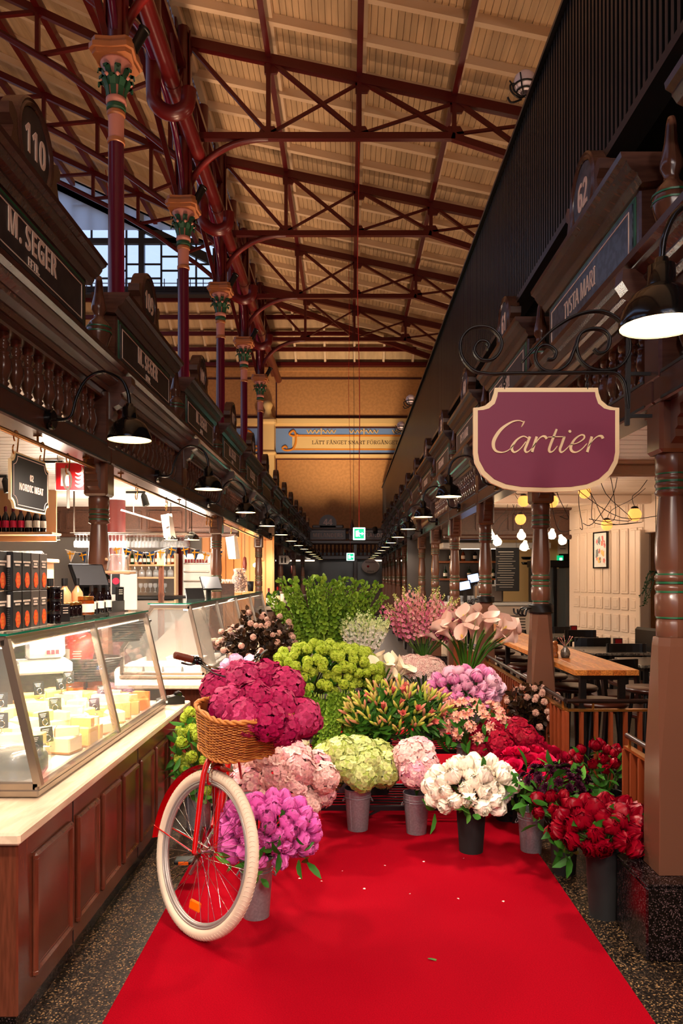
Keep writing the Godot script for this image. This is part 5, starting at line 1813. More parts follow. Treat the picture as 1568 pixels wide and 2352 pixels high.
func left_interior() -> void:
	var s := S()
	box(s, W(-6.2, 2.68, 7.1), Vector3(9.0, 0.06, 9.4))
	var ce := struct("ceiling_stall", s, "white")
	for i in 60:
		s = S()
		box(s, W(-6.2, 2.635, 2.6 + 0.152 * i), Vector3(8.9, 0.022, 0.138))
		obj("board", s, "white", ce)
	s = S()
	box(s, W(-6.2, 2.42, 11.78), Vector3(9.0, 0.5, 0.12))
	bbox(s, W(-6.2, 2.19, 11.72), Vector3(9.0, 0.06, 0.2), 0.02)
	var bh := struct("wall_bulkhead", s, "brown_dark")
	for i in 12:
		var b := S()
		for q in [[0, 0.13, 0.5, 0.02], [0, -0.13, 0.5, 0.02], [-0.25, 0, 0.02, 0.28], [0.25, 0, 0.02, 0.28]]:
			box(b, W(-2.2 - 0.62 * i + q[0], 2.42 + q[1], 11.7), Vector3(q[2], q[3], 0.03))
		obj("panel_moulding", b, "brown_dark", bh)
	s = S()
	box(s, W(-10.7, 1.35, 9.3), Vector3(0.1, 2.7, 13.8))
	struct("wall_stall", s, "pine")
	s = S()
	box(s, W(-6.5, 1.5, 17.0), Vector3(8.6, 3.0, 0.1))
	struct("wall_bar", s, "white")
	s = S()
	box(s, W(-6.5, 2.75, 14.4), Vector3(8.6, 0.08, 5.2))
	struct("ceiling_bar", s, "brown_dark")
	# tan boarded wall further along, with its small wall light
	s = S()
	box(s, W(-2.23, 1.45, 15.4), Vector3(1.46, 2.2, 0.1))
	var tw := struct("wall_tan", s, "pine")
	for i in 9:
		s = S()
		bbox(s, W(-2.87 + 0.16 * i, 1.45, 15.33), Vector3(0.145, 2.2, 0.03), 0.008)
		obj("board", s, "pine", tw)
	var t := thing("wall_light", "small bright warm bulb on the tan boarded wall", "wall light", at(587, 1298, 14.0))
	s = S()
	lathe(s, [Vector2(0, -0.05), Vector2(0.05, -0.02), Vector2(0.05, 0.02), Vector2(0, 0.05)], 10)
	obj("bulb", s, "bulb_white", t)
	s = S()
	tube(s, [Vector3(0, 0.04, 0), Vector3(0, 0.1, -0.1), Vector3(0, 0.1, -1.2)], 0.012, 6)
	obj("arm", s, "brass", t)
	var ol := OmniLight3D.new()
	ol.name = "light"
	ol.light_color = Color(1, 0.7, 0.4)
	ol.light_energy = 2.2
	ol.light_size = 0.05
	ol.omni_range = 20
	ol.omni_attenuation = 2
	ol.shadow_enabled = true
	t.add_child(ol)
	# track spots below the boarded ceiling
	for i in 6:
		var p: Vector3 = [at(140, 1150, 7.0), at(275, 1146, 6.4), at(195, 1135, 5.4), at(330, 1150, 9.5), W(-3.6, 2.55, 8.0), W(-4.4, 2.55, 10.6)][i]
		p.y = 2.56
		t = thing("track_spot", "black track spotlight under the left stall's white ceiling, " + ["nearest the hanging black sign", "right of the first left post", "half hidden by the first left post", "over the glass rack", "above the bar", "at the back"][i], "spotlight", p)
		s = S()
		box(s, Vector3(-0.1, 0.045, 0), Vector3(0.24, 0.025, 0.035))
		obj("track", s, "black_steel", t)
		s = S()
		lathe(s, [Vector2(0.035, -0.13), Vector2(0.045, -0.13), Vector2(0.038, 0), Vector2(0.02, 0.03), Vector2(0, 0.03)], 12, Transform3D(Basis(Vector3.BACK, 0.25), Vector3.ZERO), false)
		obj("head", s, "black_steel", t)
		s = S()
		lathe(s, [Vector2(0, -0.12), Vector2(0.034, -0.12), Vector2(0.034, -0.115), Vector2(0, -0.11)], 12, Transform3D(Basis(Vector3.BACK, 0.25), Vector3.ZERO))
		obj("lens", s, "bulb_white", t)
		var sp := SpotLight3D.new()
		sp.name = "light"
		sp.light_color = Color(1.0, 0.93, 0.86)
		sp.light_energy = 6.5
		sp.spot_angle = 70
		sp.spot_angle_attenuation = 0.8
		sp.spot_range = 30
		sp.spot_attenuation = 2
		sp.light_size = 0.06
		sp.shadow_enabled = true
		t.add_child(sp)
		sp.position = Vector3(0.035, -0.15, 0)
		sp.rotation = Vector3(-PI / 2, 0, 0)
	# the rack of hanging wine glasses
	t = thing("glass_rack", "steel wire rack under the left ceiling holding rows of wine glasses", "rack", W(-2.1, 1.98, 7.6))
	s = S()
	for k in 4:
		tube(s, [Vector3(-0.62, 0, 0.15 - 0.1 * k), Vector3(0.52, 0, 0.15 - 0.1 * k)], 0.006, 6)
	for x in [-0.6, 0.5]:
		tube(s, [Vector3(x, 0, 0.1), Vector3(x, 0.62, 0.1)], 0.008, 6)
	obj("wire_frame", s, "steel", t)
	var gm := wine_glass_mesh()
	for i in 4:
		for k in 14:
			var x := -2.68 + 0.285 * i + 0.036 * (k % 7)
			var o := put("wine_glass", gm, "glass_clear", self, Transform3D(Basis.from_scale(Vector3(0.7, 0.9, 0.7)), W(x, 1.975, 7.5 + 0.1 * (k / 7))))
			tag(o, "wine glass hanging by its foot, %s cluster of the steel rack, %s" % [["leftmost", "second", "third", "rightmost"][i], ["left edge", "left", "left of middle", "middle", "right of middle", "right", "right edge"][k % 7]], "wine glass", "hanging wine glasses, cluster %s" % ["left", "left of middle", "right of middle", "right"][i])
	# bar shelves with bottles and glasses
	t = thing("bar_shelf", "pale wooden bar shelves of bottles behind the glass rack", "shelf", at(350, 1360, 12.8))
	for y in [0.24, 0.45]:
		s = S()
		bbox(s, Vector3(0, y, 0), Vector3(0.8, 0.03, 0.2), 0.006)
		obj("plank", s, "pine", t)
	for x in [-0.4, 0.4]:
		s = S()
		bbox(s, Vector3(x, 0.3, 0), Vector3(0.03, 0.7, 0.2), 0.006)
		obj("upright", s, "pine", t)
	for i in 11:
		bottle(at(350, 1360, 12.8) + Vector3(-0.34 + 0.068 * i, 0.466, 0.0), 0.028, 0.22, ["bottle_green", "juice", "honey", "bottle_dark"][i % 4], "paper", "box_black", "bottle on the top shelf of the bar behind the glass rack", "bar shelf bottles")
	for i in 6:
		bottle(at(350, 1360, 12.8) + Vector3(-0.3 + 0.12 * i, 0.256, 0.0), 0.05, 0.17, "glass_clear", "glass_clear", "steel", "round clear carafe on the lower shelf of the bar", "bar shelf carafes")
	for i in 7:
		var o := put("wine_glass", gm, "glass_clear", self, Transform3D(Basis(Vector3.RIGHT, PI), at(350, 1360, 12.8) + Vector3(-0.25 + 0.08 * i, 0.0, 0.1)))
		tag(o, "glass standing on the bar counter below the bottle shelves", "wine glass", "glasses standing on the bar")
	t = thing("bar_counter", "steel bar counter with dark top in the left stall interior", "counter", W(-3.4, 0, 12.3))
	s = S()
	bbox(s, Vector3(0, 0.6, 0), Vector3(2.6, 1.2, 0.6), 0.02)
	obj("front", s, "steel_brushed", t)
	s = S()
	bbox(s, Vector3(0, 1.22, 0), Vector3(2.7, 0.05, 0.7), 0.01)
	obj("top", s, "black_steel", t)
	t = thing("lit_column", "brown turned column with a glowing square lantern, left interior", "lamp", at(370, 1400, 9.8))
	s = S()
	lathe(s, [Vector2(0.04, -1.0), Vector2(0.045, 0.1), Vector2(0.035, 0.14), Vector2(0.045, 0.18), Vector2(0.035, 0.22), Vector2(0.035, 0.56)], 12)
	obj("column", s, "brown_turned", t)
	s = S()
	bbox(s, Vector3(0, 0.645, 0), Vector3(0.09, 0.165, 0.09), 0.006)
	obj("lantern", s, "bulb_warm", t)
	t = thing("fridge", "white glass-fronted fridge with lit shelves in the left interior", "fridge", at(452, 1390, 13.2))
	s = S()
	bbox(s, Vector3(0, -0.08, -0.2), Vector3(0.5, 1.95, 0.4), 0.02)
	obj("cabinet", s, "white_gloss", t)
	for y in [0.42, 0.58, 0.72]:
		s = S()
		bbox(s, Vector3(0, y, 0.03), Vector3(0.44, 0.02, 0.05), 0.004)
		obj("shelf", s, "steel", t)
	s = S()
	box(s, Vector3(0, 0.86, 0.05), Vector3(0.4, 0.03, 0.03))
	obj("strip_light", s, "strip_light", t)
	for i in 8:
		jar(at(452, 1390, 13.2) + Vector3(-0.18 + 0.05 * i, 0.735, 0.05), 0.02, 0.07, "rind_red", "white", "small red jar on the fridge shelf in the left interior", "red jars on the fridge")
	# bunting of small blue flags with yellow crosses
	t = thing("bunting", "string of small blue and yellow flags across the left interior", "bunting", at(300, 1270, 9.5))
	s = S()
	var pts := []
	for k in 15:
		pts.append(at(150 + 26.0 * k, 1262 + 8.0 * sin(k * 1.1), 9.5) - t.position)
	tube(s, smooth_path(pts, 2), 0.003, 5)
	obj("string", s, "white", t)
	for k in 14:
		s = S()
		var c: Vector3 = (pts[k] + pts[k + 1]) / 2.0
		var xf := Transform3D(Basis(Vector3.BACK, 0.25 * sin(k * 2.0)), c)
		prism(s, PackedVector2Array([Vector2(-0.055, 0), Vector2(0.055, 0), Vector2(0.0, -0.14)]), 0, 0.004, xf)
		var fl := obj("flag", s, "flag_blue" if k % 4 else "white", t)
		s = S()
		box(s, Vector3(-0.012, -0.055, 0.002), Vector3(0.016, 0.1, 0.006))
		box(s, Vector3(0, -0.035, 0.002), Vector3(0.085, 0.016, 0.006))
		obj("yellow_cross", s, "flag_yellow", fl, xf)
	# wine bottles on the plank above left
	t = thing("wine_shelf", "pale plank shelf of red wine bottles behind the hanging black sign", "shelf", at(45, 1232, 9.2))
	s = S()
	bbox(s, Vector3(0, 0.03, 0), Vector3(0.9, 0.03, 0.3), 0.006)
	obj("plank", s, "pine", t)
	s = S()
	box(s, Vector3(-0.1, 0.3, -0.25), Vector3(0.9, 0.7, 0.03))
	obj("back_board", s, "pine", t)
	for i in 15:
		bottle(t.position + Vector3(-0.36 + 0.046 * i, 0.045, 0.08 if i % 2 else 0.0), 0.036, 0.31, "bottle_dark", "pink_label" if i < 10 else "white", "foil" if i < 11 else "orange", "dark wine bottle with %s label on the plank behind the black hanging sign" % ("pink" if i < 10 else "white"), "wine bottles with pink labels" if i < 10 else "wine bottles with white labels")
	for i in 7:
		var p := at(20 + 11 * i, 1282, 6.0)
		var k := thing("cup", "white cup stacked on the rear shelf behind the cracker boxes", "cup", p, 0, "white cups behind the cracker boxes")
		s = S()
		lathe(s, [Vector2(0, 0), Vector2(0.02, 0), Vector2(0.035, 0.03), Vector2(0.038, 0.055), Vector2(0.035, 0.055), Vector2(0.03, 0.02), Vector2(0, 0.012)], 12)
		obj("bowl", s, "white_gloss", k)
		s = S()
		tube(s, arc(Vector3(0.036, 0.03, 0), Vector3(0.014, 0, 0), Vector3(0, 0.014, 0), -PI / 2, PI / 2, 6), 0.003, 5)
		obj("handle", s, "white_gloss", k)
	t = thing("back_shelf", "pale shelf carrying white cups behind the cracker boxes", "shelf", at(50, 1284, 6.0))
	s = S()
	bbox(s, Vector3(0, -0.015, 0), Vector3(0.5, 0.03, 0.25), 0.005)
	obj("plank", s, "pine", t)
	s = S()
	bbox(s, Vector3(-0.2, -0.36, 0), Vector3(0.03, 0.68, 0.2), 0.005)
	obj("leg", s, "pine", t)
	s = S()
	bbox(s, Vector3(0.2, -0.36, 0), Vector3(0.03, 0.68, 0.2), 0.005)
	obj("leg", s, "pine", t)
	# round lit shades of other lamps inside
	for i in 3:
		var p: Vector3 = [at(120, 1240, 9.6), at(440, 1240, 10.0), at(392, 1240, 11.0)][i]
		t = thing("pendant_lamp", "small lit dome pendant deep in the left interior, " + ["left of the first post", "beside the right glass cluster", "behind the right glass cluster"][i], "pendant lamp", p)
		s = S()
		lathe(s, [Vector2(0.1, 0), Vector2(0.09, 0.05), Vector2(0.03, 0.1), Vector2(0, 0.11)], 16)
		tube(s, [Vector3(0, 0.1, 0), Vector3(0, 0.6, 0)], 0.006, 5)
		obj("shade", s, "black_gloss", t)
		s = S()
		lathe(s, [Vector2(0, 0.0), Vector2(0.095, 0.0), Vector2(0.095, 0.008), Vector2(0, 0.01)], 16)
		obj("lit_face", s, "lamp_face", t)
		var pl := OmniLight3D.new()
		pl.name = "light"
		pl.light_color = Color(1.0, 0.92, 0.83)
		pl.light_energy = 2.2
		pl.light_size = 0.12
		pl.omni_range = 20
		pl.omni_attenuation = 2
		pl.shadow_enabled = true
		t.add_child(pl)
		pl.position = Vector3(0, -0.12, 0)
	# on the long deli case
	till("small dark payment tablet tilted on the deli case", at(447, 1378, 7.6), 0.5, 0.8)
	till("black till screen beside the dark wooden box on the deli case", at(484, 1352, 8.4), 0.7, 1.0)
	t = thing("wooden_box", "dark wooden box of paper cones on the deli case", "box", at(522, 1366, 9.6), 0.2)
	s = S()
	bbox(s, Vector3(0, 0.07, 0), Vector3(0.17, 0.14, 0.14), 0.006)
	obj("box", s, "brown_dark", t)
	for i in 12:
		s = S()
		lathe(s, [Vector2(0, -0.06), Vector2(0.014, 0.03), Vector2(0.0, 0.035)], 6, Transform3D(Basis(Vector3.BACK, 0.3 * sin(i * 2.0)) * Basis(Vector3.RIGHT, 0.3 * cos(i * 3.0)), Vector3(-0.065 + 0.026 * (i % 6), 0.16, -0.03 + 0.06 * (i / 6))))
		obj("paper_cone", s, "paper", t)
	t = thing("nut_jar", "big lidded glass jar filled with brown nuts on the deli case", "jar", at(550, 1361, 9.9))
	s = S()
	lathe(s, [Vector2(0, 0), Vector2(0.085, 0), Vector2(0.1, 0.02), Vector2(0.1, 0.2), Vector2(0.07, 0.25), Vector2(0.075, 0.27)], 20)
	obj("glass_body", s, "glass_clear", t)
	s = S()
	lathe(s, [Vector2(0.078, 0.265), Vector2(0.08, 0.3), Vector2(0.06, 0.315), Vector2(0, 0.32)], 20)
	obj("lid", s, "glass_clear", t)
	s = S()
	var r := RandomNumberGenerator.new()
	r.seed = 5
	for i in 170:
		var a := r.randf() * TAU
		var rad := sqrt(r.randf()) * 0.085
		lathe(s, [Vector2(0, -0.014), Vector2(0.013, 0), Vector2(0, 0.014)], 5, Transform3D(Basis(Vector3(sin(a), 1, cos(a * 3)).normalized(), a), Vector3(cos(a) * rad, 0.02 + r.randf() * 0.27 * (1.0 if rad < 0.06 else 0.7), sin(a) * rad)))
	stuff(obj("nuts", s, "nut", t))
	for q in [[575, 1358, 9.9, "box_black", "black cup beside the nut jar on the deli case"], [630, 1386.5, 14.0, "white", "white stacked bowls far along the left counter"]]:
		t = thing("cup", q[4], "cup", at(q[0], q[1], q[2]))
		s = S()
		lathe(s, [Vector2(0, 0), Vector2(0.035, 0), Vector2(0.045, 0.13), Vector2(0.04, 0.13), Vector2(0, 0.02)], 12)
		obj("bowl", s, q[3], t)
	for i in 3:
		t = thing("hanging_sausage", "dark cured sausage hanging in the left row, " + ["before the tan boarded wall", "past the third post", "beside the far pillar"][i], "sausage", [W(-LX, 1.75, 11.9), W(-LX, 1.8, 18.3), W(-LX, 1.75, 21.5)][i])
		s = S()
		lathe(s, [Vector2(0, -0.12), Vector2(0.025, -0.1), Vector2(0.035, 0), Vector2(0.025, 0.1), Vector2(0, 0.12)], 8)
		obj("sausage", s, "meat", t)
		s = S()
		tube(s, [Vector3(0, 0.11, 0), Vector3(0, 2.3 - t.position.y, 0)], 0.004, 5)
		obj("string", s, "wire_dark", t)
	# counter of the farther left stalls, cluttered tops, lit strip
	t = thing("counter", "far left counter with steel top beyond the deli case", "counter", W(-1.34, 0, 17.0))
	s = S()
	bbox(s, Vector3(0, 0.5, 0), Vector3(0.26, 1.0, 9.0), 0.02)
	obj("body", s, "brown_dark", t)
	s = S()
	bbox(s, Vector3(0, 1.03, 0), Vector3(0.3, 0.05, 9.2), 0.01)
	obj("top", s, "steel", t)
	for i in 10:
		var p := W(-1.36, 1.056, 13.0 + 0.55 * i)
		if i % 3 == 0:
			bottle(p, 0.05, 0.3, "bottle_green", "paper", "foil", "bottle standing on the far left counter", "bottles on the far left counter")
		elif i % 3 == 1:
			jar(p, 0.08, 0.2, "white_gloss", "steel", "pale jar standing on the far left counter", "jars on the far left counter")
		else:
			var o := put("wine_glass", gm, "glass_clear", self, Transform3D(Basis(Vector3.RIGHT, PI), p))
			tag(o, "glass standing on the far left counter", "wine glass", "glasses on the far left counter")
	t = thing("restroom_sign", "small white arrow sign with two figures on the fourth left post", "sign", W(-1.5, 1.95, 18.0), 0.0)
	s = S()
	prism(s, PackedVector2Array([Vector2(-0.14, -0.1), Vector2(0.07, -0.1), Vector2(0.14, 0), Vector2(0.07, 0.1), Vector2(-0.14, 0.1)]), 0, 0.01)
	obj("board", s, "white", t)
	s = S()
	for x in [-0.07, 0.01]:
		box(s, Vector3(x, -0.01, 0.012), Vector3(0.04, 0.12, 0.004))
		lathe(s, [Vector2(0, -0.016), Vector2(0.016, 0), Vector2(0, 0.016)], 8, Transform3D(Basis(), Vector3(x, 0.07, 0.012)))
	obj("figures", s, "dark_ink", t)

# ---------------------------------------------------------------- right-hand restaurant
func railing(label: String, a: Vector3, b: Vector3) -> void:   # a and b on the floor
	var t := thing("railing", label, "railing", a)
	var v := b - a
	var l := v.length()
	var u := v / l
	var s := S()
	bar(s, Vector3(0, 0.72, 0), v + Vector3(0, 0.72, 0), 0.035, 0.014)
	obj("brass_rail", s, "brass", t)
	s = S()
	tube(s, [Vector3(0, 0.775, 0), v / 2 + Vector3(0, 0.775, 0), v + Vector3(0, 0.775, 0)], 0.014, 8)
	obj("hand_rail", s, "rail_dark", t)
	var n := int(l / 0.088)
	var sm := S()
	box(sm, Vector3(0, 0.36, 0), Vector3(0.016, 0.7, 0.045))
	var slat := mesh_of(sm)
	var turn := Basis(u, Vector3.UP, u.cross(Vector3.UP))
	for i in n + 1:
		put("slat", slat, "rail_wood", t, Transform3D(turn, u * (l * i / n)))
	for i in 2:
		s = S()
		bar(s, u * l * (0.1 + 0.8 * i) + Vector3(0, 0.72, 0), u * l * (0.1 + 0.8 * i) + Vector3(0, 0.77, 0), 0.012, 0.012, Vector3.RIGHT)
		obj("rail_stud", s, "brass", t)

func stool() -> Node3D:
	var t := thing("bar_stool", "", "stool")
	var s := S()
	lathe(s, [Vector2(0, 0.69), Vector2(0.17, 0.69), Vector2(0.188, 0.705), Vector2(0.188, 0.72), Vector2(0.175, 0.728), Vector2(0.0, 0.722)], 24)
	obj("seat", s, "seat_brown", t)
	for i in 4:
		s = S()
		var a := TAU * i / 4 + PI / 4
		tube(s, [Vector3(cos(a) * 0.12, 0.69, sin(a) * 0.12), Vector3(cos(a) * 0.2, 0, sin(a) * 0.2)], 0.016, 8)
		obj("leg", s, "chair_black", t)
	s = S()
	tube(s, arc(Vector3(0, 0.22, 0), Vector3(0.175, 0, 0), Vector3(0, 0, 0.175), 0, TAU, 20).slice(0, 20), 0.01, 6, true)
	obj("foot_ring", s, "chair_black", t)
	return t

func chair() -> Node3D:   # faces +z
	var t := thing("dining_chair", "", "chair")
	var s := S()
	bbox(s, Vector3(0, 0.44, 0), Vector3(0.42, 0.04, 0.42), 0.012)
	obj("seat", s, "seat_brown", t)
	for x in [-0.18, 0.18]:
		s = S()
		bar(s, Vector3(x, 0.43, 0.18), Vector3(x, 0, 0.19), 0.035, 0.035, Vector3.RIGHT)
		obj("leg", s, "chair_black", t)
		s = S()
		bar(s, Vector3(x, 0.84, -0.24), Vector3(x, 0.42, -0.18), 0.035, 0.03, Vector3.RIGHT)
		bar(s, Vector3(x, 0.44, -0.18), Vector3(x, 0, -0.22), 0.035, 0.03, Vector3.RIGHT)
		obj("leg", s, "chair_black", t)
	s = S()
	var p := []
	for i in 7:
		p.append(Vector3(-0.21 + 0.07 * i, 0.0, -0.235 - 0.03 * (1.0 - pow((i - 3) / 3.0, 2.0))))
	for i in 6:
		bar(s, p[i] + Vector3(0, 0.76, 0), p[i + 1] + Vector3(0, 0.76, 0), 0.022, 0.16)
	obj("backrest", s, "chair_black", t)
	return t

func table(called: String, label: String, x0: float, x1: float, d0: float, d1: float, h: float, m: String, boards: int) -> void:
	var c := W((x0 + x1) / 2, 0, (d0 + d1) / 2)
	var t := thing(called, label, "table", c)
	var s := S()
	if boards > 1:
		for i in boards:
			s = S()
			var w := (x1 - x0) / boards
			bbox(s, Vector3(-(x1 - x0) / 2 + w * (i + 0.5), h - 0.018, 0), Vector3(w - 0.001, 0.036, d1 - d0), 0.002)
			obj("board", s, "oak" if i % 2 else "oak_light", t)
	else:
		bbox(s, Vector3(0, h - 0.015, 0), Vector3(x1 - x0, 0.03, d1 - d0), 0.006)
		obj("table_top", s, m, t)
	var n := maxi(2, int((d1 - d0) / 2.2) + 1)
	for i in n:
		var z := lerpf((d1 - d0) / 2 - 0.1, -(d1 - d0) / 2 + 0.1, float(i) / (n - 1))
		for x in [-(x1 - x0) / 2 + 0.08, (x1 - x0) / 2 - 0.08]:
			s = S()
			box(s, Vector3(x, (h - 0.036) / 2, z), Vector3(0.04, h - 0.036, 0.04))
			obj("leg", s, "black_steel", t)
	s = S()
	for x in [-(x1 - x0) / 2 + 0.08, (x1 - x0) / 2 - 0.08]:
		box(s, Vector3(x, h - 0.055, 0), Vector3(0.03, 0.035, d1 - d0 - 0.2))
	for z in [-(d1 - d0) / 2 + 0.1, (d1 - d0) / 2 - 0.1]:
		box(s, Vector3(0, h - 0.055, z), Vector3(x1 - x0 - 0.16, 0.035, 0.03))
	obj("frame", s, "black_steel", t)

func globe_pendant(p: Vector3, lit: bool, label: String, i: int) -> void:
	var t := thing("globe_pendant" if lit else "bulb_pendant", label, "pendant lamp", p, 0.7 * i)
	var s := S()
	if lit:
		lathe(s, [Vector2(0, -0.07), Vector2(0.035, -0.062), Vector2(0.06, -0.035), Vector2(0.07, 0), Vector2(0.062, 0.035), Vector2(0.04, 0.062)], 18)
		for k in 4:
			var a := TAU * k / 4
			lathe(s, [Vector2(0.02, 0.05), Vector2(0.018, 0.064), Vector2(0.01, 0.07), Vector2(0, 0.071)], 10, Transform3D(Basis(Vector3(sin(a), 0, cos(a)).normalized(), 1.4 + 0.3 * sin(k * 2.0)), Vector3.ZERO))
		obj("amber_globe", s, "bulb_warm", t)
		s = S()
		lathe(s, [Vector2(0.042, 0.058), Vector2(0.035, 0.08), Vector2(0.015, 0.09), Vector2(0, 0.092)], 14)
		obj("cap", s, "black_steel", t)
	else:
		lathe(s, [Vector2(0, -0.08), Vector2(0.04, -0.07), Vector2(0.062, -0.035), Vector2(0.055, 0.0), Vector2(0.03, 0.04), Vector2(0.022, 0.07), Vector2(0, 0.075)], 14, Transform3D(Basis(Vector3.BACK, 0.5 * sin(i * 2.3)), Vector3.ZERO))
		obj("clear_bulb", s, "bulb_white", t)
	s = S()
	var top := Vector3(1.0 * (1.9 - p.x) * 0.25 + (0.25 if not lit else 0.3 * sin(i * 1.7)), 2.58 - p.y, 0.15 * sin(i * 2.0))
	tube(s, smooth_path([Vector3(0, 0.08, 0), Vector3(0.05 + top.x * 0.2, top.y * 0.35 + 0.05, 0.05 * sin(i * 3.0)), top * 0.7 + Vector3(0.04, 0, 0), top], 5), 0.0035, 5)
	obj("cord", s, "wire_dark", t)
	var ol := OmniLight3D.new()
	ol.name = "light"
	ol.light_color = Color(1.0, 0.89, 0.78)
	ol.light_energy = 0.07 if lit else 0.09
	ol.light_size = 0.05
	ol.omni_range = 20
	ol.omni_attenuation = 2
	ol.shadow_enabled = true
	t.add_child(ol)

func right_side() -> void:
	railing("brown slatted railing running back from the nearest right post", W(1.36, 0, 3.42), W(1.36, 0, 3.72))
	railing("brown slatted railing standing across the entrance behind the dark red peonies", W(1.36, 0, 4.75), W(3.0, 0, 4.75))
	railing("brown slatted railing between the second and third right posts", W(1.36, 0, 5.6), W(1.36, 0, 7.55))
	railing("brown slatted railing between its corner and the second right post", W(1.36, 0, 4.78), W(1.36, 0, 5.36))
	railing("brown slatted railing past the third right post", W(1.36, 0, 7.8), W(1.36, 0, 9.7))
	var s := S()
	box(s, W(1.42, 0.002, 3.85), Vector3(0.012, 0.004, 0.6))
	box(s, W(1.6, 0.002, 3.56), Vector3(0.37, 0.004, 0.012))
	tag(obj("floor_strip", s, "brass"), "thin brass strip let into the terrazzo at the restaurant entrance", "floor strip")
	table("high_table", "long oak bar table along the restaurant railing", 1.455, 1.87, 4.9, 9.8, 0.95, "oak", 5)
	table("high_table", "oak bar table at the right picture edge behind the nearest post", 1.62, 2.1, 2.4, 3.75, 0.95, "oak", 4)
	var st := stool()
	for i in 7:
		copy(st, W(1.68 + 0.02 * sin(i * 2.0), 0, 5.1 + 0.68 * i), 0.3 * i, "round brown bar stool " + ["under the near end of the oak bar table", "second along under the oak bar table", "third along under the oak bar table", "between the second and third right posts", "below the middle of the oak bar table", "near the far end of the oak bar table", "at the far end of the oak bar table"][i], "bar stools")
	copy(st, W(2.25, 0, 5.7), 0.2, "round brown bar stool on the inner side of the oak bar table", "bar stools")
	copy(st, W(2.3, 0, 4.4), 0.2, "round brown bar stool half hidden by the nearest right post", "bar stools")
	st.free()
	table("dining_table", "grey stone dining table nearest the panelled wall, with a menu holder", 2.5, 3.2, 8.0, 8.75, 0.75, "table_stone", 1)
	table("dining_table", "grey stone dining table half hidden by the nearest right post", 2.65, 3.35, 6.9, 7.6, 0.75, "table_stone", 1)
	table("dining_table", "grey stone dining table at the back of the restaurant", 2.75, 3.35, 10.2, 10.8, 0.75, "table_stone", 1)
	var ch := chair()
	var spots := [[2.85, 9.15, PI, "behind the nearest stone table"], [2.95, 7.85, 0.0, "between the two nearest stone tables"], [2.35, 8.3, PI / 2, "left of the nearest stone table"], [2.5, 7.2, PI / 2, "left of the half hidden stone table"], [3.5, 8.35, -PI / 2, "before the panelled wall"], [3.0, 11.1, PI, "behind the farthest stone table"], [2.6, 10.4, PI / 2, "left of the farthest stone table"], [2.4, 6.3, 0.4, "by the right end of the oak bar table"], [3.0, 6.1, 0.2, "near the right-hand picture edge"], [3.1, 9.95, 0.0, "in front of the farthest stone table"]]
	for q in spots:
		copy(ch, W(q[0], 0, q[1]), q[2], "dark wooden dining chair " + q[3], "dining chairs")
	ch.free()
	for q in [[2.95, 8.35, "on the nearest stone table"], [3.0, 7.2, "on the half hidden stone table"], [3.1, 10.5, "on the farthest stone table"]]:
		var t := thing("menu_holder", "dark red menu holder " + q[2], "menu holder", W(q[0], 0.75, q[1]))
		s = S()
		bbox(s, Vector3(0, 0.065, 0), Vector3(0.09, 0.13, 0.05), 0.004)
		obj("holder", s, "rail_dark", t)
		s = S()
		box(s, Vector3(0, 0.07, 0.027), Vector3(0.07, 0.1, 0.003))
		obj("card", s, "rind_red", t)
	# pepper mill and vase on the bar table
	var t := thing("pepper_mill", "turned pale wood pepper mill on the oak bar table", "pepper mill", W(1.54, 0.95, 5.68))
	s = S()
	lathe(s, [Vector2(0, 0), Vector2(0.024, 0), Vector2(0.025, 0.02), Vector2(0.017, 0.035), Vector2(0.024, 0.055), Vector2(0.022, 0.085), Vector2(0.014, 0.095)], 14)
	obj("body", s, "oak_light", t)
	s = S()
	lathe(s, [Vector2(0.014, 0.095), Vector2(0.02, 0.1), Vector2(0.021, 0.112), Vector2(0.012, 0.122), Vector2(0, 0.124)], 14)
	obj("knob", s, "oak_light", t)
	t = thing("vase", "small grey stoneware vase on the oak bar table", "vase", W(1.61, 0.95, 5.66))
	s = S()
	lathe(s, [Vector2(0, 0), Vector2(0.028, 0), Vector2(0.036, 0.025), Vector2(0.033, 0.05), Vector2(0.016, 0.075), Vector2(0.015, 0.085), Vector2(0.02, 0.09), Vector2(0.012, 0.08)], 16)
	obj("pot", s, "table_stone", t)
	t = thing("posy", "small dried posy in the grey stoneware vase", "flowers", W(1.61, 1.03, 5.66))
	for i in 9:
		s = S()
		var e := Vector3(0.05 * cos(i * 2.4), 0.05 + 0.012 * (i % 3), 0.05 * sin(i * 2.4))
		tube(s, [Vector3.ZERO, e * 0.6, e], 0.002, 4)
		lathe(s, [Vector2(0, -0.006), Vector2(0.007, 0), Vector2(0, 0.008)], 6, Transform3D(Basis(), e))
		obj("sprig", s, "cap_pink" if i % 3 else "stem", t)
	# ceiling, bulkhead, oblique panelled wall with its doorway
	s = S()
	box(s, W(4.2, 2.66, 8.0), Vector3(5.4, 0.06, 10.4))
	var ce := struct("ceiling_restaurant", s, "white")
	for i in 44:
		s = S()
		box(s, W(4.2, 2.615, 2.9 + 0.205 * i), Vector3(5.3, 0.022, 0.19))
		obj("board", s, "white_panel", ce)
	for i in 3:
		s = S()
		bbox(s, W(4.2, 2.55, 4.6 + 2.6 * i), Vector3(5.3, 0.12, 0.16), 0.02)
		obj("ceiling_beam", s, "white_panel", ce)
	s = S()
	box(s, W(2.5, 2.4, 11.78), Vector3(2.1, 0.5, 0.12))
	bbox(s, W(2.5, 2.16, 11.72), Vector3(2.1, 0.07, 0.2), 0.02)
	bbox(s, W(2.5, 2.6, 11.7), Vector3(2.1, 0.06, 0.16), 0.02)
	var bh := struct("wall_bulkhead", s, "brown_dark")
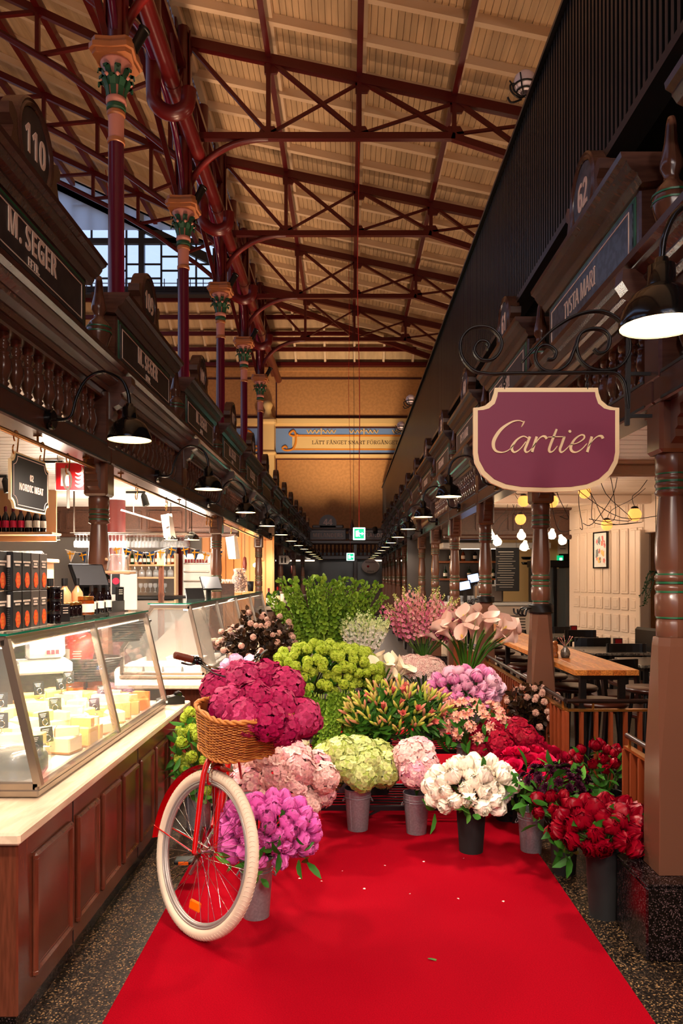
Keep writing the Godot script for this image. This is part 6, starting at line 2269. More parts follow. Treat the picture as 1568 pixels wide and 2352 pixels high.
	for i in 4:
		var b := S()
		for q in [[0, 0.12, 0.42, 0.02], [0, -0.12, 0.42, 0.02], [-0.21, 0, 0.02, 0.26], [0.21, 0, 0.02, 0.26]]:
			box(b, W(1.75 + 0.5 * i + q[0], 2.39 + q[1], 11.7), Vector3(q[2], q[3], 0.03))
		obj("panel_moulding", b, "brown_dark", bh)
	var A := W(3.41, 0, 11.6)
	var u := (W(4.7, 0, 6.3) - A).normalized()
	var n := u.cross(Vector3.UP) * -1.0
	if n.x > 0:
		n = -n
	var fr := Basis(u, Vector3.UP, u.cross(Vector3.UP))
	if fr.z.x > 0:
		fr = Basis(-u, Vector3.UP, (-u).cross(Vector3.UP))
	var sg := 1.0 if fr.x.dot(u) > 0 else -1.0
	var wl := func(a0: float, a1: float, y0: float, y1: float, z: float, th: float, st: SurfaceTool):
		bbox(st, A + u * ((a0 + a1) / 2) + Vector3(0, (y0 + y1) / 2, 0) + fr.z * z, Vector3(a1 - a0, y1 - y0, th), 0.008, fr)
	s = S()
	wl.call(-0.1, 1.78, 0.0, 2.63, -0.05, 0.1, s)
	wl.call(1.78, 3.0, 2.12, 2.63, -0.05, 0.1, s)
	wl.call(3.0, 5.6, 0.0, 2.63, -0.05, 0.1, s)
	var pw := struct("wall_panelled", s, "white_panel")
	for i in 14:
		if i in [9, 10, 11, 12]:
			for y in [[2.24, 2.54]]:
				s = S()
				wl.call(0.06 + 0.205 * i + 0.1, 0.23 + 0.205 * i + 0.1, y[0], y[1], 0.008, 0.016, s)
				obj("panel", s, "white_panel", pw)
			continue
		for y in [[2.26, 2.54], [1.32, 2.2], [1.1, 1.27], [0.8, 1.04], [0.12, 0.74]]:
			var a0: float = 0.05 + 0.205 * i + (0.08 if i > 7 else 0.0)
			if i == 8:
				a0 = 1.66
			s = S()
			wl.call(a0, a0 + (0.16 if i != 8 else 0.1), y[0], y[1], 0.006, 0.02, s)
			wl.call(a0 + 0.03, a0 + (0.13 if i != 8 else 0.07), y[0] + 0.03, y[1] - 0.03, 0.014, 0.016, s)
			obj("panel", s, "white_panel", pw)
	for a in [1.74, 3.02]:
		s = S()
		wl.call(a - 0.05, a + 0.05, 0, 2.16, 0.0, 0.14, s)
		obj("door_frame", s, "white_panel", pw)
	s = S()
	box(s, A + u * 2.4 - fr.z * 0.9 + Vector3(0, 1.3, 0), Vector3(2.6, 2.6, 0.05), fr)
	struct("wall_recess", s, "grey_wall")
	s = S()
	tube(s, smooth_path([A + u * 2.5 - fr.z * 0.86 + Vector3(0, 1.5, 0), A + u * 2.52 - fr.z * 0.8 + Vector3(0, 1.49, 0), A + u * 2.54 - fr.z * 0.78 + Vector3(0, 1.53, 0)], 3), 0.012, 6)
	tag(obj("wall_hook", s, "brass"), "small brass coat hook on the grey wall through the doorway", "hook")
	t = thing("bench", "black upholstered bench below the doorway wall", "bench", A + u * 2.45 + fr.z * 0.35, atan2(fr.z.x, fr.z.z))
	s = S()
	bbox(s, Vector3(0, 0.42, 0), Vector3(1.3, 0.1, 0.5), 0.03)
	obj("cushion", s, "chair_black", t)
	s = S()
	bbox(s, Vector3(0, 0.68, -0.22), Vector3(1.3, 0.46, 0.08), 0.03)
	obj("backrest", s, "chair_black", t)
	s = S()
	bbox(s, Vector3(0, 0.19, -0.02), Vector3(1.26, 0.37, 0.42), 0.01)
	obj("base", s, "black_steel", t)
	# framed poster: loose bright street shapes on white
	t = thing("poster", "black framed poster of bright loose shapes on the white panelled wall", "poster", A + u * 0.82 + Vector3(0, 1.93, 0) + fr.z * 0.03, atan2(fr.z.x, fr.z.z))
	s = S()
	for q in [[0, 0.25, 0.36, 0.02], [0, -0.25, 0.36, 0.02], [-0.17, 0, 0.02, 0.5], [0.17, 0, 0.02, 0.5]]:
		bbox(s, Vector3(q[0], q[1], 0.005), Vector3(q[2], q[3], 0.03), 0.004)
	obj("frame", s, "black_gloss", t)
	s = S()
	box(s, Vector3(0, 0, 0), Vector3(0.33, 0.49, 0.008))
	obj("mount", s, "white", t)
	var r := RandomNumberGenerator.new()
	r.seed = 12
	for m in ["orange", "flag_yellow", "screen_dark", "sign_red", "flag_blue", "dark_ink"]:
		s = S()
		for i in 5:
			var p := PackedVector2Array()
			var c := Vector2(r.randf_range(-0.1, 0.1), r.randf_range(-0.17, 0.17))
			var k := r.randf_range(0.02, 0.045) * (0.5 if m in ["dark_ink", "flag_blue"] else 1.0)
			for q in 5:
				p.append(c + Vector2(cos(q * 1.256), sin(q * 1.256) * 1.4) * k * r.randf_range(0.6, 1.1))
			prism(s, p, 0.0, 0.0045 + 0.0003 * i)
		stuff(obj("print", s, m, t))
	var g := S()
	box(g, Vector3(0, 0, 0.012), Vector3(0.33, 0.49, 0.002))
	obj("pane", g, "glass", t)
	# bar at the back
	s = S()
	box(s, W(3.0, 1.3, 15.6), Vector3(3.6, 2.6, 0.1))
	struct("wall_back_bar", s, "tile_grey")
	s = S()
	box(s, W(3.55, 1.3, 14.9), Vector3(1.1, 2.6, 0.1))
	struct("wall_yellow", s, "cream")
	s = S()
	box(s, W(3.0, 2.65, 13.9), Vector3(3.6, 0.06, 3.6))
	struct("ceiling_back_bar", s, "white_panel")
	t = thing("bar_counter", "white panelled bar counter with small printed text, back of the restaurant", "counter", W(2.45, 0, 13.7))
	s = S()
	bbox(s, Vector3(0, 0.52, 0), Vector3(1.6, 1.04, 0.6), 0.01)
	obj("body", s, "white_panel", t)
	s = S()
	bbox(s, Vector3(0, 1.07, 0), Vector3(1.66, 0.05, 0.7), 0.01)
	obj("top", s, "white", t)
	for i in 2:
		s = S()
		for q in [[0, 0.4, 0.7, 0.02], [0, -0.4, 0.7, 0.02], [-0.35, 0, 0.02, 0.8], [0.35, 0, 0.02, 0.8]]:
			box(s, Vector3(-0.39 + 0.78 * i + q[0], 0.52 + q[1], 0.305), Vector3(q[2], q[3], 0.012))
		obj("panel_moulding", s, "white_panel", t)
	s = S()
	for i in 11:
		if i == 6:
			continue
		box(s, Vector3(0.39 - (0.06 if i in [5, 10] else 0.0), 0.86 - 0.05 * i, 0.302), Vector3(0.54 - (0.12 if i in [5, 10] else 0.0), 0.018, 0.003))
	stuff(obj("small_print", s, "dark_ink", t))
	t = thing("menu_board", "tall black chalk menu board behind the bar", "menu board", at(1165, 1308, 13.0))
	s = S()
	for x in [-0.15, 0.15]:
		tube(s, [Vector3(x, 0.36, 0), Vector3(x, 2.62 - t.position.y, 0)], 0.004, 5)
	obj("hanging_wire", s, "steel", t)
	s = S()
	bbox(s, Vector3.ZERO, Vector3(0.4, 0.74, 0.03), 0.006)
	obj("board", s, "box_black", t)
	s = S()
	for i in 16:
		box(s, Vector3(-0.03 + 0.02 * sin(i * 2.1), 0.3 - 0.04 * i, 0.017), Vector3(0.26 + 0.04 * sin(i * 3.7), 0.007 if i else 0.016, 0.002))
	stuff(obj("chalk_lines", s, "paper", t))
	for i in 2:
		t = thing("till", ["bright till screen tilted on the restaurant bar", "small dark till behind the bright one on the bar"][i], "till", at(1067 + 20 * i, 1345 - 17 * i, 13.4 + 0.3 * i), -0.3)
		s = S()
		bbox(s, Vector3.ZERO, Vector3(0.22, 0.17, 0.03), 0.006, Basis(Vector3.BACK, 0.2))
		obj("housing", s, "black_steel", t)
		s = S()
		box(s, Vector3(0, 0, 0.017), Vector3(0.19, 0.14, 0.003), Basis(Vector3.BACK, 0.2))
		obj("screen", s, "till_screen", t)
		s = S()
		bbox(s, Vector3(0, -0.2, -0.05), Vector3(0.05, 0.36, 0.05), 0.005)
		obj("stand", s, "black_steel", t)
	t = thing("bar_shelf", "shelves of bottles and bowls behind the restaurant bar", "shelf", W(2.9, 0, 15.4))
	for y in [1.5, 1.85, 2.15]:
		s = S()
		bbox(s, Vector3(0, y, 0), Vector3(2.2, 0.04, 0.24), 0.006)
		obj("plank", s, "oak", t)
	for i in 16:
		bottle(W(1.95 + 0.12 * i, 1.52 + 0.35 * (i % 2), 15.35), 0.04, 0.24, ["bottle_green", "bottle_dark", "glass_clear", "honey"][i % 4], "paper", "box_black", "bottle on the shelves behind the restaurant bar", "restaurant bar bottles")
	for i in 8:
		t = thing("stacked_bowl", "dark stacked bowls on the shelf beside the menu board", "bowl", at(1204 + 3 * (i % 4), 1285 + 12 * (i / 4), 14.8), 0, "bowls behind the bar")
		s = S()
		lathe(s, [Vector2(0, 0), Vector2(0.04, 0), Vector2(0.07, 0.05), Vector2(0.065, 0.05), Vector2(0, 0.02)], 10)
		obj("bowl", s, "black_gloss", t)
	t = thing("extractor_hood", "long pale hood above the restaurant bar", "hood", W(2.6, 2.1, 13.6))
	s = S()
	bbox(s, Vector3.ZERO, Vector3(1.9, 0.1, 0.5), 0.01)
	obj("hood", s, "white", t)
	for x in [-0.8, 0.8]:
		s = S()
		tube(s, [Vector3(x, 0.04, 0), Vector3(x, 0.53, 0)], 0.01, 6)
		obj("hanger", s, "steel", t)
	s = S()
	box(s, Vector3(0, -0.055, 0.1), Vector3(1.2, 0.01, 0.05))
	obj("strip_light", s, "strip_light", t)
	t = thing("coffee_machine", "steel coffee machine on the restaurant bar", "coffee machine", W(2.5, 1.095, 13.7))
	s = S()
	bbox(s, Vector3(0, 0.16, 0), Vector3(0.5, 0.32, 0.36), 0.03)
	obj("body", s, "steel_brushed", t)
	s = S()
	for i in 3:
		lathe(s, [Vector2(0, 0), Vector2(0.03, 0), Vector2(0.03, 0.08), Vector2(0, 0.08)], 10, Transform3D(Basis(), Vector3(-0.15 + 0.15 * i, 0.32, 0)), false)
	obj("cup_stack", s, "white_gloss", t)
	for i in 7:
		t = thing("glass_tumbler", "tumbler standing on the restaurant bar", "glass", W(1.8 + 0.07 * i, 1.095, 13.6), 0, "tumblers on the restaurant bar")
		s = S()
		lathe(s, [Vector2(0, 0), Vector2(0.028, 0), Vector2(0.032, 0.12), Vector2(0.03, 0.12), Vector2(0.026, 0.01)], 10)
		obj("glass_body", s, "glass_clear", t)
	t = thing("black_fridge", "tall black framed glass fridge beside the panelled wall", "fridge", W(3.62, 0, 13.6))
	s = S()
	for x in [-0.32, 0.0, 0.32]:
		bbox(s, Vector3(x, 0.9, 0), Vector3(0.06, 1.8, 0.5), 0.006)
	bbox(s, Vector3(0, 1.78, 0), Vector3(0.74, 0.12, 0.56), 0.01)
	bbox(s, Vector3(0, 0.06, 0), Vector3(0.7, 0.12, 0.5), 0.006)
	obj("cabinet", s, "black_steel", t)
	s = S()
	box(s, Vector3(0, 0.9, -0.1), Vector3(0.6, 1.6, 0.02))
	obj("back_panel", s, "plastic_grey", t)
	s = S()
	box(s, Vector3(0, 0.9, 0.2), Vector3(0.6, 1.6, 0.008))
	obj("pane", s, "glass", t)
	t = thing("exit_sign", "small green glowing exit sign on the yellow wall by the fridge", "exit sign", at(1286, 1286, 14.83))
	s = S()
	bbox(s, Vector3.ZERO, Vector3(0.12, 0.17, 0.03), 0.004)
	obj("board", s, "exit_green", t)
	s = S()
	box(s, Vector3(0.01, 0, 0.017), Vector3(0.05, 0.08, 0.003))
	obj("white_figure", s, "exit_white", t)
	t = thing("notice", "white handwritten notice on the yellow wall above the exit sign", "notice", at(1292, 1258, 14.84))
	s = S()
	bbox(s, Vector3.ZERO, Vector3(0.2, 0.24, 0.01), 0.002)
	obj("sheet", s, "paper", t)
	s = S()
	for i in 2:
		box(s, Vector3(0, 0.04 - 0.06 * i, 0.006), Vector3(0.11, 0.012, 0.002))
	stuff(obj("writing", s, "dark_ink", t))
	t = thing("trailing_plant", "trailing green plant hanging beside the nearest right post", "plant", at(1500, 1340, 6.5))
	s = S()
	tube(s, [Vector3(0.02, 0.1, 0), Vector3(0.02, 2.6 - t.position.y, 0)], 0.003, 5)
	obj("cord", s, "wire_dark", t)
	for i in 9:
		s = S()
		var pts := [Vector3(0.02, 0.1, 0), Vector3(-0.04 * sin(i), 0.08, 0.03 * cos(i * 2.0)), Vector3(-0.07 - 0.02 * sin(i * 2.0), -0.02 * i, 0.04 * cos(i)), Vector3(-0.09 + 0.03 * sin(i * 3.0), -0.05 - 0.018 * i, 0.04 * cos(i))]
		tube(s, smooth_path(pts, 3), 0.0025, 4)
		for k in 7:
			var p: Vector3 = smooth_path(pts, 3)[2 + k]
			box(s, p + Vector3(0.01 * sin(k * 2.0), 0, 0.005), Vector3(0.016, 0.011, 0.001), Basis(Vector3(1, 0.5, 0.2).normalized(), k * 1.3))
		obj("tendril", s, "leaf_pot", t)
	# loose clusters of amber globes and clear bulbs on long cords
	var gl := [[1195, 1193, 9.6], [1268, 1152, 8.6], [1202, 1151, 9.2], [1393, 1206, 9.4], [1457, 1182, 8.0], [1342, 1131, 8.6]]
	var wh := ["left, above the bar", "just right of the second post", "behind the second post", "lower one by the poster", "nearest the doorway", "highest, just under the burgundy sign"]
	for i in 6:
		globe_pendant(at(gl[i][0], gl[i][1], gl[i][2]), true, "amber glass globe pendant, " + wh[i], i)
	var cl := [[1126, 1227], [1141, 1241], [1197, 1227], [1204, 1253], [1267, 1226], [1290, 1239]]
	var cw := ["leftmost, beside the third post", "second from the left by the third post", "upper one left of the second post", "lower one left of the second post", "just right of the second post", "rightmost over the bar"]
	for i in 6:
		globe_pendant(at(cl[i][0], cl[i][1], 10.4 + 0.1 * i), false, "bright clear bulb pendant, " + cw[i], i)
	for i in 9:
		s = S()
		var a := W(1.95 + 0.1 * (i % 7), 2.6, 7.2 + 0.25 * (i / 7))
		var e := W(2.05 + 0.13 * ((i * 5) % 7), 2.12 - 0.04 * (i % 4), 7.4 + 0.3 * sin(i * 2.0))
		tube(s, smooth_path([a, a.lerp(e, 0.4) + Vector3(0.05 * sin(i * 1.3), -0.05, 0), a.lerp(e, 0.8) + Vector3(0.08 * cos(i * 1.7), -0.1, 0.05), e + Vector3(0.3 * sin(i), 0.02, 0)], 4), 0.0035, 5)
		lathe(s, [Vector2(0.012, -0.03), Vector2(0.014, 0)], 8, Transform3D(Basis(), a))
		tag(obj("loose_cord", s, "wire_dark"), "thin dark cord looping below the restaurant ceiling", "cord", "loose cords below the restaurant ceiling")

# ---------------------------------------------------------------- flowers
func L(hex: String) -> Color:
	return Color(hex).srgb_to_linear()

func br(c: Color, f: float) -> Color:   # brighter or darker in linear values, the hue kept
	return Color(c.r * f, c.g * f, c.b * f)

func frame_of(dir: Vector3, spin := 0.0) -> Basis:   # local y along dir
	var y := dir.normalized()
	var x := y.cross(Vector3.BACK if absf(y.z) < 0.9 else Vector3.RIGHT).normalized()
	return Basis(x, y, x.cross(y)) * Basis(Vector3.UP, spin)

func petal(s: SurfaceTool, xf: Transform3D, ln: float, wd: float, b0: float, b1: float, cup: float, c0: Color, c1: Color, nv := 4, ruff := 0.0, pointed := 0.0) -> void:   # grows from the origin along y, bending towards z
	var rows := []
	var p := Vector3.ZERO
	for i in nv + 1:
		var v := float(i) / nv
		var a := b0 + b1 * v
		var t := Vector3(0, cos(a), sin(a))
		var n := Vector3(0, -sin(a), cos(a))
		if i > 0:
			p += t * ln / nv
		var w := wd * pow(sin(PI * (0.1 + (0.78 + 0.12 * pointed) * v)), 0.8 + 0.5 * pointed)
		var k := ruff * ln * (1.0 if i % 2 else -1.0)
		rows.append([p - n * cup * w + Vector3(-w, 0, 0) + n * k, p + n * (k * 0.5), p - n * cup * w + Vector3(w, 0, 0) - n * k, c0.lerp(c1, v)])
	s.set_smooth_group(3)
	for i in nv:
		for u in 2:
			for q in [[0, 0], [1, 0], [1, 1], [0, 0], [1, 1], [0, 1]]:
				s.set_color(rows[i + q[0]][3])
				s.add_vertex(xf * (rows[i + q[0]][u + q[1]] as Vector3))
	s.set_smooth_group(-1)

func peony(seed_: int, open: float, cout: Color, cin: Color, heart: Color) -> ArrayMesh:
	var r := RandomNumberGenerator.new()
	r.seed = seed_
	var s := S()
	for ring in 5:
		var n: int = [5, 6, 7, 8, 9][ring]
		var ln: float = [0.1, 0.094, 0.082, 0.066, 0.05][ring] * lerpf(1.0, 0.9, open)
		for i in n:
			var xf := Transform3D(Basis(Vector3.UP, TAU * (i + 0.5 * ring) / n + r.randf_range(-0.22, 0.22)), Vector3.ZERO)
			xf.origin = xf.basis * Vector3(0, -0.045 + 0.007 * ring, 0.006)
			var c := cout.lerp(cin, ring / 4.0)
			if ring >= 3:
				c = heart.lerp(cin, 0.25 if ring == 4 else 0.6)
			var k := r.randf_range(-0.1, 0.1)
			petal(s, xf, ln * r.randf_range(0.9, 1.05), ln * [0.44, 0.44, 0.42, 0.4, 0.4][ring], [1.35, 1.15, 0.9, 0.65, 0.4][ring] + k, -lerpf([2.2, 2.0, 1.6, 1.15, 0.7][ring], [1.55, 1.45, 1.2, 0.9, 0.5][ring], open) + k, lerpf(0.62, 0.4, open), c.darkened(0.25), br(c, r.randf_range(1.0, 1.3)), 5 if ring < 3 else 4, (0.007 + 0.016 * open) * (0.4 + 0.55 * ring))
	return mesh_of(s)

func rose(seed_: int, c: Color) -> ArrayMesh:
	var r := RandomNumberGenerator.new()
	r.seed = seed_
	var s := S()
	for i in 19:
		var f := i / 18.0
		var xf := Transform3D(Basis(Vector3.UP, i * 2.4), Vector3.ZERO)
		xf.origin = xf.basis * Vector3(0, -0.03, 0.003 + 0.012 * f)
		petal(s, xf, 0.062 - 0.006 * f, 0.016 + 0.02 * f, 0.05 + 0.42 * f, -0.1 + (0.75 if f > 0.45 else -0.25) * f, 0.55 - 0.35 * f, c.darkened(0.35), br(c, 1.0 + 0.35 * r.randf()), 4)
	return mesh_of(s)

func hydrangea(seed_: int, rad: float, ca: Color, cb: Color, n := 165, size := 0.0168) -> ArrayMesh:
	var r := RandomNumberGenerator.new()
	r.seed = seed_
	var s := S()
	s.set_smooth_group(-1)
	for i in n:
		var y := 1.0 - 1.5 * (i + 0.5) / n
		var q := sqrt(maxf(0.0, 1.0 - y * y))
		var dir := Vector3(cos(i * 2.39996) * q, y, sin(i * 2.39996) * q)
		dir = (dir + Vector3(r.randf_range(-1, 1), r.randf_range(-1, 1), r.randf_range(-1, 1)) * 0.16).normalized()
		var o := dir * rad * r.randf_range(0.86, 1.04)
		var b := frame_of((dir + Vector3(r.randf_range(-1, 1), r.randf_range(-1, 1), r.randf_range(-1, 1)) * 0.35).normalized(), r.randf() * TAU)
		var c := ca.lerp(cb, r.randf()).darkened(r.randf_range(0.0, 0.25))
		for k in 4:
			var t := Basis(Vector3.UP, TAU * k / 4)
			var z := size * r.randf_range(0.9, 1.15)
			var p0 := o
			var j := r.randf_range(-0.12, 0.25)
			var P := []
			for e in [[-0.5, 0.05, 0.4], [-0.62, 0.12, 0.8], [-0.3, j, 1.12], [0.3, j, 1.12], [0.62, 0.12, 0.8], [0.5, 0.05, 0.4]]:
				P.append(o + b * (t * (Vector3(e[0], e[1], e[2]) * z)))
			var pm := o + b * (t * (Vector3(0, 0.2, 0.62) * z))
			s.set_smooth_group(6)
			var ring := [p0] + P
			for e in 7:
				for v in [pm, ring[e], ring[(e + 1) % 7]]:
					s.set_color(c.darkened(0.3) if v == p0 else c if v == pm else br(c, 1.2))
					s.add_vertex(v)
	return mesh_of(s)

func ball(seed_: int, rad: float, ca: Color, cb: Color, n := 60, size := 0.009) -> ArrayMesh:   # a small tight ball or dome of five-petalled florets
	var r := RandomNumberGenerator.new()
	r.seed = seed_
	var s := S()
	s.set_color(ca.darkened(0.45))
	lathe(s, [Vector2(0, -rad * 0.7), Vector2(rad * 0.6, -rad * 0.4), Vector2(rad * 0.8, 0), Vector2(rad * 0.6, rad * 0.5), Vector2(0, rad * 0.8)], 8)
	for i in n:
		var y := 1.0 - 1.75 * (i + 0.5) / n
		var q := sqrt(maxf(0.0, 1.0 - y * y))
		var dir := (Vector3(cos(i * 2.39996) * q, y, sin(i * 2.39996) * q) + Vector3(r.randf_range(-1, 1), r.randf_range(-1, 1), r.randf_range(-1, 1)) * 0.12).normalized()
		var o := dir * rad * r.randf_range(0.88, 1.06)
		var b := frame_of(dir, r.randf() * TAU)
		var c := ca.lerp(cb, r.randf())
		for k in 5:
			var t := Basis(Vector3.UP, TAU * k / 5)
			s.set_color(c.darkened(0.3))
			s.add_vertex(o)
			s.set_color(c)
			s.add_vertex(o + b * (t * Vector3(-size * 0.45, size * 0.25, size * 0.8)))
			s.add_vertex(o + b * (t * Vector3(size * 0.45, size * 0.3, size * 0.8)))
	return mesh_of(s)

func umbel(seed_: int) -> ArrayMesh:   # a flat dome of tiny pale stars on thin rays
	var r := RandomNumberGenerator.new()
	r.seed = seed_
	var s := S()
	for i in 85:
		var a := i * 2.39996
		var q := sqrt((i + 0.5) / 85.0)
		var o := Vector3(cos(a) * q * 0.068, 0.028 * (1.0 - q * q) + r.randf_range(-0.005, 0.005), sin(a) * q * 0.068)
		var b := frame_of(Vector3(cos(a) * q * 0.7, 1, sin(a) * q * 0.7), r.randf() * TAU)
		var c := L("d9a79c").lerp(L("f0d6c4"), r.randf())
		for k in 6:
			var t := Basis(Vector3.UP, TAU * k / 6)
			s.set_color(L("6d2438") if k % 2 else c)
			s.add_vertex(o)
			s.set_color(c)
			s.add_vertex(o + b * (t * Vector3(-0.0032, 0.002, 0.0085)))
			s.add_vertex(o + b * (t * Vector3(0.0032, 0.002, 0.0085)))
		if i % 3 == 0:
			s.set_color(L("7a5a40"))
			tube(s, [Vector3(0, -0.05, 0), o], 0.0012, 3)
	return mesh_of(s)

func spike(seed_: int, ln: float, kind: int) -> ArrayMesh:   # 0 larkspur, 1 snapdragon, 2 bells of Ireland
	var r := RandomNumberGenerator.new()
	r.seed = seed_
	var s := S()
	s.set_color([L("6f8b3a"), L("6f9440"), L("a3b84e")][kind])
	tube(s, [Vector3(0, 0, 0), Vector3(0.004, ln * 0.5, 0.003), Vector3(0, ln, 0)], 0.0045, 5, false, 0.0015)
	var n: int = [40, 34, 78][kind]
	for i in n:
		var f := (i + 0.5) / n
		var a := i * 2.39996
		var out := Vector3(cos(a), 0, sin(a))
		if kind == 2:
			var sz := lerpf(0.019, 0.009, f * f)
			var o := out * 0.012 + Vector3(0, ln * (0.12 + 0.86 * f), 0)
			var b := frame_of((out + Vector3(0, 0.5, 0)).normalized(), r.randf() * TAU)
			var g := L("4f7318").lerp(L("84a232"), r.randf())
			for k in 6:
				var t0 := TAU * k / 6
				var t1 := TAU * (k + 1) / 6
				s.set_color(g.darkened(0.35))
				s.add_vertex(o)
				s.set_color(g)
				s.add_vertex(o + b * Vector3(cos(t0) * sz, sz * 0.9, sin(t0) * sz))
				s.add_vertex(o + b * Vector3(cos(t1) * sz, sz * 0.9, sin(t1) * sz))
			if i > n - 7 or i % 14 == 0:
				petal(s, Transform3D(frame_of(out + Vector3(0, 0.8, 0)), o), 0.034, 0.014, 0.1, 0.6, 0.2, g.darkened(0.1), br(g, 1.25), 3)
			continue
		var o := out * (0.021 if f < 0.8 else 0.012) + Vector3(0, ln * (0.16 + 0.82 * f), 0)
		if f > 0.86:
			s.set_color(L("c4c270") if kind == 0 else L("c3d58a"))
			lathe(s, [Vector2(0, -0.006), Vector2(0.005, 0), Vector2(0, 0.008)], 5, Transform3D(frame_of(out + Vector3.UP), o * Vector3(0.5, 1, 0.5)))
			continue
		var b := frame_of((out + Vector3(0, 0.25 if kind == 0 else -0.2, 0)).normalized(), r.randf() * TAU)
		var c: Color
		if kind == 0:
			c = L("d9808f").lerp(L("efc0b4"), clampf(f * 0.9 + r.randf_range(-0.3, 0.3), 0, 1))
			if seed_ % 4 == 0:
				c = L("cf5f86").lerp(L("e693a6"), r.randf())
		else:
			c = L("e9e4cf").lerp(L("fffaf0"), r.randf()) if f < 0.62 else L("dfe3ac")
		var z := lerpf(0.0165, 0.009, f)
		for k in 5:
			var t := Basis(Vector3.UP, TAU * k / 5)
			var pl := o + b * (t * Vector3(-z * 0.5, z * 0.3, z * 0.6))
			var pr := o + b * (t * Vector3(z * 0.5, z * 0.3, z * 0.6))
			var pt := o + b * (t * Vector3(0, z * 0.3, z * 1.1))
			s.set_color(c.darkened(0.25))
			s.add_vertex(o)
			s.set_color(c)
			s.add_vertex(pl)
			s.add_vertex(pr)
			s.add_vertex(pl)
			s.add_vertex(pt)
			s.add_vertex(pr)
		if i % 8 == 0:
			petal(s, Transform3D(frame_of(out + Vector3(0, 0.6, 0)), Vector3(0, o.y, 0)), 0.035, 0.004, 0.2, 0.5, 0.1, L("4f6f25"), L("7f9c45"), 2, 0, 1.0)
	return mesh_of(s)

func calla(seed_: int, c: Color) -> ArrayMesh:
	var r := RandomNumberGenerator.new()
	r.seed = seed_
	var s := S()
	var nu := 12
	var nv := 5
	var g := []
	for j in nv + 1:
		var v := float(j) / nv
		var row := []
		for i in nu + 1:
			var u := lerpf(-1.0, 1.0, float(i) / nu)
			var t := u * PI * 0.98
			var rad := 0.007 + 0.02 * pow(v, 2.2) * (1.0 + 0.35 * (1.0 - absf(u)))
			var h := 0.115 * v * (1.0 - 0.42 * absf(u)) + 0.03 * v * v * (1.0 - absf(u))
			var fl := 0.016 * pow(v, 5.0)
			row.append(Vector3(sin(t) * (rad + fl), h - 0.04 * pow(v, 5.0) * (1.0 - absf(u)) * 0.3, -cos(t) * (rad + fl * 0.8)))
		g.append(row)
	s.set_smooth_group(3)
	for j in nv:
		for i in nu:
			for q in [[0, 0], [1, 0], [1, 1], [0, 0], [1, 1], [0, 1]]:
				var v := float(j + q[0]) / nv
				s.set_color(L("a9b867").lerp(c, clampf(v * 2.5, 0, 1)))
				s.add_vertex(g[j + q[0]][i + q[1]])
	s.set_color(L("e8c860"))
	lathe(s, [Vector2(0.004, 0.015), Vector2(0.006, 0.03), Vector2(0.005, 0.07), Vector2(0, 0.078)], 6)
	return mesh_of(s)

func bud(c0: Color, c1: Color) -> ArrayMesh:
	var s := S()
	for k in 3:
		var b := Basis(Vector3.UP, TAU * k / 3)
		for q in [[0.0, 0.004, 0.02, 0.0085], [0.02, 0.0085, 0.055, 0.0115], [0.055, 0.0115, 0.078, 0.008], [0.078, 0.008, 0.092, 0.0015]]:
			for m in 3:
				var a0 := -PI / 3 + m * TAU / 9
				var a1 := a0 + TAU / 9
				var f0 := 1.0 - 0.16 * pow(absf(sin(a0 * 1.5)), 3.0)
				var f1 := 1.0 - 0.16 * pow(absf(sin(a1 * 1.5)), 3.0)
				s.set_smooth_group(4)
				var A := b * Vector3(sin(a0) * q[1] * f0, q[0], cos(a0) * q[1] * f0)
				var B := b * Vector3(sin(a1) * q[1] * f1, q[0], cos(a1) * q[1] * f1)
				var C := b * Vector3(sin(a1) * q[3] * f1, q[2], cos(a1) * q[3] * f1)
				var D := b * Vector3(sin(a0) * q[3] * f0, q[2], cos(a0) * q[3] * f0)
				for v in [A, D, C, A, C, B]:
					s.set_color(c0.lerp(c1, clampf((v as Vector3).y / 0.08, 0, 1)))
					s.add_vertex(v)
	return mesh_of(s)

func open_lily(c0: Color, c1: Color, wide: float, ln := 0.085, wd := 0.02) -> ArrayMesh:
	var s := S()
	for i in 6:
		petal(s, Transform3D(Basis(Vector3.UP, TAU * i / 6), Vector3.ZERO), ln * (1.0 if i % 2 else 0.93), wd, 0.15 * wide, 1.0 * wide, 0.25, c0, c1, 4, 0.0, 0.8)
	return mesh_of(s)

func alstro(seed_: int) -> ArrayMesh:   # a head of five small trumpets
	var r := RandomNumberGenerator.new()
	r.seed = seed_
	var s := S()
	for k in 6:
		var a := TAU * k / 5
		var b := frame_of(Vector3(cos(a), 0.75, sin(a)) if k < 5 else Vector3.UP, r.randf() * 2)
		var o := b * Vector3(0, 0.022, 0)
		for i in 6:
			var yel := i % 2 == 0
			petal(s, Transform3D(b * Basis(Vector3.UP, TAU * i / 6), o), 0.032, 0.0095, 0.2, 1.0, 0.1, L("f0b878") if yel else L("e08878"), L("f4b8ac").lerp(L("e88c84"), r.randf()), 2)
	return mesh_of(s)

func scabiosa(seed_: int) -> ArrayMesh:
	var r := RandomNumberGenerator.new()
	r.seed = seed_
	var s := S()
	for i in 34:
		var f := i / 33.0
		petal(s, Transform3D(Basis(Vector3.UP, i * 2.4), Vector3(0, -0.004, 0)), 0.014 + 0.014 * f, 0.005, 0.2 + 1.25 * f, 0.2, 0.1, L("1c0612"), L("4a1030").lerp(L("300818"), r.randf()), 2, 0.1)
	return mesh_of(s)

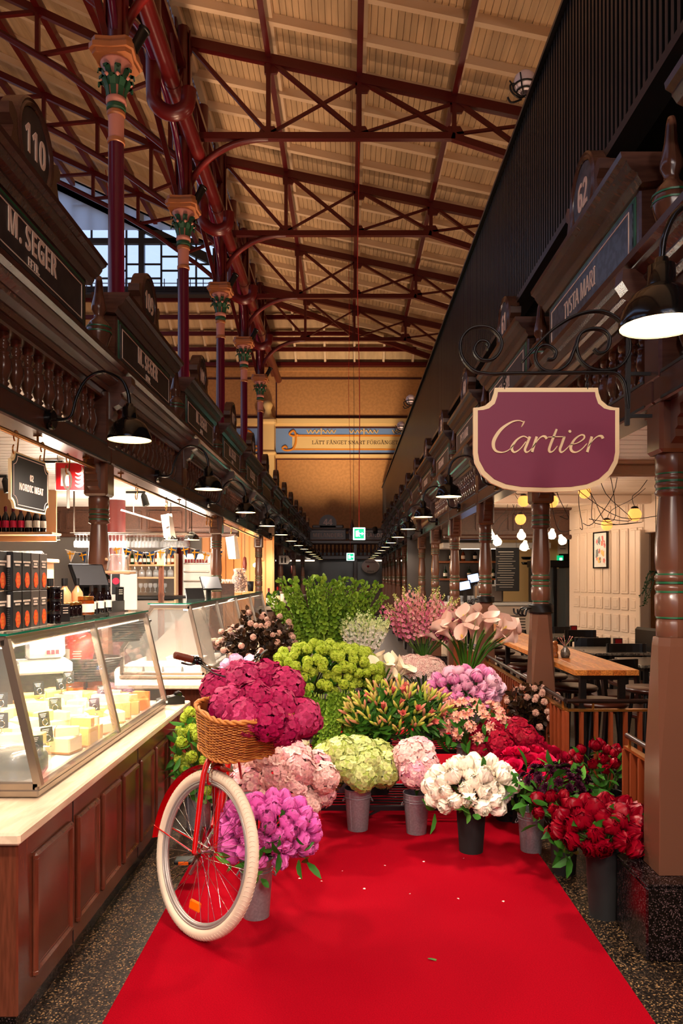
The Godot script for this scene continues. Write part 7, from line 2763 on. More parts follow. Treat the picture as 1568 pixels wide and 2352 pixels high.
func spray(seed_: int, ln: float, n: int, ca: Color, cb: Color, size: float, wide: float, dense := 1.0) -> ArrayMesh:   # a leafy shoot along y
	var r := RandomNumberGenerator.new()
	r.seed = seed_
	var s := S()
	for i in n:
		var f := 0.15 + 0.85 * (i + 0.5) / n
		var a := i * 2.39996
		var dir := Vector3(cos(a), 0.55, sin(a)).normalized()
		var c := ca.lerp(cb, r.randf())
		petal(s, Transform3D(frame_of(dir, r.randf_range(-0.5, 0.5)), Vector3(0.012 * sin(f * 5.0), ln * f, 0.012 * cos(f * 4.0)) + dir * 0.004), size * r.randf_range(0.7, 1.15), size * wide, 0.2, 0.8 * r.randf(), 0.25, c.darkened(0.2), c, 3, 0.0, 0.7)
	return mesh_of(s)

func stem_to(par: Node3D, a: Vector3, b: Vector3, r: float, m := "stem", called := "stem") -> void:
	var s := S()
	var mid := a.lerp(b, 0.55) + Vector3(0, a.distance_to(b) * 0.1, 0)
	tube(s, smooth_path([a, mid, b], 2), r, 5)
	obj(called, s, m, par)

func bucket(at_: Vector3, h: float, rb: float, rt: float, m: String, label: String) -> void:
	var t := thing("flower_bucket", label, "bucket", at_)
	var s := S()
	lathe(s, [Vector2(0, 0.004), Vector2(rb * 0.96, 0.004), Vector2(rb, 0), Vector2(rb * 1.005, 0.008), Vector2(rt, h), Vector2(rt - 0.003, h), Vector2(rb - 0.002, 0.012), Vector2(0, 0.012)], 28, Transform3D(), false)
	obj("body", s, m, t)
	s = S()
	tube(s, arc(Vector3(0, h, 0), Vector3(rt, 0, 0), Vector3(0, 0, rt), 0, TAU, 28).slice(0, 28), 0.0035, 6, true)
	obj("rolled_rim", s, m, t)
	if m == "zinc":
		s = S()
		var y := h * 0.8
		var ry := lerpf(rb, rt, 0.8)
		for dy in [0.0, 0.016]:
			tube(s, arc(Vector3(0, y + dy, 0), Vector3(ry + 0.001, 0, 0), Vector3(0, 0, ry + 0.001), 0, TAU, 28).slice(0, 28), 0.003, 6, true)
		obj("swage_ring", s, m, t)
		for g in [-1.0, 1.0]:
			s = S()
			tube(s, arc(Vector3(g * (ry + 0.003), y - 0.012, 0), Vector3(0, 0, 0.02), Vector3(g * 0.012, -0.016, 0), 0, PI, 8), 0.003, 6)
			obj("ear_handle", s, m, t)
		s = S()
		bar(s, Vector3(-0.6 * rb, 0.01, 0.8 * rb), Vector3(-0.6 * rt, h * 0.97, 0.8 * rt), 0.008, 0.003, Vector3.BACK)
		obj("side_seam", s, m, t)

var F := {}   # bloom meshes by kind

# spread n points over the dome of an ellipsoid around c, the ones turned to the back left out
func dome(n: int, c: Vector3, rad: Vector3, low: float, r: RandomNumberGenerator) -> Array:
	var o := []
	var tot := n
	while true:
		o = []
		for i in tot:
			var y := 1.0 - (1.0 - low) * (i + 0.5) / tot
			var q := sqrt(maxf(0.0, 1.0 - y * y))
			var d := Vector3(cos(i * 2.39996) * q, y, sin(i * 2.39996) * q)
			if d.z < -0.5 and d.y < 0.6:
				continue
			o.append(d)
		if o.size() >= n:
			break
		tot += 1
	var out := []
	for e in o:
		var d: Vector3 = (e + Vector3(r.randf_range(-1, 1), r.randf_range(-1, 1), r.randf_range(-1, 1)) * 0.09).normalized()
		out.append([c + d * rad * (r.randf_range(0.95, 1.06) if out.size() % 3 else r.randf_range(0.74, 0.88)), d])
	return out

func bunch(kind: String, called: String, label: String, category: String, n: int, c: Vector3, rad: Vector3, mouth: Vector3, sc := 1.0, low := -0.35, lift := 0.3, leaves := 0) -> void:
	var r := RandomNumberGenerator.new()
	r.seed = hash(label)
	var meshes: Array = F[kind]
	var i := 0
	for q in dome(n, c, rad, low, r):
		var p: Vector3 = q[0]
		var d: Vector3 = (q[1] + Vector3(0, lift, 0)).normalized()
		var t := thing(called, label + ", " + spot_of(q[1].x, q[1].y), category, mouth, 0, label)
		var m: Array = meshes[i % meshes.size()]
		var b := frame_of(d, r.randf() * TAU) * Basis.from_scale(Vector3.ONE * sc * r.randf_range(0.88, 1.1))
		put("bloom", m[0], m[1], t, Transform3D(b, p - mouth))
		stem_to(t, Vector3.ZERO, p - mouth - d * 0.02, 0.0035)
		if leaves > 0 and i % leaves == 0:
			put("leaf", F["leaf"][i % 3][0], "foliage", t, Transform3D(frame_of(q[1] + Vector3(0, -0.5, 0), r.randf() * 6) * Basis.from_scale(Vector3.ONE * sc), (p - mouth) * 0.86 + Vector3(0, -0.025, 0.01)))
		i += 1

func fan_of(kind: String, called: String, label: String, category: String, n: int, foot: Vector3, spread: Vector2, ln: float, base_lift: float, sc := 1.0, tilt := Vector3.ZERO) -> void:   # tall spikes fanning out of a bucket
	var r := RandomNumberGenerator.new()
	r.seed = hash(label)
	var meshes: Array = F[kind]
	for i in n:
		var a := i * 2.39996
		var q := sqrt((i + 0.5) / n)
		var d := Vector3(cos(a) * q * spread.x, 1.0, sin(a) * q * spread.y) + tilt
		d = d.normalized()
		var t := thing(called, label + ", " + ("far left" if d.x < -0.38 else "left" if d.x < -0.13 else "middle" if d.x < 0.13 else "right" if d.x < 0.38 else "far right") + (" front" if d.z > 0.15 else " back" if d.z < -0.12 else ""), category, foot, 0, label)
		var l := base_lift * r.randf_range(0.8, 1.15)
		var m: Array = meshes[i % meshes.size()]
		put("flower_spike", m[0], m[1], t, Transform3D(frame_of(d, r.randf() * TAU) * Basis.from_scale(Vector3(1, 1, 1) * sc * r.randf_range(0.88, 1.12)), d * l))
		stem_to(t, Vector3.ZERO, d * (l + 0.01), 0.004)

func flower_stand() -> void:
	var mag := [L("960f45"), L("c2406e")]
	F = {
		"leaf": [[spray(1, 0.06, 4, L("2c5a1c"), L("4f8a2e"), 0.085, 0.2), "foliage"], [spray(2, 0.05, 3, L("2f6420"), L("447a2a"), 0.095, 0.18), "foliage"], [spray(3, 0.05, 5, L("39702a"), L("5c9638"), 0.075, 0.2), "foliage"]],
		"pink_peony": [], "white_peony": [], "pale_peony": [], "red_peony": [], "lilac_peony": [], "rose": [], "mag_hyd": [], "pink_hyd": [], "lime_hyd": [], "red_hyd": [], "viburnum": [], "allium": [], "larkspur": [], "snapdragon": [], "bells": [], "scabiosa": [], "alstro": [], "white_calla": [], "pink_calla": [], "pinkball": []}
	for i in 3:
		var o: float = [0.25, 0.6, 0.05][i]
		F["pink_peony"].append([peony(10 + i, o, L("d054a4"), L("e07cbc"), L("c23a8c")), "petal"])
		F["white_peony"].append([peony(20 + i, o + 0.25, L("f1e2d0"), L("fbefe0"), L("f0d9c4")), "petal"])
		F["pale_peony"].append([peony(30 + i, o + 0.3, [L("e2a3c0"), L("eec0d0"), L("d276a8")][i], L("f0c4d6"), L("d884b4")), "petal"])
		F["red_peony"].append([peony(40 + i, o, L("7e0b1a"), L("660714"), L("36040c")), "petal_waxy"])
		F["lilac_peony"].append([peony(50 + i, o + 0.2, L("d9b2cf"), L("e7cce0"), L("caa0c4")), "petal"])
		F["rose"].append([rose(60 + i, [L("b40535"), L("c80c42"), L("a0042c")][i]), "petal"])
		F["mag_hyd"].append([hydrangea(70 + i, 0.085, mag[0], [L("b42a5c"), mag[1], L("a0154a")][i]), "petal"])
		F["pink_hyd"].append([hydrangea(80 + i, 0.085, [L("e9a0a8"), L("efb6b0"), L("e08ea6")][i], L("f3cdc4")), "petal"])
		F["lime_hyd"].append([hydrangea(90 + i, 0.085, L("a9bb55"), L("d8de98")), "petal"])
		F["red_hyd"].append([hydrangea(95 + i, 0.07, L("7a0519"), L("ad0f32")), "petal"])
		F["viburnum"].append([ball(100 + i, 0.034, L("8fa81f"), L("bccb4a"), 80, 0.0105), "petal"])
		F["allium"].append([umbel(110 + i), "petal"])
		F["scabiosa"].append([scabiosa(150 + i), "petal"])
		F["alstro"].append([alstro(160 + i), "petal"])
		F["white_calla"].append([calla(170 + i, L("f3e2c4")), "petal_waxy"])
		F["pink_calla"].append([calla(180 + i, L("f3cfbf")), "petal_waxy"])
		F["pinkball"].append([ball(190 + i, 0.021, L("b98474"), L("e0b8a4"), 60, 0.007), "petal"])
	for i in 5:
		F["larkspur"].append([spike(120 + i, 0.34, 0), "petal"])
		F["snapdragon"].append([spike(130 + i, 0.26, 1), "petal"])
		F["bells"].append([spike(140 + i, 0.46, 2), "petal"])
	# the black tiered rack under it all
	var t := thing("flower_rack", "black wire rack in three tiers standing under the flower buckets", "rack", W(0.1, 0, 5.5))
	for k in 3:
		var y: float = [0.12, 0.36, 0.56][k]
		var d0: float = [4.78, 5.28, 5.78][k]
		var s := S()
		for i in 9:
			box(s, W(0.1, y - 0.006, d0 + 0.06 * i) - t.position, Vector3(1.9, 0.008, 0.008))
		for x in [-0.85, 0.0, 0.8, 1.05]:
			box(s, W(x, y - 0.016, d0 + 0.24) - t.position, Vector3(0.014, 0.014, 0.5))
		box(s, W(0.1, y - 0.02, d0) - t.position, Vector3(1.92, 0.028, 0.02))
		box(s, W(0.1, y - 0.02, d0 + 0.5) - t.position, Vector3(1.92, 0.028, 0.02))
		obj("wire_shelf", s, "black_steel", t)
		for x in [-0.84, 0.1, 1.04]:
			for d in [d0, d0 + 0.48]:
				s = S()
				box(s, W(x, y / 2, d) - t.position, Vector3(0.028, y, 0.028))
				bar(s, W(x, y * 0.35, d) - t.position, W(x + (0.12 if x < 0.5 else -0.12), y - 0.02, d) - t.position, 0.012, 0.012)
				obj("leg", s, "black_steel", t)
	# zinc and black buckets
	bucket(W(-0.42, 0.008, 3.47), 0.265, 0.06, 0.078, "zinc", "zinc bucket of magenta pink peonies just behind the bicycle's front wheel")
	bucket(W(0.057, 0.008, 4.66), 0.25, 0.062, 0.082, "zinc", "zinc bucket under the lime green hydrangeas, middle of the front row")
	bucket(W(0.41, 0.008, 4.6), 0.24, 0.06, 0.08, "zinc", "zinc bucket under the pink hydrangeas, between lime and white flowers")
	bucket(W(0.69, 0.008, 4.29), 0.27, 0.066, 0.086, "black_matt", "black bucket of white peonies on the red carpet")
	bucket(W(1.17, 0, 3.49), 0.31, 0.066, 0.084, "black_matt", "black bucket of dark red peonies at the right front")
	bucket(W(1.13, 0, 4.0), 0.26, 0.06, 0.076, "black_matt", "black bucket right behind the front dark red peonies")
	bucket(W(1.03, 0, 4.3), 0.24, 0.058, 0.076, "zinc", "zinc bucket with dark scabious flowers, edge of the carpet")
	bucket(W(1.0, 0.008, 4.85), 0.24, 0.06, 0.08, "black_matt", "black bucket of red roses behind the white peonies")
	bucket(W(1.5, 0, 4.42), 0.3, 0.07, 0.09, "black_steel", "dark bucket of leafy red peonies in the restaurant entrance")
	bucket(W(-0.2, 0.12, 4.95), 0.2, 0.06, 0.08, "zinc", "zinc bucket of pale pink hydrangeas on the lowest rack tier")
	bucket(W(0.79, 0.12, 5.08), 0.3, 0.055, 0.07, "zinc", "zinc bucket of salmon alstroemerias on the lowest rack tier")
	bucket(W(0.2, 0.12, 5.06), 0.34, 0.07, 0.09, "black_matt", "black bucket of lily buds on the lowest rack tier")
	bucket(W(-0.05, 0.12, 5.1), 0.32, 0.07, 0.09, "zinc", "zinc bucket between the green fall of bells and the lilies")
	bucket(W(-0.28, 0.36, 5.5), 0.3, 0.07, 0.09, "zinc", "zinc bucket of green viburnum balls on the middle rack tier")
	bucket(W(0.92, 0.36, 5.5), 0.22, 0.07, 0.09, "zinc", "zinc bucket of pale pink peonies on the middle rack tier")
	bucket(W(0.55, 0.36, 5.6), 0.3, 0.07, 0.09, "black_matt", "black bucket of pinkish umbel flowers on the middle rack tier")
	bucket(W(0.2, 0.36, 5.5), 0.3, 0.06, 0.08, "black_matt", "black bucket of cream callas on the middle rack tier")
	bucket(W(0.93, 0.56, 6.0), 0.27, 0.075, 0.095, "zinc", "zinc bucket of pink callas on the top rack tier")
	bucket(W(0.6, 0.56, 6.15), 0.28, 0.07, 0.09, "zinc", "zinc bucket of pink larkspur on the top rack tier")
	bucket(W(0.13, 0.56, 6.05), 0.28, 0.07, 0.09, "zinc", "zinc bucket of white snapdragons on the top rack tier")
	bucket(W(-0.2, 0.56, 6.05), 0.28, 0.08, 0.1, "zinc", "zinc bucket of tall bells of Ireland on the top rack tier")
	bucket(W(-0.7, 0.56, 5.95), 0.24, 0.07, 0.09, "black_matt", "black bucket of dark leaved shrub stems, left of the rack")
	bucket(W(1.2, 0, 5.35), 0.3, 0.07, 0.09, "black_matt", "black bucket of dark leaved shrub stems beside the second right post")
	bucket(W(-0.93, 0, 4.72), 0.3, 0.07, 0.09, "zinc", "zinc bucket of green viburnum balls beside the counter panels")
	bucket(W(-0.72, 0.36, 5.45), 0.26, 0.07, 0.09, "zinc", "zinc bucket of lilac peonies hidden behind the bicycle basket")
	# blooms
	bunch("pink_peony", "peony", "magenta pink peony in the zinc bucket behind the front wheel", "peony", 60, W(-0.365, 0.39, 3.47), Vector3(0.2, 0.15, 0.15), W(-0.42, 0.25, 3.47), 0.98, -0.6, 0.2, 4)
	bunch("pink_hyd", "hydrangea", "pale pink hydrangea head right behind the magenta peonies", "hydrangea", 14, W(-0.37, 0.37, 4.4), Vector3(0.23, 0.17, 0.15), W(-0.2, 0.28, 4.95), 1.1, -0.75, 0.2)
	bunch("white_peony", "peony", "white peony above the pale pink hydrangeas", "peony", 6, W(-0.38, 0.48, 4.78), Vector3(0.18, 0.1, 0.06), W(-0.3, 0.28, 4.95), 1.25, -0.1)
	bunch("lime_hyd", "hydrangea", "lime green hydrangea head, middle of the front row", "hydrangea", 12, W(0.045, 0.38, 4.68), Vector3(0.2, 0.12, 0.15), W(0.057, 0.24, 4.66), 1.12, -0.5, 0.2)
	bunch("pink_hyd", "hydrangea", "dusky pink hydrangea head between the lime hydrangeas and white peonies", "hydrangea", 6, W(0.42, 0.38, 4.62), Vector3(0.1, 0.13, 0.1), W(0.41, 0.23, 4.6), 1.05, -0.4, 0.2)
	bunch("white_peony", "peony", "creamy white peony in the black bucket on the carpet", "peony", 44, W(0.7, 0.36, 4.3), Vector3(0.24, 0.145, 0.18), W(0.69, 0.26, 4.29), 1.15, -0.5, 0.2, 8)
	bunch("red_hyd", "hydrangea", "dark crimson hydrangea head behind the red roses", "hydrangea", 8, W(1.06, 0.43, 5.05), Vector3(0.22, 0.13, 0.12), W(1.0, 0.24, 4.85), 1.2, -0.2, 0.3)
	bunch("rose", "rose", "hot pink red rose massed behind the white peonies", "rose", 26, W(1.13, 0.37, 4.68), Vector3(0.26, 0.12, 0.16), W(1.0, 0.24, 4.8), 1.12, -0.3, 0.4)
	bunch("scabiosa", "scabious", "almost black scabious flower in front of the red roses", "scabious", 34, W(1.13, 0.42, 4.18), Vector3(0.2, 0.1, 0.13), W(1.03, 0.22, 4.3), 1.3, -0.35, 0.5, 2)
	bunch("red_peony", "peony", "dark red peony in the black bucket at the right front", "peony", 40, W(1.17, 0.385, 3.5), Vector3(0.235, 0.12, 0.17), W(1.17, 0.3, 3.49), 1.1, -0.4, 0.25, 3)
	bunch("red_peony", "peony", "small dark red peony among leaves in the restaurant entrance", "peony", 18, W(1.47, 0.46, 4.42), Vector3(0.18, 0.12, 0.12), W(1.5, 0.29, 4.42), 0.82, -0.3, 0.4, 1)
	bunch("red_peony", "peony", "dark red peony half hidden behind the front bucket of red peonies", "peony", 8, W(1.1, 0.33, 4.02), Vector3(0.12, 0.08, 0.1), W(1.13, 0.25, 4.0), 0.9, -0.2, 0.4, 1)
	bunch("alstro", "alstroemeria", "salmon pink alstroemeria head below the pale pink peonies", "alstroemeria", 26, W(0.82, 0.56, 5.08), Vector3(0.23, 0.15, 0.13), W(0.79, 0.42, 5.08), 1.05, -0.4, 0.4, 1)
	bunch("pale_peony", "peony", "pale pink and rose peony right of the lilies", "peony", 44, W(0.84, 0.73, 5.45), Vector3(0.25, 0.16, 0.15), W(0.92, 0.57, 5.5), 1.1, -0.5, 0.2)
	bunch("allium", "umbel", "flat pinkish umbel of tiny stars above the lilies", "umbel flower", 20, W(0.5, 0.87, 5.62), Vector3(0.2, 0.075, 0.13), W(0.55, 0.65, 5.6), 1.2, -0.15, 1.2)
	bunch("viburnum", "viburnum", "lime green viburnum ball in the big mass at centre left", "viburnum", 120, W(-0.16, 0.88, 5.35), Vector3(0.38, 0.2, 0.19), W(-0.28, 0.65, 5.5), 1.0, -0.5, 0.2, 3)
	bunch("viburnum", "viburnum", "lime green viburnum ball between the counter and the bicycle", "viburnum", 30, W(-0.93, 0.48, 4.68), Vector3(0.13, 0.26, 0.12), W(-0.93, 0.29, 4.72), 1.0, -0.85, 0.0, 1)
	bunch("viburnum", "viburnum", "lime green viburnum ball peeping out below the basket", "viburnum", 8, W(-0.42, 0.58, 4.95), Vector3(0.12, 0.06, 0.06), W(-0.3, 0.3, 4.95), 1.0, -0.3, 0.0, 1)
	bunch("lilac_peony", "peony", "pale lilac peony peeping above the basket's hydrangeas", "peony", 9, W(-0.72, 0.88, 5.35), Vector3(0.18, 0.1, 0.08), W(-0.72, 0.62, 5.45), 1.1, 0.0)
	# callas stand on long thick stems
	for q in [["white_calla", 22, W(0.2, 0.84, 5.42), Vector3(0.17, 0.07, 0.1), W(0.2, 0.6, 5.5), "cream white calla left of the pinkish umbels", 0.95], ["pink_calla", 24, W(0.97, 1.06, 5.95), Vector3(0.25, 0.11, 0.14), W(0.93, 0.8, 6.0), "pale pink calla on a long green stem, back right", 1.35]]:
		var r := RandomNumberGenerator.new()
		r.seed = 77
		var i := 0
		for p in dome(q[1], q[2], q[3], -0.25, r):
			var o := thing("calla", q[5] + ", " + spot_of(p[1].x, p[1].y), "calla lily", q[4], 0, q[5])
			var lean: Vector3 = p[1] * Vector3(1, 0.4, 0.8) + Vector3(0, 0.75, 0)
			var m: Array = F[q[0]][i % 3]
			var top: Vector3 = p[0] - q[4]
			put("spathe", m[0], m[1], o, Transform3D(frame_of(lean, r.randf() * TAU) * Basis.from_scale(Vector3.ONE * q[6]), top))
			var s := S()
			tube(s, smooth_path([Vector3(top.x * 0.15, -0.02, top.z * 0.15), top * 0.6 + Vector3(0, 0.02, 0), top + lean.normalized() * 0.01], 3), 0.0075, 6)
			obj("stem", s, "stem", o)
			i += 1
	# lilies: several buds and leaves on every stalk
	var buds := [[bud(L("76902a"), L("b9bd4e")), "petal_waxy"], [bud(L("8f9a3a"), L("c9a862")), "petal_waxy"], [bud(L("a8683f"), L("d98a76")), "petal_waxy"], [open_lily(L("8c1c28"), L("dd7468"), 0.45), "petal"]]
	var lf := [spray(201, 0.16, 10, L("2c5a1c"), L("558a30"), 0.1, 0.13), spray(202, 0.18, 12, L("2a5520"), L("4d8230"), 0.11, 0.12)]
	var r := RandomNumberGenerator.new()
	r.seed = 31
	var li := 0
	var lab := "lily stalk with green and salmon buds, centre of the stand"
	for p in dome(42, W(0.32, 0.64, 5.02), Vector3(0.32, 0.18, 0.2), -0.35, r):
		var o := thing("lily", lab + ", " + spot_of(p[1].x, p[1].y), "lily", W(0.2, 0.45, 5.06), 0, lab)
		var top: Vector3 = p[0] - o.position
		var d: Vector3 = (p[1] * Vector3(1, 0.5, 1) + Vector3(0, 0.75, 0)).normalized()
		for k in 5:
			var m: Array = buds[[0, 1, 0, 2, 1][(li + k) % 5]] if not (k == 0 and li % 3 == 0) else buds[3]
			var bd: Vector3 = (d + Vector3(cos(k * 1.6 + li), 0.15, sin(k * 1.6 + li)) * 0.55).normalized()
			put("bud", m[0], m[1], o, Transform3D(frame_of(bd, r.randf() * 3) * Basis.from_scale(Vector3(0.85, 0.8, 0.85) * r.randf_range(0.8, 1.15)), top + bd * 0.02 - d * 0.012 * k))
		put("leaf", lf[li % 2], "foliage", o, Transform3D(frame_of(d, r.randf() * 6), top - d * 0.2))
		stem_to(o, Vector3.ZERO, top, 0.0045)
		li += 1
	# tall spikes
	fan_of("larkspur", "larkspur", "tall pink larkspur spike at the back of the stand", "larkspur", 36, W(0.6, 0.84, 6.12), Vector2(0.85, 0.4), 0.34, 0.22, 1.15, Vector3(0.02, 0, 0.05))
	fan_of("snapdragon", "snapdragon", "white snapdragon spike beside the bells of Ireland", "snapdragon", 34, W(0.12, 0.84, 5.9), Vector2(0.62, 0.45), 0.26, 0.16, 1.1, Vector3(0, 0, 0.12))
	fan_of("bells", "bells_of_ireland", "tall green bells of Ireland spike rising at the back", "bells of Ireland", 26, W(-0.18, 0.8, 6.05), Vector2(0.85, 0.35), 0.46, 0.24, 1.1, Vector3(0.0, 0, 0.08))
	for i in 40:   # bells hanging down the front of the stand
		var o := thing("bells_of_ireland", "green bells of Ireland stem falling down the rack front, " + ("left" if sin(i * 2.4) < -0.35 else "right" if sin(i * 2.4) > 0.35 else "middle") + (" outer" if i % 3 == 0 else " inner"), "bells of Ireland", W(-0.11 + 0.18 * sin(i * 2.4), 0.8 - 0.01 * (i % 7), 5.2), 0, "falling bells of Ireland")
		var d := Vector3(0.16 * sin(i * 1.7) + 0.03, -1.0, 0.4 + 0.22 * cos(i * 2.1)).normalized()
		if i % 3 == 0:
			d = Vector3(0.3 * sin(i * 1.1), -1, 0.75).normalized()
		put("flower_spike", F["bells"][i % 5][0], "petal", o, Transform3D(frame_of(d, i * 1.0) * Basis.from_scale(Vector3(0.95, 0.85 + 0.15 * sin(i * 1.0), 0.95)), Vector3.ZERO))
	# dark leaved shrub stems with pinkish balls
	var dk := []
	for i in 3:
		dk.append(spray(210 + i, 0.3, 24, L("1d130e"), L("4a3320"), 0.055, 0.33))
	for q in [[W(-0.7, 0.8, 5.9), W(-0.68, 1.03, 5.75), Vector3(0.3, 0.24, 0.2), 34, "dark shrub stem with dusty pink balls, left of the bells"], [W(1.2, 0.28, 5.35), W(1.24, 0.58, 5.25), Vector3(0.23, 0.22, 0.16), 30, "dark shrub stem with pink balls, right of the alstroemerias"]]:
		var i := 0
		for p in dome(q[3], q[1], q[2], -0.45, r):
			var o := thing("ninebark_stem", q[4] + ", " + spot_of(p[1].x, p[1].y), "shrub stem", q[0], 0, q[4])
			var top: Vector3 = p[0] - q[0]
			var d: Vector3 = (top.normalized() + p[1] * 0.4).normalized()
			put("leaf", dk[i % 3], "foliage", o, Transform3D(frame_of(d, r.randf() * 6) * Basis.from_scale(Vector3.ONE * r.randf_range(0.75, 1.0)), top - d * 0.26))
			if i % 5 != 4:
				put("flower_ball", F["pinkball"][i % 3][0], "petal", o, Transform3D(frame_of(d, 0), top + d * 0.015))
			if i % 3 == 0:
				put("flower_ball", F["pinkball"][(i + 1) % 3][0], "petal", o, Transform3D(Basis.from_scale(Vector3.ONE * 0.85), top + Vector3(0.045 * cos(i), 0.0, 0.05)))
			stem_to(o, Vector3.ZERO, top, 0.003, "stem_dark")
			i += 1
	# fallen petals and bits of leaf on the carpet
	for i in 10:
		var s := S()
		s.set_color(L("f0dcc8") if i % 2 else L("d06aa0"))
		petal(s, Transform3D(Basis(Vector3.UP, i * 2.0) * Basis(Vector3.RIGHT, PI / 2), Vector3.ZERO), 0.014, 0.006, 0, 0.5, 0.2, L("e8c8b0"), L("f4e4d8") if i % 2 else L("d878ac"), 3)
		tag(obj("fallen_petal", s, "petal", self, Transform3D(Basis(), W(-0.25 + 0.11 * i, 0.01, 3.9 + 0.28 * sin(i * 3.3)))), "tiny fallen petal lying on the red carpet before the buckets", "petal", "fallen petals on the carpet")
	var s := S()
	petal(s, Transform3D(Basis(Vector3.UP, 1.4) * Basis(Vector3.RIGHT, PI / 2), Vector3.ZERO), 0.05, 0.008, 0, 0.3, 0.2, L("2f5a20"), L("4d7a2c"), 4)
	tag(obj("fallen_leaf", s, "foliage", self, Transform3D(Basis(), W(0.32, 0.012, 3.07))), "narrow green leaf lying on the bare red carpet", "leaf")

# ---------------------------------------------------------------- bicycle and basket
func bicycle() -> void:
	var o := W(-0.67, 0.008, 3.26)
	var t := thing("bicycle", "red city bicycle with cream tyres and a wicker basket of flowers", "bicycle", o)
	var a := Vector3(0.70, 0, -0.714)           # along the front axle, to the right and away
	var h := Vector3(0.714, 0, 0.70)            # the way the front wheel points
	var up := (Vector3.UP + a * 0.19).normalized()
	var ax := h.cross(up).normalized() * -1.0
	if ax.dot(a) < 0:
		ax = -ax
	var c := up * 0.352
	var wheel := func(cc: Vector3, hh: Vector3, uu: Vector3, aa: Vector3, front: bool):
		var w := Node3D.new()
		w.name = "wheel"
		t.add_child(w, true)
		w.position = cc
		var circ := func(r: float, n: int, off: float) -> Array:
			return arc(aa * off, hh * r, uu * r, 0, TAU, n).slice(0, n)
		var s := S()
		tube(s, circ.call(0.327, 64, 0.0), 0.0245, 12, true)
		obj("tyre", s, "tyre", w)
		s = S()
		for i in 110:
			var t0 := TAU * i / 110
			for g in [-1.0, 1.0]:
				var p := []
				for k in 5:
					var b := 0.2 + 0.28 * k
					var tt := t0 + 0.03 * sin(b * 2.0)
					var rr := 0.327 + 0.0245 * cos(b)
					p.append(hh * cos(tt) * rr + uu * sin(tt) * rr + aa * g * 0.0248 * sin(b))
				tube(s, p, 0.0011, 3)
		stuff(obj("tread", s, "tyre", w))
		s = S()
		for off in [-0.011, 0.011]:
			tube(s, circ.call(0.302, 56, off), 0.0045, 6, true)
		for off in [-0.006, 0.006]:
			tube(s, circ.call(0.292, 56, off), 0.007, 6, true)
		tube(s, circ.call(0.287, 56, 0.0), 0.006, 6, true)
		obj("rim", s, "rim_grey", w)
		for i in 36:
			s = S()
			var g := 1.0 if i % 2 else -1.0
			var t0 := TAU * i / 36
			var t1 := t0 + (0.75 if (i / 2) % 2 else -0.75)
			tube(s, [(hh * cos(t1) + uu * sin(t1)) * 0.021 + aa * g * 0.03, (hh * cos(t0) + uu * sin(t0)) * 0.286], 0.0011, 4)
			obj("spoke", s, "chrome", w)
		s = S()
		var hb := Transform3D(Basis(hh, aa, hh.cross(aa)), Vector3.ZERO)
		lathe(s, [Vector2(0, -0.062), Vector2(0.008, -0.062), Vector2(0.008, -0.04), Vector2(0.024, -0.036), Vector2(0.024, -0.03), Vector2(0.013, -0.024), Vector2(0.013, 0.024), Vector2(0.024, 0.03), Vector2(0.024, 0.036), Vector2(0.008, 0.04), Vector2(0.008, 0.062), Vector2(0, 0.062)], 14, hb, false)
		obj("hub", s, "chrome", w)
		if front:
			s = S()
			bbox(s, uu * -0.225 - hh * 0.01, Vector3(0.075, 0.042, 0.016), 0.006, Basis(hh, uu, hh.cross(uu)))
			obj("orange_reflector", s, "amber", w)
		s = S()   # mudguard
		var f0 := 1.32 if front else 0.2
		var f1 := 3.2
		var prev := []
		for i in 27:
			var tt := lerpf(f0, f1, i / 26.0)
			var row := []
			for k in 5:
				var b := -1.0 + 0.5 * k
				var rr := 0.368 + 0.008 * cos(b * 1.3)
				row.append((hh * cos(tt) + uu * sin(tt)) * rr + aa * b * 0.031)
			if i > 0:
				s.set_smooth_group(5)
				for k in 4:
					quad(s, prev[k], row[k], row[k + 1], prev[k + 1])
					var n := (hh * cos(tt) + uu * sin(tt)) * 0.002
					quad(s, prev[k + 1] - n, row[k + 1] - n, row[k] - n, prev[k] - n)
			prev = row
		obj("mudguard", s, "bike_red", w)
		s = S()
		var fe: Vector3 = (hh * cos(f1 - 0.15) + uu * sin(f1 - 0.15)) * 0.372
		for g in [-1.0, 1.0]:
			tube(s, [aa * g * 0.052, fe + aa * g * 0.032], 0.0028, 5)
		obj("mudguard_stay", s, "bike_red", w)
	wheel.call(c, h, up, ax, true)
	# fork, head tube, stem
	var crown := c + up * 0.405 - h * 0.035
	for g in [-1.0, 1.0]:
		var s := S()
		tube(s, smooth_path([c + ax * g * 0.055, c + ax * g * 0.052 + up * 0.12 - h * 0.012, c + ax * g * 0.045 + up * 0.33 - h * 0.03, crown + ax * g * 0.012 + up * 0.02], 4), 0.0105, 10, false, 0.014)
		obj("fork_blade", s, "bike_red", t)
	var s := S()
	var T := W(-0.56, 1.12, 3.5) - o
	var axis := (T - crown).normalized()
	tube(s, [crown - axis * 0.005, crown + axis * 0.15], 0.02, 14)
	obj("head_tube", s, "bike_red", t)
	s = S()
	tube(s, [crown - axis * 0.012, crown + axis * 0.004], 0.024, 14)
	tube(s, [crown + axis * 0.148, crown + axis * 0.165], 0.023, 14)
	obj("headset_ring", s, "chrome", t)
	s = S()
	tube(s, [crown + axis * 0.16, T], 0.012, 10)
	obj("stem", s, "chrome", t)
	s = S()
	tube(s, arc(crown - up * 0.065 + h * 0.035, ax * 0.042, up * 0.045, 0, PI, 12), 0.009, 8)
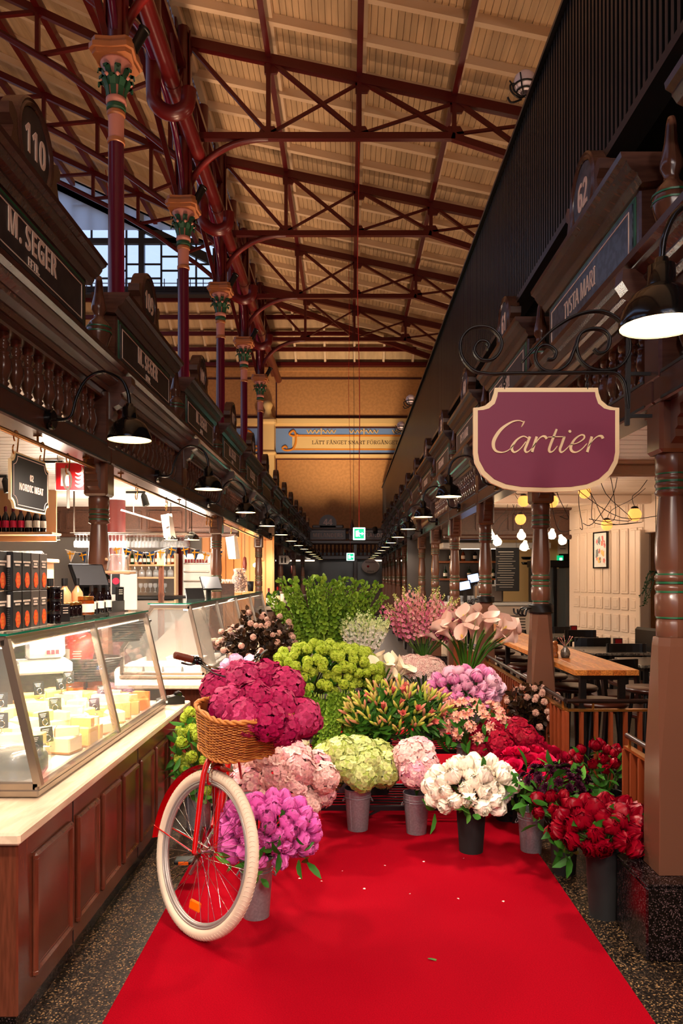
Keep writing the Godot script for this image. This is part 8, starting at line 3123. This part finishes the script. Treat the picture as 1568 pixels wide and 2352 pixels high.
	for g in [-1.0, 1.0]:
		bar(s, crown - up * 0.065 + h * 0.035 + ax * g * 0.04, crown - up * 0.115 + h * 0.03 + ax * g * 0.03, 0.012, 0.018)
	obj("brake_caliper", s, "chrome", t)
	# frame leading back to the rear wheel
	var bb := W(-0.66, 0.285, 3.86) - o
	var rear := W(-0.66, 0.36, 4.32) - o
	var seat := W(-0.60, 0.82, 4.08) - o
	for q in [[crown + axis * 0.03, bb, 0.021, "down_tube"], [crown + axis * 0.11, bb.lerp(seat, 0.35), 0.018, "top_tube"], [bb, seat, 0.016, "seat_tube"]]:
		s = S()
		tube(s, [q[0], (q[0] as Vector3).lerp(q[1], 0.5) - Vector3(0, 0.03 if q[3] != "seat_tube" else 0.0, 0), q[1]], q[2], 12)
		obj(q[3], s, "bike_red", t)
	for g in [-1.0, 1.0]:
		s = S()
		tube(s, [bb + Vector3(g * 0.03, 0, 0), rear + Vector3(g * 0.06, 0, 0)], 0.009, 8)
		obj("chain_stay", s, "bike_red", t)
		s = S()
		tube(s, [bb.lerp(seat, 0.75) + Vector3(g * 0.02, 0, 0), rear + Vector3(g * 0.06, 0, 0)], 0.008, 8)
		obj("seat_stay", s, "bike_red", t)
	wheel.call(rear, Vector3(0, 0, 1), Vector3.UP, Vector3(1, 0, 0), false)
	s = S()
	bbox(s, seat + Vector3(0, 0.06, -0.02), Vector3(0.17, 0.06, 0.24), 0.025)
	obj("saddle", s, "leather", t)
	for g in [-1.0, 1.0]:
		s = S()
		var pe := bb + Vector3(g * 0.09, -0.14 * -g if g > 0 else -0.15, 0.06 * -g)
		bar(s, bb + Vector3(g * 0.07, 0, 0), pe, 0.014, 0.022)
		obj("crank", s, "chrome", t)
		s = S()
		bbox(s, pe + Vector3(g * 0.065, 0, 0), Vector3(0.1, 0.022, 0.075), 0.006)
		obj("pedal", s, "black_steel", t)
		s = S()
		bbox(s, pe + Vector3(g * 0.065, 0, 0.039), Vector3(0.05, 0.016, 0.004), 0.001)
		obj("pedal_reflector", s, "amber", t)
	s = S()
	lathe(s, [Vector2(0, -0.003), Vector2(0.085, -0.003), Vector2(0.085, 0.003), Vector2(0, 0.003)], 28, Transform3D(Basis(Vector3.BACK, -PI / 2), bb + Vector3(0.05, 0, 0)), false)
	obj("chainring", s, "chrome", t)
	s = S()
	tube(s, [bb + Vector3(-0.03, -0.03, -0.05), W(-0.82, 0.01, 3.95) - o], 0.009, 8)
	obj("kickstand", s, "rim_grey", t)
	# handlebar, grips, brake lever, cables
	s = S()
	tube(s, smooth_path([W(-0.68, 1.155, 3.52) - o, W(-0.64, 1.14, 3.46) - o, W(-0.6, 1.13, 3.45) - o, T, W(-0.5, 1.13, 3.54) - o, W(-0.44, 1.15, 3.62) - o, W(-0.44, 1.16, 3.7) - o], 4), 0.011, 10)
	obj("handlebar", s, "chrome", t)
	for q in [[W(-0.79, 1.197, 3.45), W(-0.715, 1.17, 3.5)], [W(-0.44, 1.17, 3.84), W(-0.44, 1.16, 3.72)]]:
		s = S()
		var g0: Vector3 = q[0] - o
		var g1: Vector3 = q[1] - o
		var gb := frame_of(g1 - g0)
		var gl := g0.distance_to(g1)
		var pr := [Vector2(0, 0), Vector2(0.013, 0.001), Vector2(0.0175, 0.006)]
		for k in 12:
			pr.append(Vector2(0.0172 if k % 2 else 0.0158, 0.01 + (gl - 0.014) * k / 11.0))
		pr.append(Vector2(0.012, gl))
		lathe(s, pr, 16, Transform3D(gb, g0))
		obj("leather_grip", s, "leather", t)
		s = S()
		lathe(s, [Vector2(0.012, gl), Vector2(0.019, gl + 0.001), Vector2(0.02, gl + 0.02), Vector2(0.016, gl + 0.042), Vector2(0.011, gl + 0.045)], 14, Transform3D(gb, g0))
		obj("grip_collar", s, "black_gloss", t)
		s = S()
		tube(s, smooth_path([g0 + gb * Vector3(0, gl + 0.035, 0), g0 + gb * Vector3(0.02, gl - 0.01, 0.025), g0 + gb * Vector3(0.02, gl * 0.35, 0.035)], 4), 0.005, 6)
		obj("brake_lever", s, "black_steel", t)
	s = S()
	tube(s, smooth_path([W(-0.69, 1.15, 3.51) - o, W(-0.6, 1.12, 3.4) - o, W(-0.52, 1.08, 3.4) - o, crown + axis * 0.2 + h * 0.03, crown + h * 0.05], 5), 0.003, 6)
	obj("brake_cable", s, "wire_dark", t)
	# wicker basket
	var bh := Vector3(0.60, 0, 0.80)
	var bw := Vector3(0.80, 0, -0.60)
	var bc := W(-0.49, 0.80, 3.33)
	var bk := thing("wicker_basket", "honey coloured wicker basket on the bicycle's handlebar", "basket", bc)
	bk.basis = Basis(bw, 0.2)
	var hgt := 0.2
	var outl := func(v: float, tt: float, grow: float) -> Vector3:
		var lx := lerpf(0.15, 0.195, v) + grow
		var lz := lerpf(0.12, 0.155, v) + grow
		var cx := cos(tt)
		var cz := sin(tt)
		var p := bw * lx * signf(cx) * pow(absf(cx), 0.6) + bh * lz * signf(cz) * pow(absf(cz), 0.6)
		return p + Vector3(0, v * hgt, 0) + bh * 0.04 * v
	var ns := 44
	for k in 30:
		var v := (k + 0.5) / 30.0
		s = S()
		var pts := []
		for i in ns * 2:
			pts.append(outl.call(v, TAU * i / (ns * 2), 0.0032 * (1.0 if ((i / 2) + k) % 2 else -1.0)))
		tube(s, pts, 0.0035, 5, true)
		obj("woven_strand", s, "wicker" if k % 5 else "wicker_dark", bk)
	for i in ns:
		s = S()
		var tt := TAU * (i + 0.25) / ns
		tube(s, [outl.call(0.0, tt, 0), outl.call(0.5, tt, 0), outl.call(1.0, tt, 0)], 0.0036, 5)
		obj("stake", s, "wicker_dark", bk)
	for q in [[0.0, 0.008], [1.0, 0.009]]:
		for m in 2:
			s = S()
			var pts := []
			for i in 90:
				var ph := i * 0.9 + m * PI
				var p: Vector3 = outl.call(q[0], TAU * i / 90, 0.006 * cos(ph))
				pts.append(p + Vector3(0, 0.006 * sin(ph), 0))
			tube(s, pts, q[1] * 0.75, 6, true)
			obj("plaited_border", s, "wicker", bk)
	s = S()
	var base := []
	for i in 32:
		base.append(outl.call(0.02, TAU * i / 32, -0.004))
	fan(s, base, Vector3.UP)
	fan(s, base.map(func(p): return p - Vector3(0, 0.006, 0)), Vector3.DOWN)
	obj("woven_base", s, "wicker_dark", bk)
	s = S()
	var inner := []
	for i in 32:
		inner.append(i)
	for i in 32:
		var i1 := (i + 1) % 32
		quad(s, outl.call(0.02, TAU * i / 32, -0.006), outl.call(0.97, TAU * i / 32, -0.006), outl.call(0.97, TAU * i1 / 32, -0.006), outl.call(0.02, TAU * i1 / 32, -0.006))
	obj("inner_weave", s, "wicker_dark", bk)
	# the hydrangeas it carries
	var hd := [[505, 1583, 3.45], [558, 1562, 3.45], [612, 1558, 3.5], [655, 1577, 3.45], [528, 1622, 3.28], [583, 1610, 3.25], [638, 1622, 3.3], [560, 1650, 3.2], [612, 1655, 3.2], [648, 1668, 3.28], [692, 1650, 3.34], [585, 1590, 3.45]]
	for i in hd.size():
		var p := at(hd[i][0], hd[i][1], hd[i][2])
		var foot := bc + Vector3(0, 0.12, 0) + (p - bc) * Vector3(0.4, 0, 0.4)
		var f := thing("hydrangea", "crimson magenta hydrangea head in the wicker basket, " + spot_of((hd[i][0] - 590) / 100.0, (1640 - hd[i][1]) / 80.0) if i != 10 else "crimson magenta hydrangea head hanging out over the basket's right side", "hydrangea", foot, 0, "hydrangeas in the wicker basket" if i != 10 else "")
		var d := ((p - foot) * Vector3(1, 0.6, 1) + Vector3(0, 0.05, 0.05)).normalized()
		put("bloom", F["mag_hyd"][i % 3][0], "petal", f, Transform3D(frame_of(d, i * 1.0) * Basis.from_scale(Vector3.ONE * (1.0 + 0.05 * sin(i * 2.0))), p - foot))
		stem_to(f, Vector3.ZERO, p - foot - d * 0.05, 0.005)

# ---------------------------------------------------------------- signs, wires, globe lamps
func stroke(s: SurfaceTool, pts: Array, w: Array, z: float) -> void:   # a pen stroke with changing width, raised to z
	var c := []
	var m := pts.size()
	var n := 6
	for i in m - 1:
		for k in n:
			var t := float(k) / n
			c.append([pts[i].cubic_interpolate(pts[i + 1], pts[maxi(i - 1, 0)], pts[mini(i + 2, m - 1)], t), lerpf(w[i], w[i + 1], t)])
	c.append([pts[m - 1], w[m - 1]])
	var L := []
	var R := []
	for i in c.size():
		var d: Vector2 = (c[mini(i + 1, c.size() - 1)][0] - c[maxi(i - 1, 0)][0]).normalized()
		var q: Vector2 = Vector2(-d.y, d.x) * (c[i][1] as float) * 0.5
		L.append(c[i][0] + q)
		R.append(c[i][0] - q)
	for i in c.size() - 1:
		var a := Vector3(L[i].x, L[i].y, z)
		var b := Vector3(L[i + 1].x, L[i + 1].y, z)
		var e := Vector3(R[i + 1].x, R[i + 1].y, z)
		var f := Vector3(R[i].x, R[i].y, z)
		fan(s, [a, b, e, f], Vector3.BACK)
		var dn := Vector3(0, 0, -z)
		fan(s, [a, b, b + dn, a + dn], a - f)
		fan(s, [f, e, e + dn, f + dn], f - a)

func px2(pts: Array, cx: float, cy: float, k: float) -> Array:
	return pts.map(func(p): return Vector2((p[0] - cx) * k, (cy - p[1]) * k))

func signs() -> void:
	# burgundy hanging sign with cream script
	var k := 3.25 / 1750.0 / 2.613
	var t := thing("hanging_sign", "burgundy hanging shop sign with cream border and script lettering", "sign", W(0.842, 2.135, 3.25))
	var half := [[743, 775], [1052, 775], [1056, 803], [1072, 850], [1110, 882], [1145, 892], [1180, 895], [1180, 1170], [1170, 1225], [1135, 1290], [1075, 1345], [1000, 1378], [900, 1395], [743, 1400]]
	var outline := func(inset: float) -> PackedVector2Array:
		var p := PackedVector2Array()
		for q in half:
			var x: float = 743 + (q[0] - 743) * (437.0 - inset) / 437.0
			var y: float = 1087 + (q[1] - 1087) * (312.0 - inset) / 312.0
			p.append(Vector2((x - 743) * k, (1085 - y) * k))
		for i in range(half.size() - 2, 0, -1):
			p.append(Vector2(-p[i].x, p[i].y))
		return p
	var s := S()
	prism(s, outline.call(0.0), -0.012, 0.006)
	obj("border_board", s, "sign_cream", t)
	s = S()
	prism(s, outline.call(27.0), 0.0, 0.01)
	obj("burgundy_face", s, "maroon", t)
	s = S()
	var sk := [
		[[[609, 978], [600, 996], [590, 1014]], [7, 7, 3]],
		[[[606, 984], [575, 974], [530, 984], [470, 1026], [430, 1085], [424, 1128], [440, 1156], [478, 1164], [515, 1150], [548, 1118]], [5, 5, 9, 16, 19, 17, 12, 6, 5, 4]],
		[[[630, 1080], [602, 1068], [565, 1088], [536, 1128], [536, 1152], [552, 1163], [585, 1142], [618, 1100]], [6, 6, 10, 14, 14, 9, 5, 5]],
		[[[642, 1070], [622, 1120], [612, 1148], [620, 1163], [640, 1154], [668, 1122]], [13, 13, 13, 9, 5, 4]],
		[[[683, 1070], [668, 1115], [655, 1163]], [13, 13, 13]],
		[[[660, 1135], [688, 1092], [712, 1070], [732, 1070], [742, 1084]], [4, 5, 7, 13, 15]],
		[[[802, 1025], [780, 1080], [758, 1138], [760, 1160], [780, 1157], [806, 1126]], [10, 13, 14, 12, 6, 4]],
		[[[748, 1074], [800, 1071], [852, 1071]], [5, 6, 5]],
		[[[848, 1070], [832, 1115], [821, 1146], [828, 1163], [850, 1152], [886, 1116]], [13, 13, 13, 10, 5, 4]],
		[[[880, 1031], [880, 1039], [880, 1047]], [8, 17, 8]],
		[[[888, 1118], [930, 1106], [964, 1082], [964, 1063], [942, 1062], [908, 1088], [886, 1130], [892, 1156], [918, 1163], [952, 1144], [982, 1112]], [4, 5, 8, 9, 7, 10, 15, 13, 7, 5, 4]],
		[[[1012, 1070], [998, 1115], [984, 1163]], [13, 13, 13]],
		[[[990, 1130], [1020, 1090], [1048, 1068], [1070, 1068], [1078, 1082]], [4, 5, 7, 14, 16]]]
	for q in sk:
		stroke(s, px2(q[0], 743, 1085, k), q[1].map(func(w): return w * k * 1.12), 0.016)
	obj("script_lettering", s, "sign_cream", t)
	s = S()
	for x in [-0.177, 0.176]:
		for i in 4:
			var c := Vector3(x, 0.222 + 0.016 * i, 0)
			tube(s, arc(c, Vector3(0.006, 0, 0) if i % 2 else Vector3(0, 0, 0.006), Vector3(0, 0.012, 0), 0, TAU, 10).slice(0, 10), 0.0022, 5, true)
	obj("chain", s, "wrought_iron", t)
	t = thing("scroll_bracket", "black wrought iron scroll bracket holding the burgundy sign", "bracket", W(0.842, 2.135, 3.25))
	var sc := [
		[[1130, 681], [1000, 682], [743, 685], [500, 688], [390, 690], [300, 665], [236, 580], [236, 480], [300, 415], [400, 413], [465, 468], [474, 540], [425, 603], [350, 603], [312, 550], [335, 500], [375, 494], [402, 518], [390, 545]],
		[[600, 620], [740, 462], [850, 378], [950, 330], [1060, 314], [1150, 345], [1215, 410], [1243, 500], [1236, 575], [1190, 640], [1120, 668], [1020, 660], [950, 610], [925, 530], [950, 450], [1020, 420], [1090, 432], [1124, 480], [1110, 545], [1062, 568], [1030, 540]],
		[[930, 500], [905, 560], [880, 620], [825, 665], [750, 676], [695, 640], [678, 580], [708, 525], [760, 523], [802, 560], [788, 602], [752, 602]],
		[[1100, 681], [1165, 690], [1210, 745], [1225, 830], [1232, 900]]]
	for q in sc:
		s = S()
		var pts := px2(q, 743, 1085, k).map(func(p): return Vector3(p.x, p.y, 0))
		var path := smooth_path(pts, 5)
		for off in [-0.009, 0.0, 0.009]:
			tube(s, path.map(func(p): return p + Vector3(0, 0, off)), 0.006, 6)
		obj("iron_scroll", s, "wrought_iron", t)
	s = S()
	bar(s, Vector3((1240 - 743) * k, (1085 - 430) * k, 0), Vector3((1230 - 743) * k, (1085 - 1000) * k, 0), 0.016, 0.02, Vector3.BACK)
	obj("upright", s, "wrought_iron", t)
	s = S()
	for y in [690, 943]:
		bar(s, Vector3((1240 - 743) * k, (1085 - y) * k, 0), Vector3((1395 - 743) * k, (1085 - y) * k, 0), 0.014, 0.014)
	obj("wall_stay", s, "wrought_iron", t)
	# black hanging sign on the left
	t = thing("hanging_sign", "black hanging sign with notched corners and pale border on brass hooks", "sign", W(-1.6, 2.015, 3.83), PI / 2)
	var sign_poly := func(w: float, h: float, r: float) -> PackedVector2Array:
		var p := PackedVector2Array()
		for c in 4:
			var sx: float = [1, 1, -1, -1][c]
			var sy: float = [-1, 1, 1, -1][c]
			var a0: float = [PI, -PI / 2, 0.0, PI / 2][c]
			for i in 6:
				var a := a0 - i * PI / 10.0
				p.append(Vector2(sx * w + cos(a) * r, sy * h + sin(a) * r))
		return p
	s = S()
	prism(s, sign_poly.call(0.225, 0.137, 0.04), -0.01, 0.004)
	obj("pale_board", s, "sign_cream", t)
	s = S()
	prism(s, sign_poly.call(0.215, 0.128, 0.042), 0.0, 0.007)
	obj("black_face", s, "box_black", t)
	s = S()
	var fp: PackedVector2Array = sign_poly.call(0.203, 0.117, 0.043)
	var ring := []
	for q in fp:
		ring.append(Vector3(q.x, q.y, 0.007))
	tube(s, ring, 0.002, 4, true)
	obj("border_line", s, "pale_line", t)
	words("02", 0.032, Transform3D(Basis(), Vector3(0, 0.028, 0.008)), "pale_line", t, 0.9)
	words("NORDIC MEAT", 0.034, Transform3D(Basis(), Vector3(0, -0.026, 0.008)), "pale_line", t, 0.9)
	# red fire sign
	t = thing("fire_sign", "red and white fire equipment sign with flames beside the first left post", "sign", at(165, 1095, 5.6), 0.2)
	s = S()
	bbox(s, Vector3.ZERO, Vector3(0.23, 0.21, 0.008), 0.002)
	obj("white_edge", s, "white", t)
	s = S()
	for x in [-0.1, 0.1]:
		tube(s, [Vector3(x, 0.1, 0), Vector3(x, 2.63 - t.position.y, 0)], 0.003, 5)
	obj("hanging_wire", s, "steel", t)
	s = S()
	box(s, Vector3(0, 0, 0.003), Vector3(0.218, 0.196, 0.006))
	obj("red_face", s, "sign_red", t)
	s = S()
	prism(s, PackedVector2Array([Vector2(-0.075, -0.07), Vector2(-0.02, -0.07), Vector2(-0.02, 0.06), Vector2(-0.075, 0.06)]), 0, 0.008)
	for i in 4:
		stroke(s, [Vector2(0.025, -0.06 + 0.03 * i), Vector2(0.05, -0.07 + 0.03 * i), Vector2(0.075, -0.05 + 0.03 * i), Vector2(0.07, -0.01 + 0.03 * i)], [0.004, 0.018, 0.016, 0.002], 0.008)
	obj("white_symbol", s, "white", t)
	# hanging green exit signs with their long cables
	for i in 2:
		var p: Vector3 = [at(824.5, 1226, 15.6), at(804.5, 1279, 25.0)][i]
		t = thing("exit_sign", ["bright green running-figure exit sign hanging mid-aisle", "smaller green exit sign hanging farther down the aisle"][i], "exit sign", p)
		s = S()
		bbox(s, Vector3.ZERO, Vector3(0.25, 0.25, 0.05), 0.006)
		obj("lit_case", s, "exit_white", t)
		s = S()
		for q in [[0.0, 0.0, 0.2, 0.2]]:
			box(s, Vector3(q[0], q[1], 0.026), Vector3(q[2], q[3], 0.004))
		obj("green_face", s, "exit_green", t)
		s = S()
		box(s, Vector3(-0.045, 0, 0.029), Vector3(0.05, 0.12, 0.003))
		lathe(s, [Vector2(0, -0.014), Vector2(0.016, 0), Vector2(0, 0.014)], 8, Transform3D(Basis(), Vector3(-0.02, 0.06, 0.03)))
		stroke(s, [Vector2(-0.03, 0.03), Vector2(0.0, 0.01), Vector2(-0.01, -0.03), Vector2(0.015, -0.06)], [0.02, 0.026, 0.02, 0.014], 0.031)
		box(s, Vector3(0.045, 0, 0.029), Vector3(0.05, 0.018, 0.003))
		prism(s, PackedVector2Array([Vector2(0.055, -0.035), Vector2(0.092, 0), Vector2(0.055, 0.035)]), 0.026, 0.031)
		obj("white_pictogram", s, "exit_white", t)
		var ol := OmniLight3D.new()
		ol.name = "light"
		ol.light_color = Color(0.4, 1.0, 0.8)
		ol.light_energy = 0.03
		ol.light_size = 0.1
		ol.omni_range = 20
		ol.omni_attenuation = 2
		ol.shadow_enabled = true
		t.add_child(ol)
		ol.position = Vector3(0, 0, 0.12)
	for q in [[822, 0, 824.5, 1213, "wire_orange", 0.008, "orange cable dropping from the roof to the nearer exit sign"], [800, 500, 804.5, 1272, "wire_orange", 0.006, "thin orange cable dropping to the farther exit sign"], [808, 760, 812, 1200, "wire_dark", 0.004, "thin dark wire hanging beside the orange cable"]]:
		s = S()
		var dd := 15.6 if q[0] != 800 else 25.0
		var pts := []
		var top_y := ceiling_y((q[0] - 800.0) * dd / 1750.0)
		var lo := at(q[2], q[3], dd)
		for i in 9:
			var f := i / 8.0
			pts.append(Vector3(lerpf((q[0] - 800.0) * dd / 1750.0, lo.x, f) + 0.03 * sin(i * 1.3) * f * (1.0 - f) * 3.0, lerpf(top_y, lo.y, f), -dd))
		tube(s, smooth_path(pts, 3), q[5], 5)
		tag(obj("cable", s, q[4]), q[6], "cable")
	s = S()
	tube(s, [W(-8.6, 15.97, 27.0), W(-8.3, 12.6, 27.0)], 0.015, 5)
	tag(obj("cable", s, "wire_orange"), "thin orange cable hanging in front of the glazed gable", "cable")
	# white globe lamps on wrought brackets, half hidden by the black wall
	for i in 3:
		var p: Vector3 = [at(1205, 190, 11.5), at(943, 918, 26.0), at(921, 978, 29.5)][i]
		t = thing("globe_lamp", "white globe lamp on a wrought bracket, " + ["high above the black wall near the roof", "upper small one at the black wall", "lower small one by the frieze"][i], "globe lamp", p)
		s = S()
		lathe(s, [Vector2(0.07, -0.15), Vector2(0.13, -0.11), Vector2(0.175, 0), Vector2(0.15, 0.09), Vector2(0.08, 0.155), Vector2(0, 0.175)], 20)
		obj("globe", s, "globe_white", t)
		s = S()
		tube(s, arc(Vector3(0, -0.06, 0), Vector3(0.175, 0, 0), Vector3(0, 0, 0.175), 0, TAU, 20).slice(0, 20), 0.014, 6, true)
		tube(s, arc(Vector3(0, -0.13, 0), Vector3(0.12, 0, 0), Vector3(0, 0, 0.12), 0, TAU, 20).slice(0, 20), 0.014, 6, true)
		for j in 6:
			var a := TAU * j / 6
			tube(s, smooth_path([Vector3(cos(a) * 0.06, -0.2, sin(a) * 0.06), Vector3(cos(a) * 0.15, -0.13, sin(a) * 0.15), Vector3(cos(a) * 0.19, -0.03, sin(a) * 0.19), Vector3(cos(a) * 0.23, 0.03, sin(a) * 0.23)], 3), 0.011, 6)
		obj("iron_cage", s, "wrought_iron", t)
		s = S()
		tube(s, smooth_path([Vector3(0, -0.2, 0), Vector3(-0.1, -0.26, 0.05), Vector3(-0.22, -0.2, 0.1), Vector3(-0.24, -0.1, 0.1), Vector3(-0.18, -0.08, 0.1)], 4), 0.015, 6)
		tube(s, smooth_path([Vector3(-0.05, -0.25, 0), Vector3(-0.2, -0.3, 0), Vector3(-0.26, -0.22, 0)], 4), 0.015, 6)
		tube(s, [Vector3(0, -0.2, 0), Vector3(0.6, -0.35, 0), Vector3(6.98 - p.x, -0.35, 0)], 0.022, 6)
		obj("bracket_arm", s, "wrought_iron", t)
